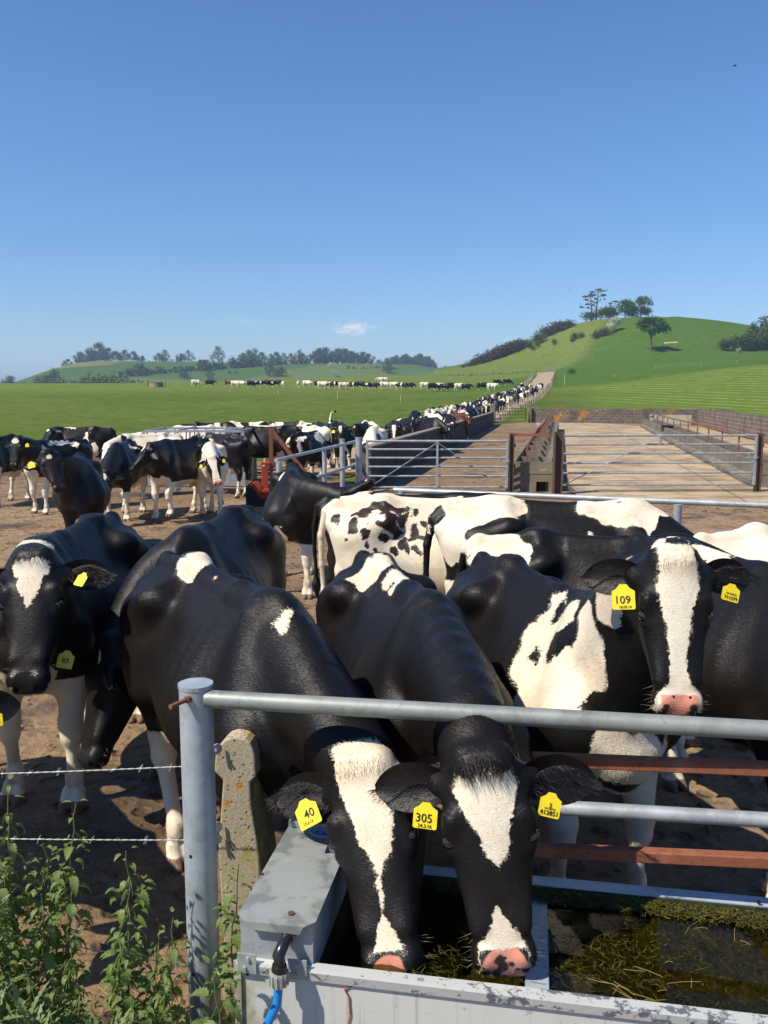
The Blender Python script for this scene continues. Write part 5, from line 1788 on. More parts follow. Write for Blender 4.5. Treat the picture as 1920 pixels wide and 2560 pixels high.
cow('white backed cow with black flanks behind the star faced cow', (-5.55, 19.9), 215, 1.0,
    at_y(268, 1112, 18.9), at_y(258, 1150, 18.6), (-.3, -1, .4),
    dict(base='w', blobs=[B((.2, .3, .85), (.45, .2, .30)), B((.55, .1, 1.2), (.12, .25, .22)), B((-.5, .3, 1.0), (.2, .2, .25))], hblobs=[B((.2, .1, -.03), .07), B((.2, -.1, -.03), .07)], socks=(.5, .5)), h=0.02, group=LG)
cow('speckled white cow standing behind the hay feeder', (-5.35, 24.3), 190, 1.02,
    at_y(300, 1095, 23.6), at_y(285, 1125, 23.4), (-.8, -.5, .4),
    dict(base='w', blobs=[B((-.1, .3, 1.1), (.16, .2, .14)), B((.3, .3, 1.2), .1), B((-.4, .3, 1.2), .09), B((.1, .3, .9), .12)], socks=(.6, .6)), h=0.022, group=LG)
cow('black cow with one white saddle band behind the hay feeder', (-5.0, 25.3), 8, 1.06,
    (-4.0, 24.9, 1.1), (-3.75, 24.6, .65), (1, -.3, .4), dict(blobs=[W((.1, 0, 1.38), (.08, .3, .22)), W((.7, 0, 1.25), (.15, .2, .1))], socks=(.5, .5)), h=0.022, group=LG)
cow('white cow with black patches on its back feeding beyond the hay feeder', (-4.15, 26.4), 5, 1.05,
    (-3.1, 26.2, 1.05), (-2.9, 26.0, .6), (1, -.3, .4), dict(base='w', blobs=[B((-.1, 0, 1.4), (.12, .3, .12)), B((.45, 0, 1.38), (.16, .3, .06)), B((.0, -.3, .95), .12)], socks=(.5, .5)), h=0.022, group=LG)
cow('black cow with its head through the bars of the hay feeder', (-3.75, 19.9), 140, 1.0,
    (-4.62, 20.85, 1.18), (-4.80, 21.2, .78), (-.6, .8, .6), dict(hblobs=[W((.06, 0, .03), .05)], blobs=[W((.55, .1, 1.4), (.04, .1, .1))], socks=(.3, .4)), h=0.02, group=LG, tags=[dict(side=0, w=.05)])
cow('large black cow with white socks reaching left into the hay feeder', (-3.25, 23.55), 180, 1.03,
    (-4.25, 23.2, 1.12), (-4.42, 22.9, .70), (-1, -.4, .5), dict(blobs=[W((-.45, .2, .7), .12), W((-.8, .2, .85), .1)], socks=(.26, .30), belly=.60), h=0.018, group=LG,
    legs=dict(fl=(-.05, 0, 0), fr=(.18, 0, 0), hl=(.12, 0, 0), hr=(-.14, 0, 0)))
cow('black and white cow behind the rusty mast', (-3.1, 27.5), 175, 1.03,
    (-4.1, 27.3, 1.1), (-4.3, 27.0, .65), (-1, -.4, .5), dict(blobs=[W((.3, 0, 1.35), (.2, .4, .1)), W((-.55, 0, 1.35), (.22, .4, .14))], socks=(.5, .5)), h=0.022, group=LG)
cow('cream rumped cow behind the big black cow', (-2.45, 25.0), 165, 1.0,
    (-3.4, 25.1, 1.1), (-3.6, 24.8, .65), (-1, -.4, .5), dict(base='w', blobs=[B((.3, 0, 1.1), (.5, .5, .5))], socks=(.5, .6)), h=0.022, group=LG)
cow('black and white cow seen from behind with a white rump at the sloping fence', (-1.92, 21.9), 68, 0.98,
    (-1.65, 22.95, 1.15), (-1.5, 23.3, .72), (.3, 1, .5), dict(blobs=[W((-.65, .13, 1.28), (.30, .12, .26)), W((-.7, -.16, 1.2), (.25, .08, .3)), W((.3, -.2, 1.3), (.25, .2, .2))], socks=(.5, .5)), h=0.02, group=LG)
for (lab, lx, ly, rz, pu, pv, mu, mv, py, bz, bl, lg) in [
    ('black cow with a white face stripe and yellow tag coming up to the fence', -1.32, 27.2, -84, 851, 1069, 851, 1108, 26.0, [(-.06, .05), (.06, .055), (.16, .03), (.25, -.01)], [W((.7, 0, .6), .2)], (.42, .42)),
    ('black cow with white poll left of the face striped cow', -2.05, 27.9, -80, 812, 1070, 808, 1106, 26.8, [(-.08, .07), (.0, .08), (.06, .04), (.09, -.02)], [W((.3, .2, 1.35), (.2, .2, .08))], (.3, .3)),
    ('mostly black cow at the far left of the bunched black cows', -2.75, 28.4, -75, 778, 1066, 772, 1100, 27.2, [(.05, -.01), (.1, -.01)], [W((.0, .3, 1.0), .06)], (.3, .4)),
    ('black cow with a small forehead star right of the face striped cow', -.62, 28.0, -92, 886, 1064, 888, 1098, 26.9, [(.03, .03), (.10, .035), (.14, -.01)], [W((-.2, .2, 1.38), (.16, .2, .05))], (.3, .4)),
    ('black cow carrying its white tail raised in the bunch', -1.75, 30.2, -78, 832, 1068, 826, 1096, 29.2, [(.03, .02), (.2, .02), (.25, -.01)], [W((-.5, .1, 1.38), (.25, .25, .08)), W((-1.05, 0, 1.5), .35)], (.4, .4))]:
    cow(lab, (lx, ly), rz, 1.0, at_y(pu, pv, py), at_y(mu, mv, py - .2), (0, -1, .45), dict(blaze=bz, blobs=bl, socks=lg), h=0.022, group='bunch of black cows at the fence end',
        legs=LEGS_WALK, tags=[dict(side=1, w=.09, hgt=.07, along=.55)] if 'yellow' in lab else (),
        tail=[(-.84, 0, 1.375), (-.93, 0, 1.48), (-1.02, .05, 1.66), (-1.12, .12, 1.74), (-1.22, .2, 1.75), (-1.28, .25, 1.74), (-1.34, .28, 1.72)] if 'tail' in lab else None)

# --- the queue on the track
QG = 'cows queueing along the track beside the wall'
def hd(z=1.32, f=1.05, drop=.42, s=0.0, out=.32):
    return (f, s, z), (f + out, s * 1.3, z - drop), (1, 0, .55)
def proto(mk, pose, legs, h=0.03, mats=None):
    p, m, f = pose
    me, H, fr, _ = cow_mesh(p, m, f, mk, legs, None, None, h, ((.1, .2), (.1, .2)), 1.0, mats, 1.0, True, None)
    return me
MKS = {
    'black': dict(hblobs=[W((.08, 0, .04), (.06, .04, .06))], blobs=[W((.6, 0, .72), .14)], socks=(.35, .35)),
    'dark': dict(socks=(.25, .3), blobs=[W((-.3, 0, 1.40), (.15, .3, .05))]),
    'pied': dict(blobs=[W((.35, 0, 1.15), (.16, .6, .5)), W((-.6, 0, 1.3), (.25, .4, .2))], blaze=FW, socks=(.7, .7), pink=[(.56, 0, .06)]),
    'blazed': dict(blaze=FW, blobs=[W((-.1, .3, 1.2), (.25, .2, .2)), W((.2, -.3, 1.1), (.2, .2, .3))], socks=(.6, .6)),
    'white': dict(base='w', blobs=[B((.62, .22, 1.1), .17), B((-.3, -.3, .95), .12), B((.1, .3, 1.25), .10)], hblobs=[B((.2, .12, -.04), .08), B((.2, -.12, -.04), .08)], socks=(0, 0), pink=[(.56, 0, .06)]),
    'whiteback': dict(base='w', blobs=[B((.1, .33, .85), (.5, .2, .26)), B((.1, -.33, .85), (.5, .2, .26)), B((.75, 0, 1.2), .24)], blaze=FW, socks=(.5, .5)),
    'red': dict(hblobs=[W((.1, 0, .03), .05)], socks=(.2, .2), udder_white=False),
}
PR = {}
for k_, mk_ in MKS.items():
    PR[k_] = [proto(mk_, hd(1.30, 1.08, .45), LEGS_WALK, 0.028, (M_COAT_RED, M_EYE, M_EAR_IN) if k_ == 'red' else None)]
    if k_ != 'red':
        PR[k_].append(proto(mk_, hd(1.05, 1.12, .50, .1, .22), LEGS_STAND, 0.03))
        PR[k_].append(proto(mk_, hd(0.72, 1.18, .52, .0, .20), LEGS_WALK, 0.032))
def place(kind, pose, x, y, rz, S, label, group):
    o = mesh_obj('cow', PR[kind][min(pose, len(PR[kind]) - 1)])
    o.location = (x, y, gz(x, y)); o.rotation_euler = (0, 0, R(rz)); o.scale = (S, S, S)
    return tag(o, label, 'cow', group)
for (kind, pose, u, Y, rz, lab) in [
    ('white', 1, 936, 24.9, -97, 'white cow with one dark cheek at the near end of the wall'),
    ('white', 0, 922, 29.5, -75, 'cream cow walking side on behind the foremost white cow'),
    ('blazed', 0, 984, 29.6, -90, 'cow with a long white face blaze close against the wall capping'),
    ('dark', 0, 1008, 33.5, -72, 'black cow with a thin white back mark behind the long blazed cow'),
    ('pied', 0, 1060, 38.5, -85, 'black and white cow with a broad white face leading the next group'),
    ('black', 1, 1076, 35.5, -60, 'low headed black cow tight against the wall beside the broad faced cow'),
    ('black', 0, 1106, 43.5, -72, 'tall black cow walking behind the broad white faced cow'),
    ('blazed', 1, 1122, 40.6, -92, 'black cow with white nose against the wall in front of the reddish cow'),
    ('red', 0, 1147, 45.5, -70, 'reddish brown cow, the only brown one in the queue'),
    ('whiteback', 0, 1158, 51.0, -85, 'white backed cow walking just behind the reddish brown cow'),
    ('white', 1, 1084, 42.5, -68, 'pale cow half hidden behind the broad white faced cow')]:
    p = col_at(u, Y)
    place(kind, pose, p.x, p.y, rz, 1.0, lab, QG)
rq = random.Random(21)
Yq = 53.0
kinds = ['black', 'pied', 'white', 'dark', 'whiteback', 'blazed', 'black', 'white', 'pied', 'dark', 'whiteback', 'black']
names = dict(black='black cow with white forehead star', dark='nearly all black cow', pied='black cow with white shoulder band', blazed='black cow with white blaze', white='mostly white cow', whiteback='white backed black sided cow')
iq = 0
while Yq < 152:
    x, w = track_at(Yq)
    k = kinds[iq % len(kinds)]
    lat = [-.32, .30, -.05, .38, -.40][iq % 5] * w + rq.uniform(-.15, .15) - .1
    hdg = math.degrees(math.atan2(-(Yq - (Yq - 5)), track_at(Yq - 5)[0] - x))
    place(k, rq.choice((0, 0, 1)), x + lat, Yq, hdg + rq.uniform(-12, 12), rq.uniform(.95, 1.04), names[k] + ' far up the queue on the track', 'cows far up the queue: ' + k)
    Yq += rq.uniform(0.9, 2.2)
    iq += 1

# --- the line crossing the far field
rf = random.Random(5)
us = [(490, 958), (525, 960), (573, 963), (588, 963), (603, 963), (618, 964), (630, 964), (647, 965), (662, 965), (678, 966), (690, 966), (708, 967),
      (746, 968), (768, 968), (797, 969), (806, 969), (818, 970), (832, 970), (845, 970), (858, 971), (878, 972), (888, 972), (902, 972), (915, 973), (935, 973), (962, 974), (985, 975), (1000, 975), (1024, 976),
      (1062, 978), (1082, 979), (1098, 979), (1112, 980), (1130, 981), (1148, 981), (1165, 982), (1205, 983), (1230, 982), (1243, 972), (1268, 972)]
fn = dict(black='black cow', dark='nearly all black cow', pied='black cow with a white shoulder band', blazed='black cow with white patches', white='mostly white cow', whiteback='white backed black sided cow')
pat = ['white', 'black', 'red', 'white', 'white', 'dark', 'black', 'pied', 'dark', 'blazed', 'dark', 'white', 'white', 'white', 'blazed', 'white', 'dark', 'pied', 'blazed', 'white', 'pied', 'dark', 'black', 'blazed', 'dark', 'white', 'white', 'pied', 'dark', 'white', 'black', 'whiteback', 'dark', 'black', 'white', 'dark', 'dark', 'white', 'dark', 'dark']
for i, (u, v) in enumerate(us):
    Y = 178 - (u - 490) / 780 * 26 + rf.uniform(-5, 6)
    if u in (1243, 1268): Y = 185
    p = col_at(u, Y)
    k = pat[i]
    head_on = u in (746, 708)
    rz = rf.uniform(-18, 14) if not head_on else -85
    if u in (490, 525, 1000, 690): rz = rf.uniform(-30, 20)
    lab = ('reddish cow grazing in the line far across the field' if k == 'red' else fn[k] + ' in the line walking far across the field')
    place(k, rf.choice((0, 1, 2)), p.x, p.y, rz, rf.uniform(.95, 1.05), lab, 'cows in the far field line: ' + k)
# ------------------------------------------------------------------ drinking trough in front of the cows
ZR = 0.62
C0 = at_z(590, 2400, ZR)
_e = at_z(1920, 2556, ZR)
AX = Vector((_e.x - C0.x, _e.y - C0.y, 0)).normalized()
BX = Vector((-AX.y, AX.x, 0))
TANG = math.atan2(AX.y, AX.x)
def plane_hit(u, v, off):
    """local (x, z) where the pixel ray meets the upright plane a distance off behind the trough front"""
    p = at_y(u, v, 1.0) - Vector((0, 0, CAM_H))
    o = Vector((0, 0, CAM_H)) - Vector((C0.x, C0.y, 0))
    t = (off - o.dot(BX)) / p.dot(BX)
    q = o + p * t
    return q.dot(AX), q.z
def tl(u, v, z):
    q = at_z(u, v, z) - Vector((C0.x, C0.y, 0))
    return q.dot(AX), q.dot(BX)

def mat_trough():
    t = NT('trough_painted_steel')
    o = t.obj()
    c = t.mix(t.noise(o, 3.0, 5, 0.6), (0.62, 0.62, 0.57), (0.50, 0.51, 0.49))
    st = t.noise(t.map(o, (34, 34, 1.6)), 1.0, 4, 0.6)
    c = t.mix(t.math('MULTIPLY', t.ramp(st, 0.54, 0.68), 0.55), c, (0.30, 0.30, 0.28))
    x, y, z = t.xyz(o)
    gr = t.math('MULTIPLY', t.ramp(x, 0.17, 0.02), t.ramp(t.noise(o, 9, 4), 0.35, 0.6))
    c = t.mix(t.math('MULTIPLY', gr, 0.8), c, (0.20, 0.20, 0.07))
    c = t.mix(t.math('MULTIPLY', t.ramp(t.noise(o, 28, 4, 0.7), 0.60, 0.68), 0.35), c, (0.10, 0.10, 0.095))
    t.set(col=c, rough=0.6, spec=0.35, metal=0.1, normal=t.bump(st, 0.1, 0.004))
    return t.mat
M_TROUGH = mat_trough()
def mat_rim():
    t = NT('trough_rim_flaking')
    o = t.obj()
    f = t.noise(t.map(o, (1.0, 1.4, 1.4)), 22, 5, 0.7)
    x, y, z = t.xyz(o)
    more = t.math('MULTIPLY', t.ramp(x, 0.35, 0.75), 0.10)
    k = t.ramp(t.math('ADD', f, more), 0.61, 0.67)
    c = t.mix(k, (0.50, 0.51, 0.49), (0.13, 0.145, 0.165))
    t.set(col=c, rough=0.5, spec=0.4, metal=0.2, normal=t.bump(f, 0.3, 0.003))
    return t.mat
M_RIM = mat_rim()
def mat_lid():
    t = NT('galvanised_lid')
    o = t.obj()
    pud = t.noise(o, 7.5, 4, 0.55, 0.6)
    p2 = t.ramp(pud, 0.52, 0.60)
    c = t.mix(p2, (0.36, 0.385, 0.37), (0.25, 0.275, 0.27))
    c = t.mix(t.math('MULTIPLY', t.ramp(t.noise(o, 25, 4), 0.58, 0.68), 0.45), c, (0.46, 0.44, 0.36))
    t.set(col=c, rough=t.ramp(pud, 0.48, 0.54, 0.52, 0.34), metal=0.35, spec=0.4)
    return t.mat
M_LID = mat_lid()
def mat_water():
    m = bpy.data.materials.new('trough_water')
    m.use_nodes = True
    n, l = m.node_tree.nodes, m.node_tree.links
    n.clear()
    out = n.new('ShaderNodeOutputMaterial'); mx = n.new('ShaderNodeMixShader')
    tr = n.new('ShaderNodeBsdfTransparent'); gl = n.new('ShaderNodeBsdfGlossy'); fr = n.new('ShaderNodeFresnel')
    tr.inputs[0].default_value = (0.50, 0.47, 0.28, 1)
    gl.inputs['Roughness'].default_value = 0.01
    fr.inputs[0].default_value = 1.33
    nz = n.new('ShaderNodeTexNoise'); nz.inputs['Scale'].default_value = 9; tc = n.new('ShaderNodeTexCoord'); bp = n.new('ShaderNodeBump')
    bp.inputs['Strength'].default_value = 0.05; bp.inputs['Distance'].default_value = 0.02
    l.new(tc.outputs['Object'], nz.inputs[0]); l.new(nz.outputs[0], bp.inputs['Height'])
    l.new(bp.outputs[0], gl.inputs['Normal']); l.new(bp.outputs[0], fr.inputs['Normal'])
    l.new(fr.outputs[0], mx.inputs[0]); l.new(tr.outputs[0], mx.inputs[1]); l.new(gl.outputs[0], mx.inputs[2]); l.new(mx.outputs[0], out.inputs[0])
    return m
M_WATER = mat_water()
def mat_algae():
    t = NT('algae')
    o = t.obj()
    n1 = t.noise(o, 14, 5, 0.7, 1.5)
    c = t.mix(t.ramp(n1, 0.35, 0.65), (0.050, 0.048, 0.008), (0.20, 0.19, 0.026))
    c = t.mix(t.math('MULTIPLY', t.ramp(t.noise(o, 60, 4, 0.7), 0.5, 0.65), 0.6), c, (0.34, 0.30, 0.07))
    c = t.mix(t.ramp(t.noise(o, 3, 3), 0.5, 0.7), c, (0.07, 0.105, 0.014))
    t.set(col=c, rough=0.5, spec=0.4, normal=t.bump(t.noise(o, 45, 5, 0.75, 2.0), 1.0, 0.02))
    return t.mat
M_ALGAE = mat_algae()
M_BLUE = simple('blue_water_pipe', (0.012, 0.22, 0.62), 0.4)
M_BLKPIPE = simple('black_pipe_fitting', (0.016, 0.017, 0.018), 0.25, 0, 0.5)
M_GREYPL = simple('grey_plastic', (0.36, 0.36, 0.33), 0.5)
M_BADGE1 = simple('badge_white', (0.62, 0.68, 0.72), 0.5)
M_BADGE2 = simple('badge_light_blue', (0.12, 0.28, 0.56), 0.5)
M_BADGE3 = simple('badge_dark_blue', (0.015, 0.045, 0.22), 0.5)
M_INSIDE = mat_conc('trough_inside', (0.035, 0.040, 0.022), (0.020, 0.024, 0.014), stain=(0.012, 0.014, 0.008), sc=5)
M_STRAW = simple('straw', (0.36, 0.27, 0.09), 0.7)

TW, TL = 0.57, 2.6
tr = empty('water_trough', (C0.x, C0.y, 0.0), TANG)
m = MB(); m.prism([(0.0, ZR), (0.0, 0.0), (0.03, 0.0), (0.024, ZR)], (0.0, 0, 0), (0, 1, 0), (0, 0, 1), (TL, 0, 0)); m.build('front_panel', M_TROUGH, tr)
m = MB(); m.prism([(TW, ZR), (TW - .07, 0.0), (TW - .10, 0.0), (TW - .024, ZR)], (0.0, 0, 0), (0, 1, 0), (0, 0, 1), (TL, 0, 0)); m.build('back_panel', M_INSIDE, tr)
m = MB(); m.prism([(.026, ZR - .004), (.032, 0.0), (TW - .102, 0.0), (TW - .026, ZR - .004)], (0.001, 0, 0), (0, 1, 0), (0, 0, 1), (0.02, 0, 0)); m.build('end_panel', M_TROUGH, tr)
m = MB(); m.prism([(.026, ZR - .004), (.032, 0.0), (TW - .102, 0.0), (TW - .026, ZR - .004)], (TL - .021, 0, 0), (0, 1, 0), (0, 0, 1), (0.02, 0, 0)); m.build('end_panel', M_TROUGH, tr)
m = MB(); m.box((TL / 2, TW / 2, .08), (TL - .05, TW - .22, .02)); m.build('bottom', M_INSIDE, tr)
m = MB(); m.prism([(-.004, ZR - .034), (-.010, ZR - .032), (-.013, ZR - .004), (-.009, ZR + .004), (.020, ZR + .007), (.024, ZR + .001), (-.001, ZR - .003)], (0.005, 0, 0), (0, 1, 0), (0, 0, 1), (TL - .005, 0, 0)); m.build('front_rim', M_RIM, tr)
m = MB(); m.prism([(TW - .012, ZR - .035), (TW - .012, ZR + .004), (TW + .030, ZR + .012), (TW + .034, ZR - .006), (TW - .006, ZR - .035)], (0.0, 0, 0), (0, 1, 0), (0, 0, 1), (TL, 0, 0)); m.build('back_rim', M_GALV_POST, tr)
hx, hz = plane_hit(1897, 2255, TW - .014)
m = MB(); m.tube([(hx, TW - .0125, hz), (hx, TW - .0155, hz)], .007, 14); m.build('dark_hole_disc', M_RUBBER_HOLE, tr)  # dark disc on the rim, painted shade of a bolt hole
m = MB(); m.tube([(0.035, -0.0005, ZR - .038), (0.035, -.0035, ZR - .0384)], .007, 14); m.build('dark_hole_disc', M_RUBBER_HOLE, tr)  # same dark disc for the hole shade on the front panel
# left corner flange
m = MB(); m.prism([(0, ZR + .004), (.0, -.004), (-.006, -.004), (-.006, ZR + .004)], (-.004, -.004, 0), (0, 1, 0), (0, 0, 1), (.022, 0, 0)); m.build('corner_flange', M_TROUGH, tr)
d0 = tl(1343, 2480, ZR - .03)
m = MB(); m.box((d0[0], TW / 2, ZR - .036), (.070, TW - .055, .008), None, .002); m.box((d0[0] - .034, TW / 2, ZR - .12), (.004, TW - .08, .15)); m.build('divider', M_GALV_POST, tr)
# water and what grows in it
wa = MB()
n1, n2 = 60, 14
vs = [(0.03 + (TL - .06) * i / n1, .035 + (TW - .07) * j / n2, ZR - .034) for i in range(n1 + 1) for j in range(n2 + 1)]
fs = [(i * (n2 + 1) + j, (i + 1) * (n2 + 1) + j, (i + 1) * (n2 + 1) + j + 1, i * (n2 + 1) + j + 1) for i in range(n1) for j in range(n2)]
wa.add(vs, fs, True); wo = wa.build('water', M_WATER, tr)
from mathutils import noise as mnoise
al = MB()
n1, n2 = 150, 36
vs = []
for i in range(n1 + 1):
    for j in range(n2 + 1):
        x = 0.03 + (TL - .06) * i / n1; y = .030 + (TW - .06) * j / n2
        q = mnoise.fractal(Vector((x * 4.2, y * 4.2, 2.1)), 1.0, 2.0, 4)
        q2 = mnoise.fractal(Vector((x * 30, y * 30, 5.0)), 1.0, 2.0, 4)
        d = ((x - 1.12) / .32) ** 2 + ((y - .28) / .24) ** 2
        z = ZR - .20 + .03 * q + .11 * math.exp(-d) + .022 * q2 + .16 * max(0, (y - .43) / .1) ** 1.2 * (.75 + .3 * q)
        vs.append((x, y, min(z, ZR - .030 + .006 * q2)))
fs = [(i * (n2 + 1) + j, (i + 1) * (n2 + 1) + j, (i + 1) * (n2 + 1) + j + 1, i * (n2 + 1) + j + 1) for i in range(n1) for j in range(n2)]
al.add(vs, fs, True); 
# threads of blanket weed floating in tangles at the surface, and the mat creeping up the back plate
rs = random.Random(8)
def thread(x, y, z, L, a, w_):
    p = Vector((x, y, z)); vs = []
    for q in range(5):
        d = Vector((math.cos(a), math.sin(a), 0)); n_ = Vector((-d.y, d.x, 0)) * w_ * (1 if q < 4 else .2)
        vs += [p - n_, p + n_]
        p = p + d * L / 4 + Vector((0, 0, rs.uniform(-.002, .002))); a += rs.uniform(-.7, .7)
    al.add(vs, [(2 * q, 2 * q + 1, 2 * q + 3, 2 * q + 2) for q in range(4)], True)
for k in range(5200):
    if k < 3600:
        x, y = 1.08 + rs.gauss(0, .17), .25 + rs.gauss(0, .11)
    elif k < 4200:
        x, y = rs.uniform(.45, .66), rs.uniform(.05, .2)
    else:
        x, y = rs.uniform(.75, 2.3), rs.uniform(.06, .5)
    y = min(max(y, .035), TW - .04)
    thread(x, y, ZR - .034 + rs.uniform(-.035, .003) * (1 if k < 3600 else 2), rs.uniform(.015, .06), rs.uniform(0, 6.28), .0008)
for k in range(5200):
    x = rs.uniform(.55, 2.5)
    f = rs.random() ** 1.5
    wdt = .035 + .05 * max(0, mnoise.noise(Vector((x * 5, 1.3, 0)))) + .03 * min(1, max(0, (x - 1.2)))
    y = TW - .028 - f * wdt
    thread(x, y, ZR - .034 + .028 * (1 - f) + rs.uniform(-.004, .006), rs.uniform(.008, .03), rs.uniform(0, 6.28), .0012)
ao = al.build('algae', M_ALGAE, tr); ao['kind'] = 'stuff'
st = MB()
rs = random.Random(12)
for k in range(26):
    u, v = (rs.gauss(1600, 70), rs.gauss(2440, 55)) if k < 16 else (rs.uniform(1400, 1900), rs.uniform(2270, 2510))
    x, y = tl(u, v, ZR - .034)
    y = min(max(y, .06), TW - .07)
    L, a = rs.uniform(.02, .11), rs.uniform(-.9, 3.6)
    hz_ = ZR - .033
    dx_, dy_ = L / 2 * math.cos(a), L / 2 * math.sin(a) * .7
    st.tube([(x - dx_, y - dy_, hz_), (x, y + rs.uniform(-.006, .006), hz_ + .001), (x + dx_, y + dy_, hz_)], .0007, 4)
so = st.build('straw', M_STRAW, tr); so['kind'] = 'stuff'
m = MB()
pts = []
for k, (u, v) in enumerate([(882, 2463), (870, 2466), (862, 2472), (873, 2490), (874, 2510), (876, 2535), (870, 2560)]):
    x, z = plane_hit(u, v, 0.0)
    pts.append((x, .0 - .004, z))
m.tube(pts, .0022, 6); m.build('baler_twine', simple('orange_twine', (0.40, 0.10, 0.03), 0.8), tr)

# valve box with its lid
bx0, bx1, bz = 0.012, 0.236, 0.754
m = MB()
m.prism([(bx0, .50), (bx1, .50), (bx1, bz), (bx0, bz)], (0, .012, 0), (1, 0, 0), (0, 0, 1), (0, .005, 0))
m.build('valve_box_front', M_GALV, tr)
m = MB(); m.box((bx1 - .0025, .285, (bz + .47) / 2), (.005, .535, bz - .473)); m.build('valve_box_side', M_GALV_POST, tr)
m = MB(); m.box((bx0 + .0025, .285, (bz + .47) / 2), (.005, .535, bz - .473)); m.build('valve_box_side', M_GALV_POST, tr)
m = MB()
lw = .008
m.prism([(bx0 - lw, 0.03), (bx0 + .02, .0), (bx1 - .02, .0), (bx1 + lw, .03), (bx1 + lw, .575), (bx0 - lw, .575)], (0, -.012, bz + .002), (1, 0, 0), (0, 1, 0), (0, 0, .004))
m.prism([(bx0 + .022, 0), (bx1 - .022, 0), (bx1 - .034, -.026), (bx0 + .034, -.026)], (0, -.013, bz + .005), (1, 0, 0), (0, 0, 1), (0, .003, 0))
m.box(((bx0 + bx1) / 2, .555, bz + .018), (bx1 - bx0 + .01, .014, .022))
lid = m.build('lid', M_LID, tr)
sx, sy = tl(728, 2290, bz)
m = MB(); m.tube([(sx, sy, bz + .006), (sx, sy, bz + .011)], .010, 14); m.build('lid_screw', M_RUST_D, lid)
# round maker's badge
cx, cy = tl(812, 2082, bz)
bd = MB()
ell = lambda rx, ry: [(rx * math.cos(2 * math.pi * k / 28), ry * math.sin(2 * math.pi * k / 28)) for k in range(28)]
bd.slot = 0; bd.prism(ell(.056, .044), (cx, cy, bz + .0065), (1, 0, 0), (0, 1, 0), (0, 0, .001))
bd.slot = 1; bd.prism(ell(.052, .040), (cx, cy, bz + .0076), (1, 0, 0), (0, 1, 0), (0, 0, .0006))
bd.slot = 2
for (a, b_) in [((-.030, -.016), (.0, .022)), ((.0, -.026), (.028, .014)), ((-.034, .006), (-.012, .026))]:
    d = Vector((b_[0] - a[0], b_[1] - a[1], 0)); n_ = Vector((-d.y, d.x, 0)).normalized() * .0065
    bd.prism([(a[0] - n_.x, a[1] - n_.y), (b_[0] - n_.x, b_[1] - n_.y), (b_[0] + n_.x, b_[1] + n_.y), (a[0] + n_.x, a[1] + n_.y)], (cx, cy, bz + .0083), (1, 0, 0), (0, 1, 0), (0, 0, .0005))
bd.slot = 0
for (a, b_) in [((-.040, -.004), (.016, .004)), ((.004, -.012), (.044, .010))]:
    d = Vector((b_[0] - a[0], b_[1] - a[1], 0)); n_ = Vector((-d.y, d.x, 0)).normalized() * .003
    bd.prism([(a[0] - n_.x, a[1] - n_.y), (b_[0] - n_.x, b_[1] - n_.y), (b_[0] + n_.x, b_[1] + n_.y), (a[0] + n_.x, a[1] + n_.y)], (cx, cy, bz + .0089), (1, 0, 0), (0, 1, 0), (0, 0, .0004))
bd.build('oval_badge', [M_BADGE1, M_BADGE2, M_BADGE3], lid)
# mounting brackets and bolts
for x in (.040, .195):
    m = MB(); m.box((x, -.017, ZR + .006), (.058, .004, .062)); k_ = m.build('bracket', M_GALV, tr)
    m = MB(); m.tube([(x + .004, -.019, ZR + .022), (x + .004, -.026, ZR + .022)], .007, 6); m.build('bolt', M_GALV, k_)
    m = MB(); m.tube([(x - .006, -.019, ZR - .008), (x - .006, -.026, ZR - .008)], .006, 6); m.build('bolt', M_GALV, k_)
# inlet pipe
ix, iz = plane_hit(720, 2338, 0.0)
m = MB(); m.tube([(ix, .012, iz), (ix, -.010, iz)], .021, 8); m.build('hex_nut', M_RUST_D, tr)
e1, ez1 = plane_hit(698, 2412, -.06)
m = MB(); m.tube([(ix, -.008, iz), (ix - .004, -.040, iz - .006), (ix - .012, -.060, iz - .028), (e1 + .004, -.064, ez1 + .010), (e1 + .002, -.064, ez1 - .002)], [.0165, .0175, .0185, .0165, .0165], 16)
m.tube([(e1 + .002, -.064, ez1 + .004), (e1 + .001, -.064, ez1 - .014)], [.021, .024], 16); m.build('elbow', M_BLKPIPE, tr)
m = MB()
m.tube([(e1 + .001, -.064, ez1 - .014), (e1, -.064, ez1 - .020), (e1 - .001, -.064, ez1 - .058), (e1 - .001, -.064, ez1 - .064)], [.026, .0265, .0245, .018], 18)
for k in range(12):
    q = 2 * math.pi * k / 12
    m.box((e1 + .026 * math.cos(q), -.064 + .026 * math.sin(q), ez1 - .038), (.006, .006, .036), Matrix.Rotation(q, 3, 'Z'))
m.build('compression_nut', M_GREYPL, tr)
e2, ez2 = plane_hit(668, 2560, -.06)
m = MB(); m.tube([(e1 - .001, -.064, ez1 - .05), (e1 - .006, -.066, ez1 - .12), (e2, -.075, ez2), (e2 - .03, -.09, 0.02)], .0135, 14); m.build('water_pipe', M_BLUE, tr)
tag(tr, 'galvanised water trough with a valve box, blue pipe and floating algae', 'trough')

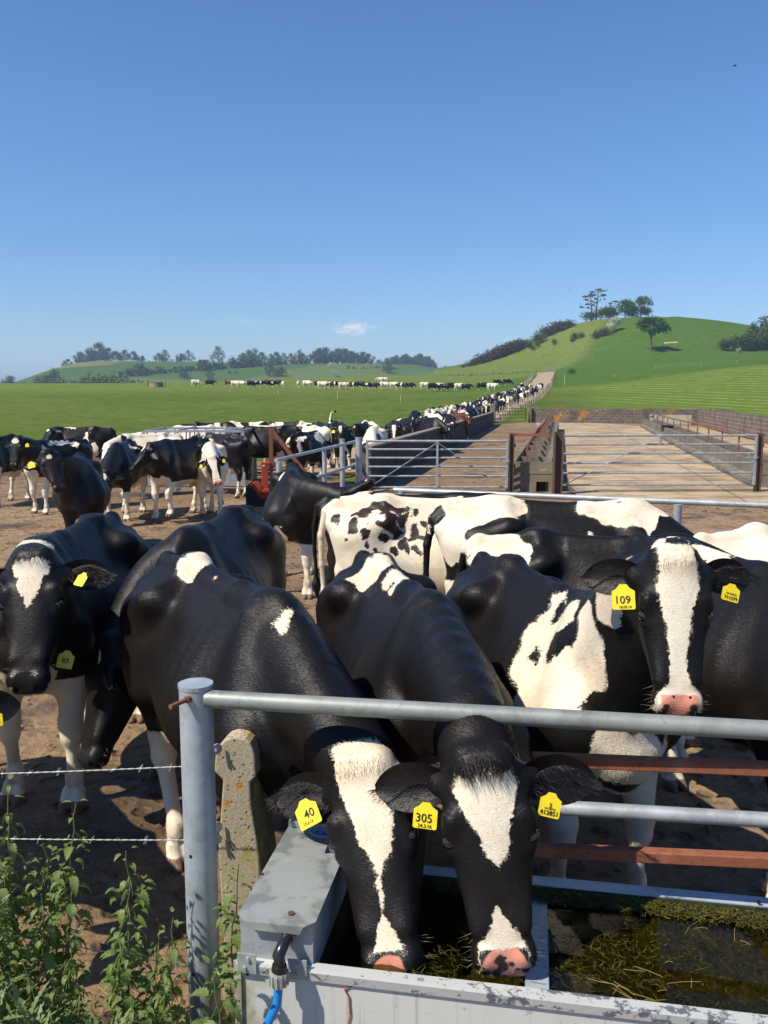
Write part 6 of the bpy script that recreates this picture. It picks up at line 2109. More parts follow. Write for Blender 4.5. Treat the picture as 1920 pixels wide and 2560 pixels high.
# ------------------------------------------------------------------ fence in front of the cows
pp = at_y(489, 1712, 2.82)
PX, PY, PZ = pp.x, 2.82, 1.325
fr = empty('tube_fence', (PX, PY, 0))
m = MB(); m.tube([(0, 0, -.1), (0, 0, PZ)], .0565, 36, cap=False); po = m.build('post', M_GALV_POST, fr)
m = MB()
rr = random.Random(2)
ring = [(.0585 * math.cos(2 * math.pi * k / 36) * (1 + rr.uniform(-.012, .02)), .0585 * math.sin(2 * math.pi * k / 36) * (1 + rr.uniform(-.012, .02))) for k in range(36)]
m.prism(ring, (0, 0, PZ - .004), (1, 0, 0), (0, 1, 0), (0, 0, .012)); m.build('post_cap', M_GALV_POST, po)
for (u, v) in ((476, 2143), (483, 2440)):
    q = at_y(u, v, PY - .055)
    dx = q.x - PX
    dy = -math.sqrt(max(.0565 ** 2 - dx * dx, 0))
    nrm = Vector((dx, dy, 0)).normalized()
    m = MB(); c = Vector((dx, dy, q.z)); m.tube([c - nrm * .002, c + nrm * .0006], .0068, 14); m.build('dark_hole_disc', M_RUBBER_HOLE, po)  # dark disc on the post stands for the shade in its hole
q = at_y(472, 1747, PY - .055)
dx = q.x - PX; dy = -math.sqrt(.0565 ** 2 - dx * dx)
nb = Vector((-.52, -.85, -.02)).normalized()
m = MB(); c = Vector((dx, dy, q.z)); m.tube([c - nb * .004, c + nb * .013], .0125, 6); m.tube([c + nb * .012, c + nb * .085], .0078, 12); m.build('rusty_bolt', M_RUST, po)
r0 = at_y(530, 1747, 2.795); r1 = at_y(1920, 1825, 2.545)
dv = (r1 - r0).normalized()
m = MB(); a_ = Vector((r0.x - PX - .02, r0.y - PY, r0.z)); b_ = a_ + dv * 2.6; m.tube([a_, b_], .0302, 28); m.build('rail', mat_galv('galvanised_rail', (0.27, 0.285, 0.265), 0.5), fr)
q = at_y(1640, 1800, 2.57)
tag(fr, 'galvanised round post and top rail with a rusty bolt in front of the cows', 'fence')

hr = empty('hurdle', (C0.x, C0.y, 0), TANG)
OFF = 0.50
for nm, (u0, v0), (u1, v1), kind in [('red_rail', (1330, 1897), (1920, 1922), 'box'), ('red_rail', (1330, 2124), (1920, 2152), 'box'), ('tube_rail', (1362, 2017), (1920, 2050), 'tube')]:
    x0, z0 = plane_hit(u0, v0, OFF); x1, z1 = plane_hit(u1, v1, OFF)
    k = (z1 - z0) / (x1 - x0)
    m = MB()
    if kind == 'box':
        m.bar((x0, OFF, z0), (x0 + 2.0, OFF, z0 + k * 2.0), .04, .040, (0, 0, 1), .004)
        m.build(nm, M_RUST, hr)
    else:
        m.tube([(x0, OFF, z0), (x0 + 2.0, OFF, z0 + k * 2.0)], .0245, 20)
        m.build(nm, M_GALV, hr)
x0, z0 = plane_hit(1362, 2017, OFF)
for (dx_, w_) in ((2.0, .05), (1.3, .05)):
    m = MB(); m.box((x0 + dx_ + .1, OFF + .035, .62), (w_, .03, 1.15)); m.build('upright', M_RUST, hr)
tag(hr, 'hurdle of two rusty box rails and one galvanised tube behind the trough', 'hurdle')

# concrete post with a rounded head
prof = [(536, 1930), (536, 1912), (538, 1885), (547, 1865), (560, 1852), (577, 1845), (594, 1844), (612, 1848), (625, 1857), (633, 1874), (637, 1895), (639, 1943), (625, 1957), (627, 2012), (642, 2099), (653, 2186), (657, 2251), (660, 2364), (668, 2700), (560, 2700), (558, 2364), (551, 2229), (545, 2121), (555, 1978), (557, 1951)]
YP = 2.99
q0 = at_y(600, 2364, YP)
cp = empty('concrete_post', (q0.x, YP, 0))
def mat_oldconc():
    t = NT('lichened_concrete')
    o = t.obj()
    c = t.mix(t.noise(o, 6, 5, 0.6), (0.46, 0.385, 0.265), (0.34, 0.28, 0.185))
    c = t.mix(t.math('MULTIPLY', t.ramp(t.noise(o, 85, 3, 0.6), 0.45, 0.62), 0.5), c, (0.54, 0.47, 0.35))
    pit = t.ramp(t.voro(o, 52), 0.26, 0.16)
    pit = t.math('MULTIPLY', pit, t.ramp(t.noise(o, 13, 2), 0.42, 0.55))
    c = t.mix(pit, c, (0.085, 0.066, 0.045))
    x, y, z = t.xyz(o)
    ly = t.math('MULTIPLY', t.ramp(t.noise(o, 14, 4, 0.65), 0.53, 0.62), t.ramp(x, -.03, .05))
    c = t.mix(t.math('MULTIPLY', ly, 0.8), c, (0.36, 0.28, 0.035))
    oc = t.math('MULTIPLY', t.ramp(t.voro(o, 9), 0.17, 0.12), t.ramp(t.noise(o, 4, 2), 0.50, 0.56))
    c = t.mix(oc, c, (0.52, 0.19, 0.012))
    nx, ny, nz = t.xyz(t.nrm())
    gm = t.math('MULTIPLY', t.ramp(nx, 0.4, 0.8), t.ramp(t.noise(o, 5, 4, 0.6), 0.30, 0.60))
    c = t.mix(t.math('MULTIPLY', gm, 0.75), c, (0.085, 0.082, 0.030))
    h = t.math('SUBTRACT', t.noise(o, 90, 4, 0.7), t.math('MULTIPLY', pit, 1.6))
    t.set(col=c, rough=0.92, spec=0.15, normal=t.bump(h, 0.7, 0.004))
    return t.mat
m = MB()
poly = []
for (u, v) in prof:
    q = at_y(u, v, YP)
    poly.append((q.x - q0.x, max(q.z, -.1)))
m.prism(poly, (0, 0, 0), (1, 0, 0), (0, 0, 1), (.03, .225, 0))
o = m.build('shaft', mat_oldconc(), cp)
bv = o.modifiers.new('soft_edge', 'BEVEL'); bv.width = .007; bv.segments = 2; bv.limit_method = 'ANGLE'; bv.angle_limit = R(40)
M_DISC = simple('grey_washer', (0.42, 0.44, 0.44), 0.35, 0.3)
for (u, v, r_) in ((541, 1872, .020), (541, 2068, .022), (541, 2098, .020), (548, 2412, .022)):
    q = at_y(u, v, YP - .02)
    m = MB(); c = Vector((q.x - q0.x, -.02, q.z)); m.tube([c, c + Vector((.004, -.005, 0))], r_, 20); m.tube([c + Vector((0, -.004, 0)), c + Vector((.0, -.016, 0))], .006, 6)
    m.build('wire_washer', M_DISC, cp)
tag(cp, 'weathered concrete post with a rounded head and orange lichen behind the steel post', 'post')

# barbed wire running off to the left
def barbed(p, q, seedv, label, sag=.012):
    rr = random.Random(seedv)
    p, q = Vector(p), Vector(q)
    r = empty('barbed_wire', p)
    d = q - p
    L = d.length
    n = int(L / .012)
    t = d.normalized(); e1 = Vector((0, 0, 1)); e2 = t.cross(e1).normalized()
    m = MB()
    for s in (0, 1):
        pts = []
        for i in range(n + 1):
            f = i / n
            a = 2 * math.pi * i / 5 + s * math.pi
            pts.append(d * f + e1 * (math.cos(a) * .0016 - sag * 4 * f * (1 - f)) + e2 * math.sin(a) * .0016)
        m.tube(pts, .0012, 5)
    m.build('strand', M_WIRE, r)
    k = int(L / .095)
    for i in range(k):
        f = (i + .5) / k
        c = d * f - e1 * sag * 4 * f * (1 - f)
        m = MB()
        for j in range(2):
            o_ = t * (j * .006 - .003)
            a = rr.uniform(0, 3.14)
            w_ = (e1 * math.cos(a) + e2 * math.sin(a))
            m.tube([c + o_ - w_ * .014 + t * .004, c + o_ - w_ * .003, c + o_ + w_ * .003, c + o_ + w_ * .014 - t * .004], .0011, 5)
        m.tube([c - t * .006, c + t * .006], .0032, 8)
        m.build('barb', M_WIRE, r)
    return tag(r, label, 'wire')
def ext(p, q, f=2.4):
    p = Vector(p)
    return p + (q - p) * f
M_WIRE = simple('wire', (0.44, 0.43, 0.38), 0.45, 0.3)
barbed((PX - .05, PY, 1.035), ext((PX - .05, PY, 1.035), at_y(-60, 1928, 2.86)), 1, 'topmost strand of barbed wire running left from the post')
barbed((PX - .05, PY, .765), ext((PX - .05, PY, .765), at_y(-60, 2088, 2.86)), 2, 'middle strand of barbed wire running left above the weeds')
barbed((PX - .05, PY, .285), ext((PX - .05, PY, .285), at_y(40, 2330, 2.72)), 3, 'lowest strand of barbed wire sloping down behind the nettles')
# ------------------------------------------------------------------ nettles, thistles and grass by the fence
def mat_leaf(name, a, b, trans=0.35, rough=0.5):
    t = NT(name)
    o = t.obj()
    n = t.noise(o, 11, 3)
    vein = t.noise(t.map(o, (160, 160, 160)), 1.0, 2)
    c = t.mix(n, a, b)
    c = t.mix(t.math('MULTIPLY', t.ramp(vein, 0.45, 0.6), 0.22), c, tuple(min(1, q * 1.7) for q in b))
    t.set(col=c, rough=rough, spec=0.35, normal=t.bump(vein, 0.35, 0.002))
    tl_ = t.n.new('ShaderNodeBsdfTranslucent')
    t.put(tl_.inputs[0], tuple(min(1, q * s_) for q, s_ in zip(b, (1.9, 1.7, 0.9))))
    mx = t.n.new('ShaderNodeMixShader')
    mx.inputs[0].default_value = trans
    t.l.new(t.p.outputs[0], mx.inputs[1]); t.l.new(tl_.outputs[0], mx.inputs[2]); t.l.new(mx.outputs[0], t.out.inputs[0])
    return t.mat
M_NETTLE = mat_leaf('nettle_leaf', (0.085, 0.150, 0.030), (0.155, 0.230, 0.062))
M_NETTLE_Y = mat_leaf('nettle_top', (0.125, 0.180, 0.045), (0.205, 0.250, 0.090))
M_NSTEM = simple('nettle_stem', (0.13, 0.16, 0.055), 0.6)
M_THISTLE = mat_leaf('thistle_leaf', (0.105, 0.165, 0.055), (0.200, 0.255, 0.115), 0.25)
M_GRASS = mat_leaf('grass_blade', (0.055, 0.110, 0.016), (0.120, 0.180, 0.036), 0.35)

def leaf(m, base, out, up, L, w, droop, teeth=9, tooth=0.18, fold=0.25, curl=0.0, spiky=False):
    """a toothed leaf: out = direction it leaves the stem, up = its upper face"""
    out = Vector(out).normalized()
    side = out.cross(Vector(up)).normalized()
    nrm = side.cross(out).normalized()
    n = teeth * 2
    mid, lf, rt = [], [], []
    for i in range(n + 1):
        f = i / n
        if spiky:
            prof = (math.sin(math.pi * min(1, f * 1.05 + .06)) ** .7) * (0.25 + 0.75 * (1 if i % 2 else 0.15)) * (1 - .3 * f)
        else:
            prof = math.sin(math.pi * (f ** .62)) ** .85 * (1 - 0.25 * f)
            prof *= (1 + (tooth if i % 2 else -tooth))
        if f >= 1: prof = 0
        a = droop * f
        c = base + out * (L * (math.sin(a) / droop if abs(droop) > .01 else f)) - nrm * (L * ((1 - math.cos(a)) / droop if abs(droop) > .01 else 0))
        nn = nrm * math.cos(a) + out * math.sin(a)
        hw = w * .5 * max(prof, 0)
        wig = nn * (math.sin(i * 2.1) * w * .04)
        back = out * (-.06 * L if (i % 2 and not spiky) else (.05 * L if spiky and i % 2 else 0))
        mid.append(c)
        lf.append(c + side * hw + nn * hw * fold + wig - back * .4)
        rt.append(c - side * hw + nn * hw * fold - wig - back * .4)
    vs = mid + lf + rt
    N = n + 1
    fs = []
    for i in range(n):
        fs.append((i, N + i, N + i + 1, i + 1))
        fs.append((i, i + 1, 2 * N + i + 1, 2 * N + i))
    m.add(vs, fs, True)

def nettle(x, y, h, seedv, lean=(0, 0), size=1.0, flowers=True, wilt=0.6):
    rr = random.Random(seedv)
    r = empty('nettle', (x, y, gz(x, y)))
    nodes = []
    n = max(8, int(h / .045))
    pts = []
    for i in range(n + 1):
        f = i / n
        pts.append(Vector((lean[0] * f * f + rr.uniform(-.006, .006), lean[1] * f * f + rr.uniform(-.006, .006), h * f)))
    m = MB(); m.tube(pts, [.0050 - .0032 * i / n for i in range(n + 1)], 6); m.build('stem', M_NSTEM, r)
    m = MB()
    a0 = rr.uniform(0, 3.14)
    for i in range(max(1, int(n * .12)), n + 1):
        f = i / n
        for s in (0, 1):
            a = a0 + i * math.pi / 2 + s * math.pi + rr.uniform(-.35, .35)
            el = rr.uniform(-.35, .35) - wilt * .5 + (0.6 if f > .93 else 0)
            out = Vector((math.cos(a) * math.cos(el), math.sin(a) * math.cos(el), math.sin(el)))
            L = size * (0.088 * (1 - abs(f - .55) * .95) * rr.uniform(.75, 1.15))
            if f > .9: L *= .6
            m.slot = 1 if f > .72 or rr.random() < .15 else 0
            pb = pts[i] + out * .018 * size
            if .2 < f < .85 and rr.random() < .55:      # a side shoot with its own small leaves
                q = pts[i] + out * .05 * size + Vector((0, 0, .035))
                m.slot = 1 if rr.random() < .6 else 0
                for k in range(5):
                    b_ = a + k * 1.9
                    o2 = Vector((math.cos(b_), math.sin(b_), rr.uniform(-.3, .5)))
                    leaf(m, q + Vector((0, 0, .010 * k)), o2, (0, 0, 1), L * .55, L * .26, rr.uniform(.6, 1.6), 6, .16, .3)
                m.slot = 0
            leaf(m, pb, out, (0, 0, 1), L, L * rr.uniform(.42, .56), rr.uniform(.7, 1.8) * (.6 + wilt * .7), 8, .16, rr.uniform(.1, .5))
            if flowers and .45 < f < .95 and rr.random() < .75:
                for k in range(3):
                    b0 = pts[i]
                    b2 = b0 + Vector((math.cos(a + .5 * k) * .03, math.sin(a + .5 * k) * .03, -.035 - rr.uniform(0, .03)))
                    m.slot = 1
                    m.tube([b0, (b0 + b2) / 2 + Vector((0, 0, .012)), b2], [.0012, .0022, .0010], 4)
    m.build('leaves', [M_NETTLE, M_NETTLE_Y], r)
    return r

def thistle(x, y, h, seedv, spread=1.0, n=26):
    rr = random.Random(seedv)
    r = empty('thistle', (x, y, gz(x, y)))
    m = MB(); m.tube([(0, 0, 0), (rr.uniform(-.02, .02), 0, h * .5), (rr.uniform(-.03, .03), 0, h)], [.007, .006, .004], 6); m.build('stem', M_NSTEM, r)
    m = MB()
    for i in range(n):
        f = i / n
        a = i * 2.4 + rr.uniform(-.3, .3)
        el = .15 + 1.1 * f + rr.uniform(-.2, .2)
        out = Vector((math.cos(a) * math.cos(el), math.sin(a) * math.cos(el), math.sin(el)))
        L = spread * (.22 - .10 * f) * rr.uniform(.8, 1.2)
        leaf(m, Vector((0, 0, h * (.35 + .65 * f))), out, (0, 0, 1), L, L * .20, rr.uniform(.1, .7), 9, 0, .35, spiky=True)
    m.build('leaves', M_THISTLE, r)
    return r

NG = 'nettles growing under the barbed wire'
tag(nettle(-.80, 2.47, .95, 11, (.03, -.05), 1.05), 'tall drooping nettle standing alone left of the steel post', 'nettle', NG)
tag(nettle(-.70, 2.44, .72, 12, (.06, 0), 1.0), 'shorter nettle leaning between the tall nettle and the steel post', 'nettle', NG)
tag(nettle(-.46, 2.25, .70, 13, (-.02, -.03), 1.35, False, .2), 'broad leaved nettle in front of the foot of the steel post', 'nettle', NG)
tag(nettle(-.515, 2.62, .82, 14, (.05, -.05), 1.1, False, .5), 'nettle growing up between the concrete post and the trough corner', 'nettle', NG)
tag(nettle(-1.03, 2.56, 1.02, 15, (.05, .02), .9), 'slim nettle rising above the middle wire near the left edge', 'nettle', NG)
rn = random.Random(44)
for i, (x, y, h) in enumerate([(-1.20, 2.5, .98), (-1.13, 2.4, .86), (-1.27, 2.42, .92), (-1.22, 2.62, 1.05), (-1.08, 2.62, .86), (-.95, 2.36, .62), (-1.30, 2.58, 1.0), (-1.16, 2.28, .66), (-1.34, 2.50, 1.02), (-1.05, 2.48, .78), (-1.18, 2.56, .90), (-1.00, 2.30, .66)]):
    tag(nettle(x, y, h, 30 + i, (rn.uniform(-.05, .05), rn.uniform(-.05, .03)), rn.uniform(.85, 1.1)), 'nettle in the dense clump at the left edge', 'nettle', 'nettle clump at the left edge')
for i, (x, y, h) in enumerate([(-.94, 2.28, .62), (-.68, 2.36, .56), (-.84, 2.14, .55), (-.62, 2.16, .50), (-.98, 2.40, .66), (-.74, 2.48, .66), (-.86, 2.34, .60), (-.76, 2.30, .58), (-.66, 2.30, .50), (-.90, 2.22, .45), (-.72, 2.2, .45), (-.60, 2.22, .42), (-.55, 2.38, .45), (-.80, 2.40, .74)]):
    tag(nettle(x, y, h, 60 + i, (rn.uniform(-.06, .06), rn.uniform(-.05, .03)), rn.uniform(.8, 1.05)), 'low nettle in the undergrowth left of the steel post', 'nettle', 'low nettles left of the steel post')
for i, (x, y, h) in enumerate([(-1.08, 2.10, .52), (-.98, 2.02, .50), (-.88, 2.06, .48), (-.62, 2.10, .44), (-.70, 2.04, .46), (-1.16, 2.14, .60), (-1.00, 2.2, .58), (-1.22, 2.30, .95), (-1.12, 2.20, .80), (-.80, 2.02, .46), (-.94, 2.12, .54), (-.56, 2.06, .42), (-.76, 2.16, .52)]):
    tag(thistle(x, y, h, 80 + i, rn.uniform(.85, 1.2)), 'spiny thistle among the weeds at the bottom left', 'thistle', 'thistles among the bottom left weeds')
for i in range(9):
    tag(nettle(rn.uniform(-2.6, -1.4), rn.uniform(2.25, 2.65), rn.uniform(.6, 1.0), 120 + i, (0, -.03), 1.0), 'nettle in the dense clump at the left edge', 'nettle', 'nettle clump at the left edge')
g = MB()
for i in range(5600):
    x = rn.uniform(-2.8, -.38); y = rn.uniform(1.7, 2.75)
    L = rn.uniform(.08, .28); a = rn.uniform(0, 6.28); w_ = rn.uniform(.002, .004)
    b = Vector((x, y, 0)); d = Vector((math.cos(a), math.sin(a), 0)); s_ = Vector((-d.y, d.x, 0))
    p1 = b + Vector((0, 0, L * .5)) + d * L * .08; p2 = b + Vector((0, 0, L * .92)) + d * L * rn.uniform(.2, .5)
    g.add([b - s_ * w_, b + s_ * w_, p1 + s_ * w_ * .9, p1 - s_ * w_ * .9, p2], [(0, 1, 2, 3), (3, 2, 4)], True)
go = g.build('grass', M_GRASS)
tag(go, 'rank grass between the weeds by the fence', 'grass', kind='stuff')

# crumbs of dung, straw and stones trodden into the yard
def crumbs():
    rr = random.Random(77)
    m = MB()
    for i in range(2600):
        y = 2.4 + 16 * rr.random() ** 1.7; x = rr.uniform(-.55, .6) * (y + 1.2)
        s = rr.uniform(.006, .022) * (1 + y * .05)
        if rr.random() < .12: s *= 2.2
        c = Vector((x, y, gz(x, y) + .008))
        k = 6
        a0 = rr.random() * 6.28
        ring = [c + Vector((math.cos(a0 + 6.28 * q / k) * s * rr.uniform(.7, 1.4), math.sin(a0 + 6.28 * q / k) * s * rr.uniform(.7, 1.4), 0)) for q in range(k)]
        top = c + Vector((rr.uniform(-.3, .3) * s, rr.uniform(-.3, .3) * s, s * rr.uniform(.4, .9)))
        m.slot = rr.choice((0, 0, 1))
        m.add(ring + [top], [(q, (q + 1) % k, k) for q in range(k)], False)
    m.slot = 2
    for i in range(500):
        y = 2.4 + 12 * rr.random() ** 1.6; x = rr.uniform(-.55, .6) * (y + 1.2)
        a = rr.random() * 6.28; L = rr.uniform(.03, .10)
        c = Vector((x, y, gz(x, y) + .010)); d = Vector((math.cos(a), math.sin(a), rr.uniform(0, .15))) * L; n_ = Vector((-d.y, d.x, 0)).normalized() * .002
        m.add([c - n_, c + n_, c + d + n_, c + d - n_], [(0, 1, 2, 3)], False)
    o = m.build('crumbs', [M_DIRT, simple('dried_dung', (.09, .06, .035), .9), M_STRAW])
    tag(o, 'crumbs of dried dung, stones and straw trodden over the yard', 'crumbs', kind='stuff')
crumbs()
# ------------------------------------------------------------------ trees, hedges and the rest of the distance
def mat_foliage(name, a, b, tr=0.2):
    t = NT(name)
    i = t.n.new('ShaderNodeObjectInfo').outputs['Random']
    o = t.pos()
    n = t.noise(o, 0.45, 4, 0.7)
    c = t.mix(t.ramp(n, 0.35, 0.65), a, b)
    c = t.mix(t.math('MULTIPLY', i, 0.45), c, tuple((p * .4 + q * .6) * .75 for p, q in zip(a, b)))
    t.set(col=c, rough=0.7, spec=0.15)
    tl_ = t.n.new('ShaderNodeBsdfTranslucent')
    t.put(tl_.inputs[0], b)
    mx = t.n.new('ShaderNodeMixShader'); mx.inputs[0].default_value = tr
    t.l.new(t.p.outputs[0], mx.inputs[1]); t.l.new(tl_.outputs[0], mx.inputs[2]); t.l.new(mx.outputs[0], t.out.inputs[0])
    return t.mat
M_FOL = mat_foliage('foliage_dark', (0.040, 0.082, 0.020), (0.088, 0.145, 0.036))
M_FOL_B = mat_foliage('foliage_bright', (0.050, 0.115, 0.018), (0.095, 0.175, 0.032))
M_FOL_P = mat_foliage('foliage_pale', (0.075, 0.105, 0.035), (0.115, 0.150, 0.050))
M_FOL_G = mat_foliage('gorse_brown', (0.062, 0.058, 0.028), (0.105, 0.092, 0.045))
M_FOL_PINE = mat_foliage('pine_needles', (0.026, 0.042, 0.020), (0.050, 0.068, 0.032), .1)
M_FOL_W = mat_foliage('hawthorn_blossom', (0.42, 0.43, 0.30), (0.62, 0.62, 0.50), .3)
M_BARK = simple('bark', (0.13, 0.10, 0.075), 0.9, 0, .1)
M_BARK_P = simple('pine_bark', (0.20, 0.125, 0.085), 0.9, 0, .1)

def leaf_cloud(m, clumps, n, size, rr, flat=1.0):
    """many small leaf faces spread through clumps (centre, radius)"""
    tot = sum(c[1] ** 2 for c in clumps)
    for (c, rad) in clumps:
        c = Vector(c)
        k = max(6, int(n * rad * rad / tot))
        for _ in range(k):
            d = Vector((rr.gauss(0, 1), rr.gauss(0, 1), rr.gauss(0, 1)))
            d.normalize()
            rad_ = rad * (rr.random() ** .4) * (1 + rr.uniform(-.2, .25))
            p = c + Vector((d.x, d.y, d.z * flat)) * rad_
            a = Vector((rr.gauss(0, 1), rr.gauss(0, 1), rr.gauss(0, 1))) + d * .8
            a.normalize()
            e = a.cross(Vector((rr.gauss(0, 1), rr.gauss(0, 1), rr.gauss(0, 1)))).normalized()
            f = a.cross(e)
            s = size * rr.uniform(.6, 1.3)
            m.add([p - e * s, p - f * s * .6, p + e * s, p + f * s * .6], [(0, 1, 2, 3)], False)

def tree(name, h, w, kind, seedv, mat=None, nleaf=700, trunk_h=.28):
    rr = random.Random(seedv)
    r = empty(name)
    t = MB()
    bark = M_BARK_P if kind == 'pine' else M_BARK
    if kind in ('bush',):
        cl = []
        for i in range(9):
            a = rr.uniform(0, 6.28); q = rr.uniform(0, .36) * w
            cl.append(((math.cos(a) * q, math.sin(a) * q, h * rr.uniform(.25, .62)), w * rr.uniform(.16, .26)))
        t.tube([(0, 0, -.1), (0, 0, h * .4)], .08, 5)
    elif kind == 'pine':
        lean = rr.uniform(-.05, .07) * h
        pts = [Vector((lean * f * f + .02 * h * math.sin(f * 5 + seedv), 0, h * f)) for f in (0, .25, .5, .75, .97)]
        t.tube(pts, [.035 * h, .028 * h, .022 * h, .016 * h, .006 * h], 7)
        cl = []
        for (f, sx, s) in [(.97, .0, .12), (.93, .16, .11), (.88, -.16, .12), (.80, .20, .11), (.76, -.22, .10), (.66, .16, .09), (.50, -.28, .10), (.46, -.14, .07), (.60, -.10, .07)]:
            b = pts[0].lerp(pts[4], f); b.x = lean * f * f
            sx2 = sx * h * rr.uniform(.8, 1.2); sy = rr.uniform(-.12, .12) * h
            e = Vector((b.x + sx2, sy, b.z + .01 * h))
            t.tube([b - Vector((0, 0, .05 * h)), e], [.010 * h, .004 * h], 5)
            for k in range(3):
                cl.append(((e.x + rr.uniform(-.07, .07) * h, e.y + rr.uniform(-.06, .06) * h, e.z + .015 * h), s * h * rr.uniform(.6, .95)))
    else:
        th = trunk_h * h
        t.tube([(0, 0, -.3), (.02 * h, 0, th * .5), (0.0, 0, th), (.02 * h, 0, h * .6)], [.032 * h, .026 * h, .022 * h, .009 * h], 8)
        cl = []
        nb = 15
        for i in range(nb):
            a = i * 2.4 + rr.uniform(-.4, .4)
            f = rr.uniform(0, 1) if trunk_h > .16 else (i + rr.random()) / nb
            q = w * .5 * (.35 + .55 * math.sin(math.pi * (.15 + .75 * f))) * rr.uniform(.55, 1.0)
            z = th * .95 + (h - th) * (.12 + .74 * f) if trunk_h > .16 else h * (.16 + .66 * f)
            if trunk_h <= .16: q = w * .5 * (.42 + .5 * math.sin(math.pi * (.25 + .70 * f))) * rr.uniform(.45, .95)
            if i > nb - 4: q *= .3; z = h * .84
            rad = w * rr.uniform(.13, .20)
            cl.append(((math.cos(a) * q, math.sin(a) * q, z), rad))
            t.tube([(0, 0, th * .9 + (z - th) * .3), (math.cos(a) * q * .5, math.sin(a) * q * .5, z * .9 + th * .05), (math.cos(a) * q * .95, math.sin(a) * q * .95, z)], [.012 * h, .007 * h, .003 * h], 5)
    t.build('trunk', bark, r)
    m = MB()
    leaf_cloud(m, cl, nleaf, (.036 if kind != 'pine' else .022) * (h + w) / 2, rr, .45 if kind == 'pine' else .85)
    m.build('crown', mat or M_FOL, r)
    return r

protos = {}
for k, args in dict(round_a=('tree', 12, 15, 'broad', 1, M_FOL, 1500, .10), round_b=('tree', 12, 13, 'broad', 2, M_FOL, 1300, .12), round_c=('tree', 10, 15, 'broad', 3, M_FOL, 1500, .08), loose=('tree', 12, 13, 'broad', 4, M_FOL_P, 800, .15),
                    bush=('hedge_bush', 4, 6, 'bush', 5, M_FOL, 900), bush_b=('hedge_bush', 4, 7, 'bush', 6, M_FOL, 900), gorse=('gorse_bush', 3.6, 8, 'bush', 7, M_FOL_G, 900), gorse_b=('gorse_bush', 3.2, 7, 'bush', 8, M_FOL_G, 900),
                    haw=('hawthorn', 5, 5, 'bush', 9, M_FOL_W, 900)).items():
    protos[k] = tree(*args)
used = set()
def put_tree(k, p, s, label, group, sx=1.0, rz=None):
    o = protos[k] if k not in used else copy_tree(protos[k])
    used.add(k)
    o.location = p; o.scale = (s * sx, s * sx, s); o.rotation_euler = (0, 0, rng.uniform(0, 6.28) if rz is None else rz)
    return tag(o, label, 'bush' if 'bush' in o.name else 'tree', group)
def on_far(u, v, Y):
    try:
        p = on_ground(u, v)
        if p.y > 1500 or p.y < 330: raise ValueError
        return p
    except Exception:
        return col_at(u, Y)
def px_h(px, p):
    return px / FPX * p.y
# ridge woods on the far left hill
for (u, base, hp, k, Y) in [(170, 918, 26, 'round_b', 860), (203, 915, 34, 'round_a', 880), (222, 912, 40, 'round_b', 900), (250, 908, 50, 'round_a', 910), (238, 914, 34, 'round_c', 890), (272, 908, 34, 'round_b', 900), (290, 908, 30, 'round_c', 900), (312, 907, 30, 'round_b', 905), (335, 907, 26, 'round_a', 905), (356, 905, 18, 'round_c', 905)]:
    p = col_at(u, Y); put_tree(k, p, px_h(hp, p) / 12, 'dark tree of the wood at the left end of the far hill', 'wood at the left end of the far hill')
for (u, hp, k, lab) in [(398, 26, 'round_c', 'dark rounded tree standing alone left on the far ridge'), (413, 30, 'loose', 'pale loose tree second from left on the bare far ridge'), (453, 25, 'round_c', 'low dark tree third on the bare far ridge'), (472, 30, 'loose', 'pale loose tree fourth on the bare far ridge'), (546, 40, 'loose', 'tall pale tree standing right of the bare far ridge')]:
    p = col_at(u, 905); put_tree(k, p, px_h(hp, p) / 12, lab, None)
for (u, hp, k) in [(608, 26, 'round_b'), (622, 32, 'round_a'), (640, 36, 'loose'), (655, 28, 'round_b'), (676, 24, 'loose'), (692, 28, 'round_a'), (710, 26, 'loose'), (728, 26, 'round_b'), (748, 34, 'loose'), (756, 26, 'round_a'), (768, 16, 'round_c')]:
    p = col_at(u, 905); put_tree(k, p, px_h(hp, p) / 12, 'tree of the broken row along the middle of the far ridge', 'tree row along the far ridge')
for (u, hp, k) in [(790, 34, 'round_a'), (800, 42, 'round_b'), (815, 42, 'round_a'), (830, 40, 'round_c'), (845, 42, 'round_b'), (862, 40, 'round_a'), (878, 36, 'round_b'), (893, 36, 'round_c'), (908, 34, 'round_b'), (922, 28, 'round_a'), (805, 30, 'round_c')]:
    p = col_at(u, 930); put_tree(k, p, px_h(hp, p) / 12, 'tree of the copse crowning the right of the far ridge', 'copse on the far ridge')
# hedgerows across the far hill
def hedge(name, pts, h, w, mat, label, n=900, seedv=1):
    rr = random.Random(seedv)
    o0 = pts[0]
    r = empty(name, o0)
    cl = []
    for a, b in zip(pts[:-1], pts[1:]):
        L = (b - a).length
        k = max(2, int(L / (w * .8)))
        for i in range(k):
            p = a.lerp(b, (i + rr.random() * .5) / k)
            p = Vector((p.x, p.y + rr.uniform(-w, w) * .3, gz(p.x, p.y)))
            hh = h * rr.choice((.7, .8, 1, 1, 1.3, 1.9))
            cl.append((p - o0 + Vector((0, 0, hh * .45)), hh * .55))
    m = MB(); leaf_cloud(m, cl, int(n * 1.6), h * .20, rr, .9); m.build('foliage', mat, r)
    return tag(r, label, 'hedge')
hedge('hedge', [on_far(u, v, 700) for (u, v) in [(300, 942), (380, 936), (450, 930), (520, 926), (590, 920), (680, 912), (770, 910)]], 5.5, 6, M_FOL, 'long uneven hedge slanting up the far hill', 2200, 3)
hedge('hedge', [col_at(u, 905) for u in (372, 430, 500, 570, 640)], 2.2, 4, M_FOL_G, 'thin brown hedge along the bare far ridge', 700, 4)
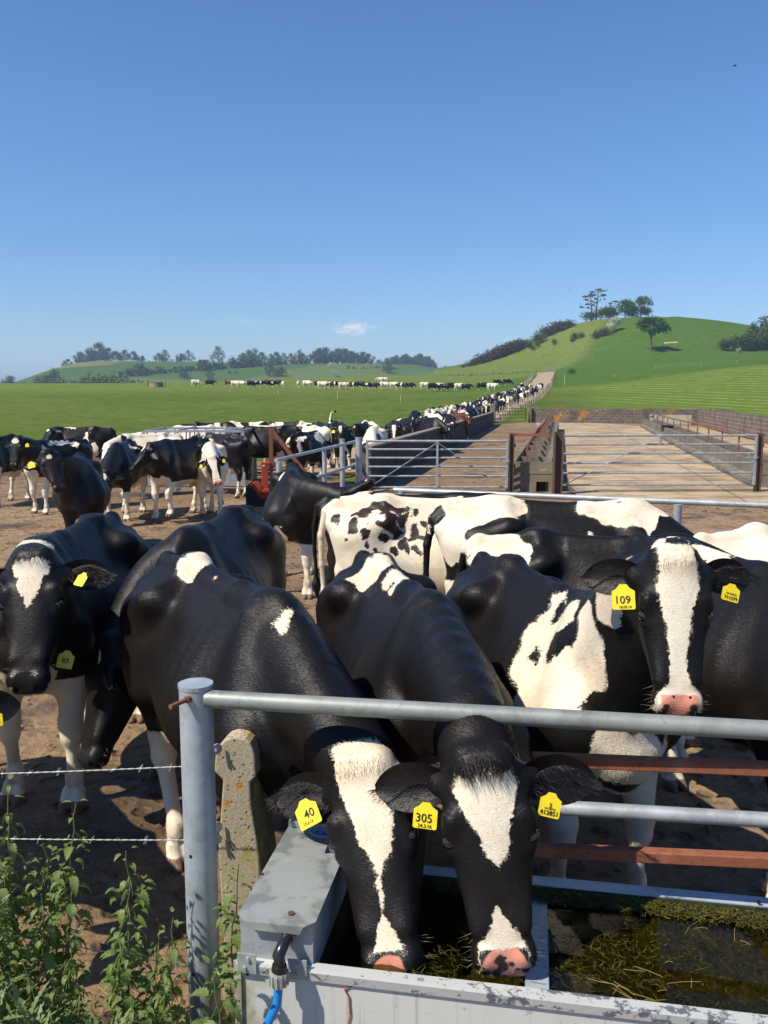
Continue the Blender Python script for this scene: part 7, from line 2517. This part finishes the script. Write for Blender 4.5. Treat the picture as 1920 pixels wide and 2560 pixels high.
hedge('hedge', [on_far(u, v, 760) for (u, v) in [(868, 922), (900, 923), (940, 920), (1000, 925)]], 2.0, 4, M_FOL, 'low hedge on the right shoulder of the far hill', 500, 5)
for (u, base, hp, k, lab) in [(462, 950, 24, 'round_c', 'round bush tree low on the far slope left of centre'), (525, 952, 22, 'round_b', 'small tree low on the far slope beneath the tall pale tree'), (675, 945, 32, 'round_b', 'left tree of the pair on the open far slope'), (703, 945, 28, 'round_c', 'right tree of the pair on the open far slope'), (797, 951, 26, 'round_c', 'dark tree on the far slope left of the white blossom'), (858, 953, 38, 'round_a', 'big round dark tree on the far slope beside the white blossom'), (968, 937, 28, 'round_b', 'dark tree standing below the wooded knoll')]:
    p = on_far(u, base - 4, 640); put_tree(k, p, px_h(hp, p) / 12, lab, None)
for (u, base, hp, lab) in [(826, 922, 18, 'upper white hawthorn in bloom on the far slope'), (836, 946, 26, 'tall white hawthorn in bloom beside the big dark tree'), (900, 953, 14, 'small white hawthorn right of the big dark tree'), (926, 952, 14, 'small white hawthorn furthest right on the far slope')]:
    p = on_far(u, base - 4, 640); put_tree('haw', p, px_h(hp, p) / 5, lab, None, .8)
for (u, v, hp, k) in [(880, 952, 14, 'bush'), (890, 953, 16, 'bush_b'), (940, 951, 10, 'bush'), (590, 938, 8, 'bush'), (575, 938, 8, 'bush_b')]:
    p = on_far(u, v - 4, 640); put_tree(k, p, px_h(hp, p) / 4, 'low dark bush on the far slope', 'bushes on the far slope')
# dark clump close behind the crest of the field
for (u, hp, k) in [(205, 24, 'bush'), (222, 30, 'bush_b'), (240, 34, 'bush'), (258, 36, 'bush_b'), (275, 34, 'bush'), (292, 34, 'bush_b'), (306, 30, 'bush'), (322, 24, 'bush_b'), (250, 26, 'bush')]:
    p = col_at(u, 470); p.z = CAM_H + (990 - 958) / FPX * 470 - .2; p.z = gz(p.x, p.y)
    need = CAM_H + (990 - (957 - hp)) / FPX * 470 - p.z
    put_tree(k, p, need / 4.0, 'dark bush of the clump just beyond the field crest', 'bush clump beyond the field crest', .75)
for (u, top, k) in [(12, 940, 'round_c'), (28, 938, 'round_b'), (62, 944, 'bush_b'), (50, 946, 'bush'), (76, 948, 'bush'), (100, 932, 'round_c'), (118, 936, 'round_b'), (138, 926, 'round_a'), (128, 938, 'round_c')]:
    Y = 620; p = col_at(u, Y)
    need = CAM_H + (990 - top) / FPX * Y - p.z
    put_tree(k, p, need / (12.0 if 'round' in k else 4.0), 'dark tree in the low ground at the left edge', 'trees in the low ground at the left', .62)
# wooded knoll
rk = random.Random(9)
for i in range(46):
    Y = rk.uniform(1120, 1230); X = 42 + rk.gauss(0, 1) * 38
    p = Vector((X, Y, gz(X, Y)))
    put_tree(rk.choice(('round_a', 'round_b', 'round_c')), p, rk.uniform(.9, 1.25), 'tree in the wood covering the distant knoll', 'wood on the distant knoll')

# --- hill on the right
def at_hill(u, v, Y=420):
    try:
        p = on_ground(u, v, 200, 700)
        return p if p.y < 600 else col_at(u, Y)
    except Exception:
        return col_at(u, Y)
for (u, hp, k) in [(1158, 8, 'gorse'), (1170, 10, 'gorse_b'), (1182, 14, 'gorse'), (1194, 18, 'gorse_b'), (1206, 22, 'gorse'), (1218, 24, 'gorse_b'), (1230, 24, 'gorse'), (1242, 26, 'gorse_b'), (1254, 26, 'gorse'), (1266, 28, 'gorse_b'), (1278, 28, 'gorse'), (1290, 28, 'gorse_b'), (1302, 26, 'gorse'), (1312, 22, 'gorse_b'),
                   (1368, 22, 'gorse'), (1380, 24, 'gorse_b'), (1394, 24, 'gorse'), (1408, 24, 'gorse_b'), (1420, 20, 'gorse'), (1400, 14, 'gorse')]:
    p = col_at(u, 402 if u < 1320 else 408); put_tree(k, p, px_h(hp, p) / 3.0, 'brown gorse bush on the left shoulder of the green hill', 'gorse along the hill shoulder', 1.25)
for (u, v, hp, k) in [(1325, 870, 12, 'gorse'), (1340, 862, 20, 'bush'), (1352, 858, 22, 'bush_b'), (1335, 875, 12, 'gorse_b'), (1438, 848, 14, 'gorse'), (1450, 845, 14, 'gorse_b'), (1345, 868, 12, 'bush'), (1385, 862, 12, 'bush'), (1430, 855, 10, 'gorse')]:
    p = at_hill(u, v); put_tree(k, p, px_h(hp, p) / 2.7, 'small dark bush scattered on the hill below the gorse', 'bushes below the gorse', .8)
for (u, v, hp, k) in [(1490, 846, 14, 'gorse'), (1503, 842, 18, 'gorse_b'), (1515, 838, 16, 'gorse')]:
    p = at_hill(u, v); put_tree(k, p, px_h(hp, p) / 2.6, 'gorse bush of the patch left of the white hawthorn', 'gorse patch by the hawthorn', .8)
Yh = 425
def hill_tree(u, hp, name, h, w, kind, seedv, mat, label, n=1100, Y=Yh, th=.28):
    p = col_at(u, Y)
    hh = px_h(hp, p)
    o = tree(name, hh, hh * w, kind, seedv, mat, n, th)
    o.location = p
    return tag(o, label, 'tree')
hill_tree(1478, 66, 'pine_tree', 0, .6, 'pine', 31, M_FOL_PINE, 'left and shorter of the two bare stemmed pines on the hill', 900)
hill_tree(1491, 76, 'pine_tree', 0, .5, 'pine', 35, M_FOL_PINE, 'right and taller of the two bare stemmed pines on the hill', 800)
hill_tree(1536, 44, 'pine_tree', 0, .9, 'pine', 33, M_FOL_PINE, 'low spreading dark pine between the tall pines and round trees', 1000)
hill_tree(1562, 46, 'round_tree', 0, 1.5, 'broad', 41, M_FOL_B, 'bright green tree left of the tall round tree on the summit', 1500, Yh, .12)
hill_tree(1601, 52, 'round_tree', 0, 1.4, 'broad', 42, M_FOL, 'dense round dark green tree highest on the hill summit', 1700, Yh, .2)
hill_tree(1582, 40, 'round_tree', 0, 1.3, 'broad', 45, M_FOL, 'smaller dark tree wedged between the two round summit trees', 900, Yh, .15)
p = on_ground(1626, 879, 200, 700)
o = tree('oak_tree', px_h(86, p), px_h(84, p), 'broad', 43, M_FOL_B, 2200, .32); o.location = p
tag(o, 'lone oak with a pale trunk standing on the hill slope', 'tree')
p = at_hill(1537, 829); o = tree('hawthorn', px_h(48, p), px_h(44, p), 'bush', 44, M_FOL_W, 1600); o.location = p
tag(o, 'white blossoming hawthorn below the summit trees', 'tree')
for (u, hp, k) in [(1466, 22, 'bush'), (1480, 20, 'bush_b'), (1502, 26, 'bush'), (1514, 30, 'bush_b'), (1526, 26, 'bush')]:
    p = col_at(u, Yh - 4); put_tree(k, p, px_h(hp, p) / 3, 'dark undergrowth bush at the feet of the pines', 'undergrowth under the pines', .8)
for (u, v, hp, k, lab) in [(1905, 868, 74, 'loose', 'pale feathery tree at the right edge'), (1880, 870, 62, 'loose', 'smaller pale tree left of the one at the right edge'), (1935, 866, 76, 'round_a', 'dark tree at the very right edge')]:
    p = at_hill(u, v, 330); put_tree(k, p, px_h(hp, p) / 12, lab, None, .8)
for (u, v, hp, k) in [(1808, 876, 22, 'bush'), (1822, 877, 26, 'bush_b'), (1838, 876, 30, 'bush'), (1854, 876, 32, 'bush_b'), (1870, 876, 34, 'bush'), (1886, 875, 36, 'bush_b'), (1904, 874, 38, 'bush'), (1920, 873, 40, 'bush')]:
    p = at_hill(u, v, 330); put_tree(k, p, px_h(hp, p) / 2.8, 'bush of the hedgerow running in from the right edge', 'hedgerow at the right edge', .8)
for (u, v, hp, lab) in [(1836, 878, 18, 'small white hawthorn in the hedgerow at the right'), (1880, 866, 22, 'larger white hawthorn in the hedgerow at the right')]:
    p = at_hill(u, v, 325); p.y -= 4; p.z = gz(p.x, p.y); put_tree('haw', p, px_h(hp, p) / 5, lab, None, .9)
p = at_hill(1430, 937); put_tree('bush', p, .5, 'low thorn bush beside the hill gate', None, .9)
# bare earth scrape on the hill
e0 = at_hill(1660, 858); e1 = at_hill(1695, 856)
sheet('bare_earth', [(e0.x, e0.y - .9), (e1.x, e1.y - .7), (e1.x, e1.y + 1.0), (e0.x, e0.y + .8)], .10, simple('bare_soil', (0.44, 0.34, 0.18), .9), 1.0, .3, 4, 'scrape of bare orange earth on the hill beside the oak', 'earth')

# --- stock fences
def stock_fence(name, pts, h, label, mat, step=4.0, r=.06, wires=(.35, .65, .95), seedv=1, lean=.05):
    rr = random.Random(seedv)
    o0 = pts[0]
    root = empty(name, o0)
    P = []
    for a, b in zip(pts[:-1], pts[1:]):
        L = math.hypot(b.x - a.x, b.y - a.y)
        k = max(1, int(L / step))
        for i in range(k):
            f = (i + rr.uniform(-.12, .12)) / k
            x, y = a.x + (b.x - a.x) * f, a.y + (b.y - a.y) * f
            P.append(Vector((x, y, gz(x, y))))
    for p in P[:100]:
        m = MB(); d = p - o0; hh = h * rr.uniform(.9, 1.1)
        m.tube([d - Vector((0, 0, .1)), d + Vector((rr.uniform(-lean, lean), rr.uniform(-lean, lean), hh))], r, 6); m.build('post', mat, root)
    for wz in wires:
        m = MB(); m.tube([p - o0 + Vector((0, 0, h * wz)) for p in P], .008, 4, False); m.build('wire', M_WIRE, root)
    return tag(root, label, 'fence')
tp = [Vector((track_at(Y)[0] + track_at(Y)[1] / 2 + .5, Y, 0)) for Y in (74, 95, 125, 170, 215, 250, 268)]
stock_fence('stock_fence', tp, 1.2, 'wooden post and wire fence along the right of the cow track', M_WOOD_P, 2.4, .055, seedv=2)
tp = [Vector((track_at(Y)[0] - track_at(Y)[1] / 2 - .6, Y, 0)) for Y in (172, 200, 230, 262)]
stock_fence('stock_fence', tp, 1.2, 'wooden post and wire fence along the upper left of the track', M_WOOD_P, 3.0, .055, seedv=3)
tp = [col_at(u, Y) for (u, Y) in ((1085, 300), (1200, 290), (1300, 280), (1352, 274))]
stock_fence('stock_fence', tp, 1.2, 'boundary fence along the foot of the green hill', M_WOOD, 2.6, .06, seedv=4)
hedge('hedge', [col_at(u, Y) for (u, Y) in ((1090, 303), (1200, 293), (1300, 283), (1345, 278))], .55, 1.2, M_FOL, 'strip of rough growth along the hill boundary fence', 700, 8)
tp = [col_at(u, Y) for (u, Y) in ((1385, 270), (1410, 300), (1445, 340), (1500, 395))]
stock_fence('stock_fence', tp, 1.1, 'fine wire fence climbing the hill between pale and dark grass', M_WOOD_P, 7, .05, seedv=5)
tp = [col_at(u, Y) for (u, Y) in ((-60, 214), (80, 215), (230, 216), (420, 214), (560, 216), (700, 222))]
stock_fence('stock_fence', tp, 1.15, 'post and wire fence along the crest of the left field', M_WOOD, 9, .06, seedv=6)
tp = [col_at(u, Y) for (u, Y) in ((1640, 215), (1760, 208), (1840, 206), (1930, 204))]
stock_fence('stock_fence', tp, 1.1, 'widely spaced white posts along the top of the mown field', M_WOOD_P, 9, .06, seedv=7)
for (u, v, hp, lab) in [(576, 981, 14, 'pale field post left of centre below the far cows'), (696, 989, 13, 'short pale field post below the two standing far cows'), (844, 998, 22, 'tallest pale field post below the far cow line'), (1002, 1004, 18, 'pale field post nearest the queue of cows'), (1411, 963, 26, 'tall pole beside the track gate at the foot of the hill'), (1536, 942, 6, 'small white post on the dark hill pasture')]:
    p = on_ground(u, v)
    r = empty('field_post', p); m = MB(); m.tube([(0, 0, -.2), (.03, 0, px_h(hp, p))], .07, 8); m.tube([(.03, 0, px_h(hp, p)), (.03, 0, px_h(hp, p) + .04)], .05, 8); m.build('stake', M_WOOD_P, r)
    tag(r, lab, 'post')
g0 = col_at(1362, 272); g1 = col_at(1388, 272)
gate('field_gate', g0, g1, 1.3, .15, 5, 'distant field gate closing the track at the foot of the hill', None, M_GALV, .08, .03)

# hurdle by the queue
q = col_at(1040, 60); r = empty('hurdle', q, R(10))
for z in (.3, .6, .9, 1.2):
    m = MB(); m.bar((0, 0, z), (1.9, 0, z), .04, .045); m.build('rail', M_GALV, r)
for x in (0, 1.9):
    m = MB(); m.bar((x, 0, 0), (x, 0, 1.25), .05, .05); m.build('upright', M_GALV, r)
tag(r, 'galvanised hurdle on the far side of the queue', 'hurdle')

# round concrete tank in the field
q = on_ground(391, 967)
r = empty('water_tank', q)
R0 = 17 / FPX * q.y
m = MB(); ring = 40
m.tube([(0, 0, -.1), (0, 0, .85)], R0, ring, cap=False); m.tube([(0, 0, .70), (0, 0, .85)], R0 - .12, ring, cap=False); m.build('tank_wall', mat_conc('tan_tank', (0.36, 0.27, 0.17), (0.28, 0.20, 0.12)), r)
m = MB(); m.tube([(0, 0, .845), (0, 0, .90)], R0 + .05, ring); m.build('rim', M_CONC, r)
for a in (2.6, .3, 3.6):
    m = MB(); m.tube([(math.cos(a) * (R0 + .5), math.sin(a) * .6, 0), (math.cos(a) * (R0 + .5), math.sin(a) * .6, 1.5)], .07, 6); m.build('guard_post', M_WOOD, r)
tag(r, 'round tan water tank standing in the left field', 'tank')

# the person walking behind the far cows
def blob_mesh(name, caps, h, mats, mat_of):
    lo = np.min([np.minimum(c[0], c[1]) - max(c[2], c[3]) for c in caps], 0) - 3 * h
    hi = np.max([np.maximum(c[0], c[1]) + max(c[2], c[3]) for c in caps], 0) + 3 * h
    n = np.ceil((hi - lo) / h).astype(int) + 1
    P = np.stack(np.meshgrid(*[lo[i] + h * np.arange(n[i]) for i in range(3)], indexing='ij'), -1).reshape(-1, 3).astype(np.float32)
    d = np.full(len(P), 9.0, np.float32)
    for c in caps:
        e = _rc(P, c[0], c[1], c[2], c[3]); k = .05
        hh = np.maximum(k - np.abs(d - e), 0) / k
        d = np.minimum(d, e) - hh * hh * k * .25
    V, Q = nets(d.reshape(n), lo, h)
    me = bpy.data.meshes.new(name)
    me.from_pydata(V.tolist(), [], Q.tolist())
    for m_ in mats: me.materials.append(m_)
    C = V[Q].mean(1)
    me.polygons.foreach_set('material_index', [mat_of(c) for c in C])
    me.polygons.foreach_set('use_smooth', [True] * len(Q))
    return me
caps = [((0, 0, 1.62), (0, .01, 1.70), .085, .09), ((0, 0, 1.42), (0, 0, 1.55), .06, .055), ((-.12, 0, 1.40), (.12, 0, 1.40), .09, .09), ((0, 0, 1.35), (0, 0, 1.0), .15, .14),
        ((-.09, 0, .95), (-.10, -.08, .52), .09, .065), ((-.10, -.08, .52), (-.10, .02, .08), .06, .045), ((-.10, .02, .05), (-.10, -.14, .04), .045, .035),
        ((.09, 0, .95), (.10, -.02, .52), .09, .065), ((.10, -.02, .52), (.11, .12, .08), .06, .045), ((.11, .12, .05), (.11, -.02, .04), .045, .035),
        ((-.20, 0, 1.38), (-.26, 0, 1.10), .05, .04), ((-.26, 0, 1.10), (-.22, -.16, .90), .04, .03), ((-.22, -.16, .90), (-.20, -.22, .84), .035, .02),
        ((.20, 0, 1.38), (.27, .02, 1.10), .05, .04), ((.27, .02, 1.10), (.26, -.06, .85), .04, .03), ((.26, -.06, .85), (.25, -.08, .77), .035, .02)]
me = blob_mesh('person', caps, .025, [simple('skin', (.45, .26, .18)), simple('white_shirt', (.75, .74, .70), .8), simple('dark_trousers', (.03, .03, .035), .8), simple('hair', (.06, .04, .03))],
               lambda c: 3 if c[2] > 1.70 or (c[2] > 1.62 and c[1] > .03) else (0 if c[2] > 1.52 or (c[2] < 1.08 and abs(c[0]) > .19 and c[2] > .7) else (1 if c[2] > .93 else 2)))
o = mesh_obj('person', me); o.location = on_ground(490, 969); o.rotation_euler = (0, 0, R(80))
tag(o, 'person in a white shirt and dark trousers walking behind the far cows', 'person')
for i, (u, v) in enumerate(((950, 958), (961, 958))):
    p = on_ground(u, v); place('white', 1, p.x, p.y, 10 if i else 185, .95, 'pale cow resting beyond the far line, ' + ('right' if i else 'left') + ' of two', 'pale cows beyond the far line')

# birds
def bird(u, v, Y, span, label):
    r = empty('bird', at_y(u, v, Y), R(30))
    m = MB(); m.tube([(-.14, 0, 0), (-.05, 0, .01), (.08, 0, .01), (.16, 0, .0)], [.008, .035, .032, .006], 8); m.build('bird_body', M_FOL_PINE, r)
    for s in (1, -1):
        m = MB(); m.prism([(.05, 0), (.02, s * span * .28), (-.06, s * span * .5), (-.07, s * span * .25), (-.05, 0)], (0, 0, .012), (1, 0, 0), (0, 1, .25 * s), (0, 0, .006)); m.build('wing', M_FOL_PINE, r)
    return tag(r, label, 'bird')
bird(1836, 165, 55, .42, 'small dark bird high in the sky at the upper right')
bird(1424, 725, 150, .6, 'tiny dark bird in the sky left of the pines')

# ------------------------------------------------------------------ air
hz = MB(); hz.box((0, 0, 55), (18400, 18400, 136)); ho = hz.build('haze', M_WIRE)
hm = bpy.data.materials.new('haze_air'); hm.use_nodes = True
n_ = hm.node_tree.nodes; n_.clear()
ou = n_.new('ShaderNodeOutputMaterial'); pv = n_.new('ShaderNodeVolumePrincipled')
pv.inputs['Color'].default_value = (0.55, 0.72, 1.0, 1)
pv.inputs['Density'].default_value = 0.00030
pv.inputs['Anisotropy'].default_value = 0.1
hm.node_tree.links.new(pv.outputs[0], ou.inputs['Volume'])
ho.data.materials.clear(); ho.data.materials.append(hm)
tag(ho, 'thin summer haze over the countryside', 'haze', kind='stuff')
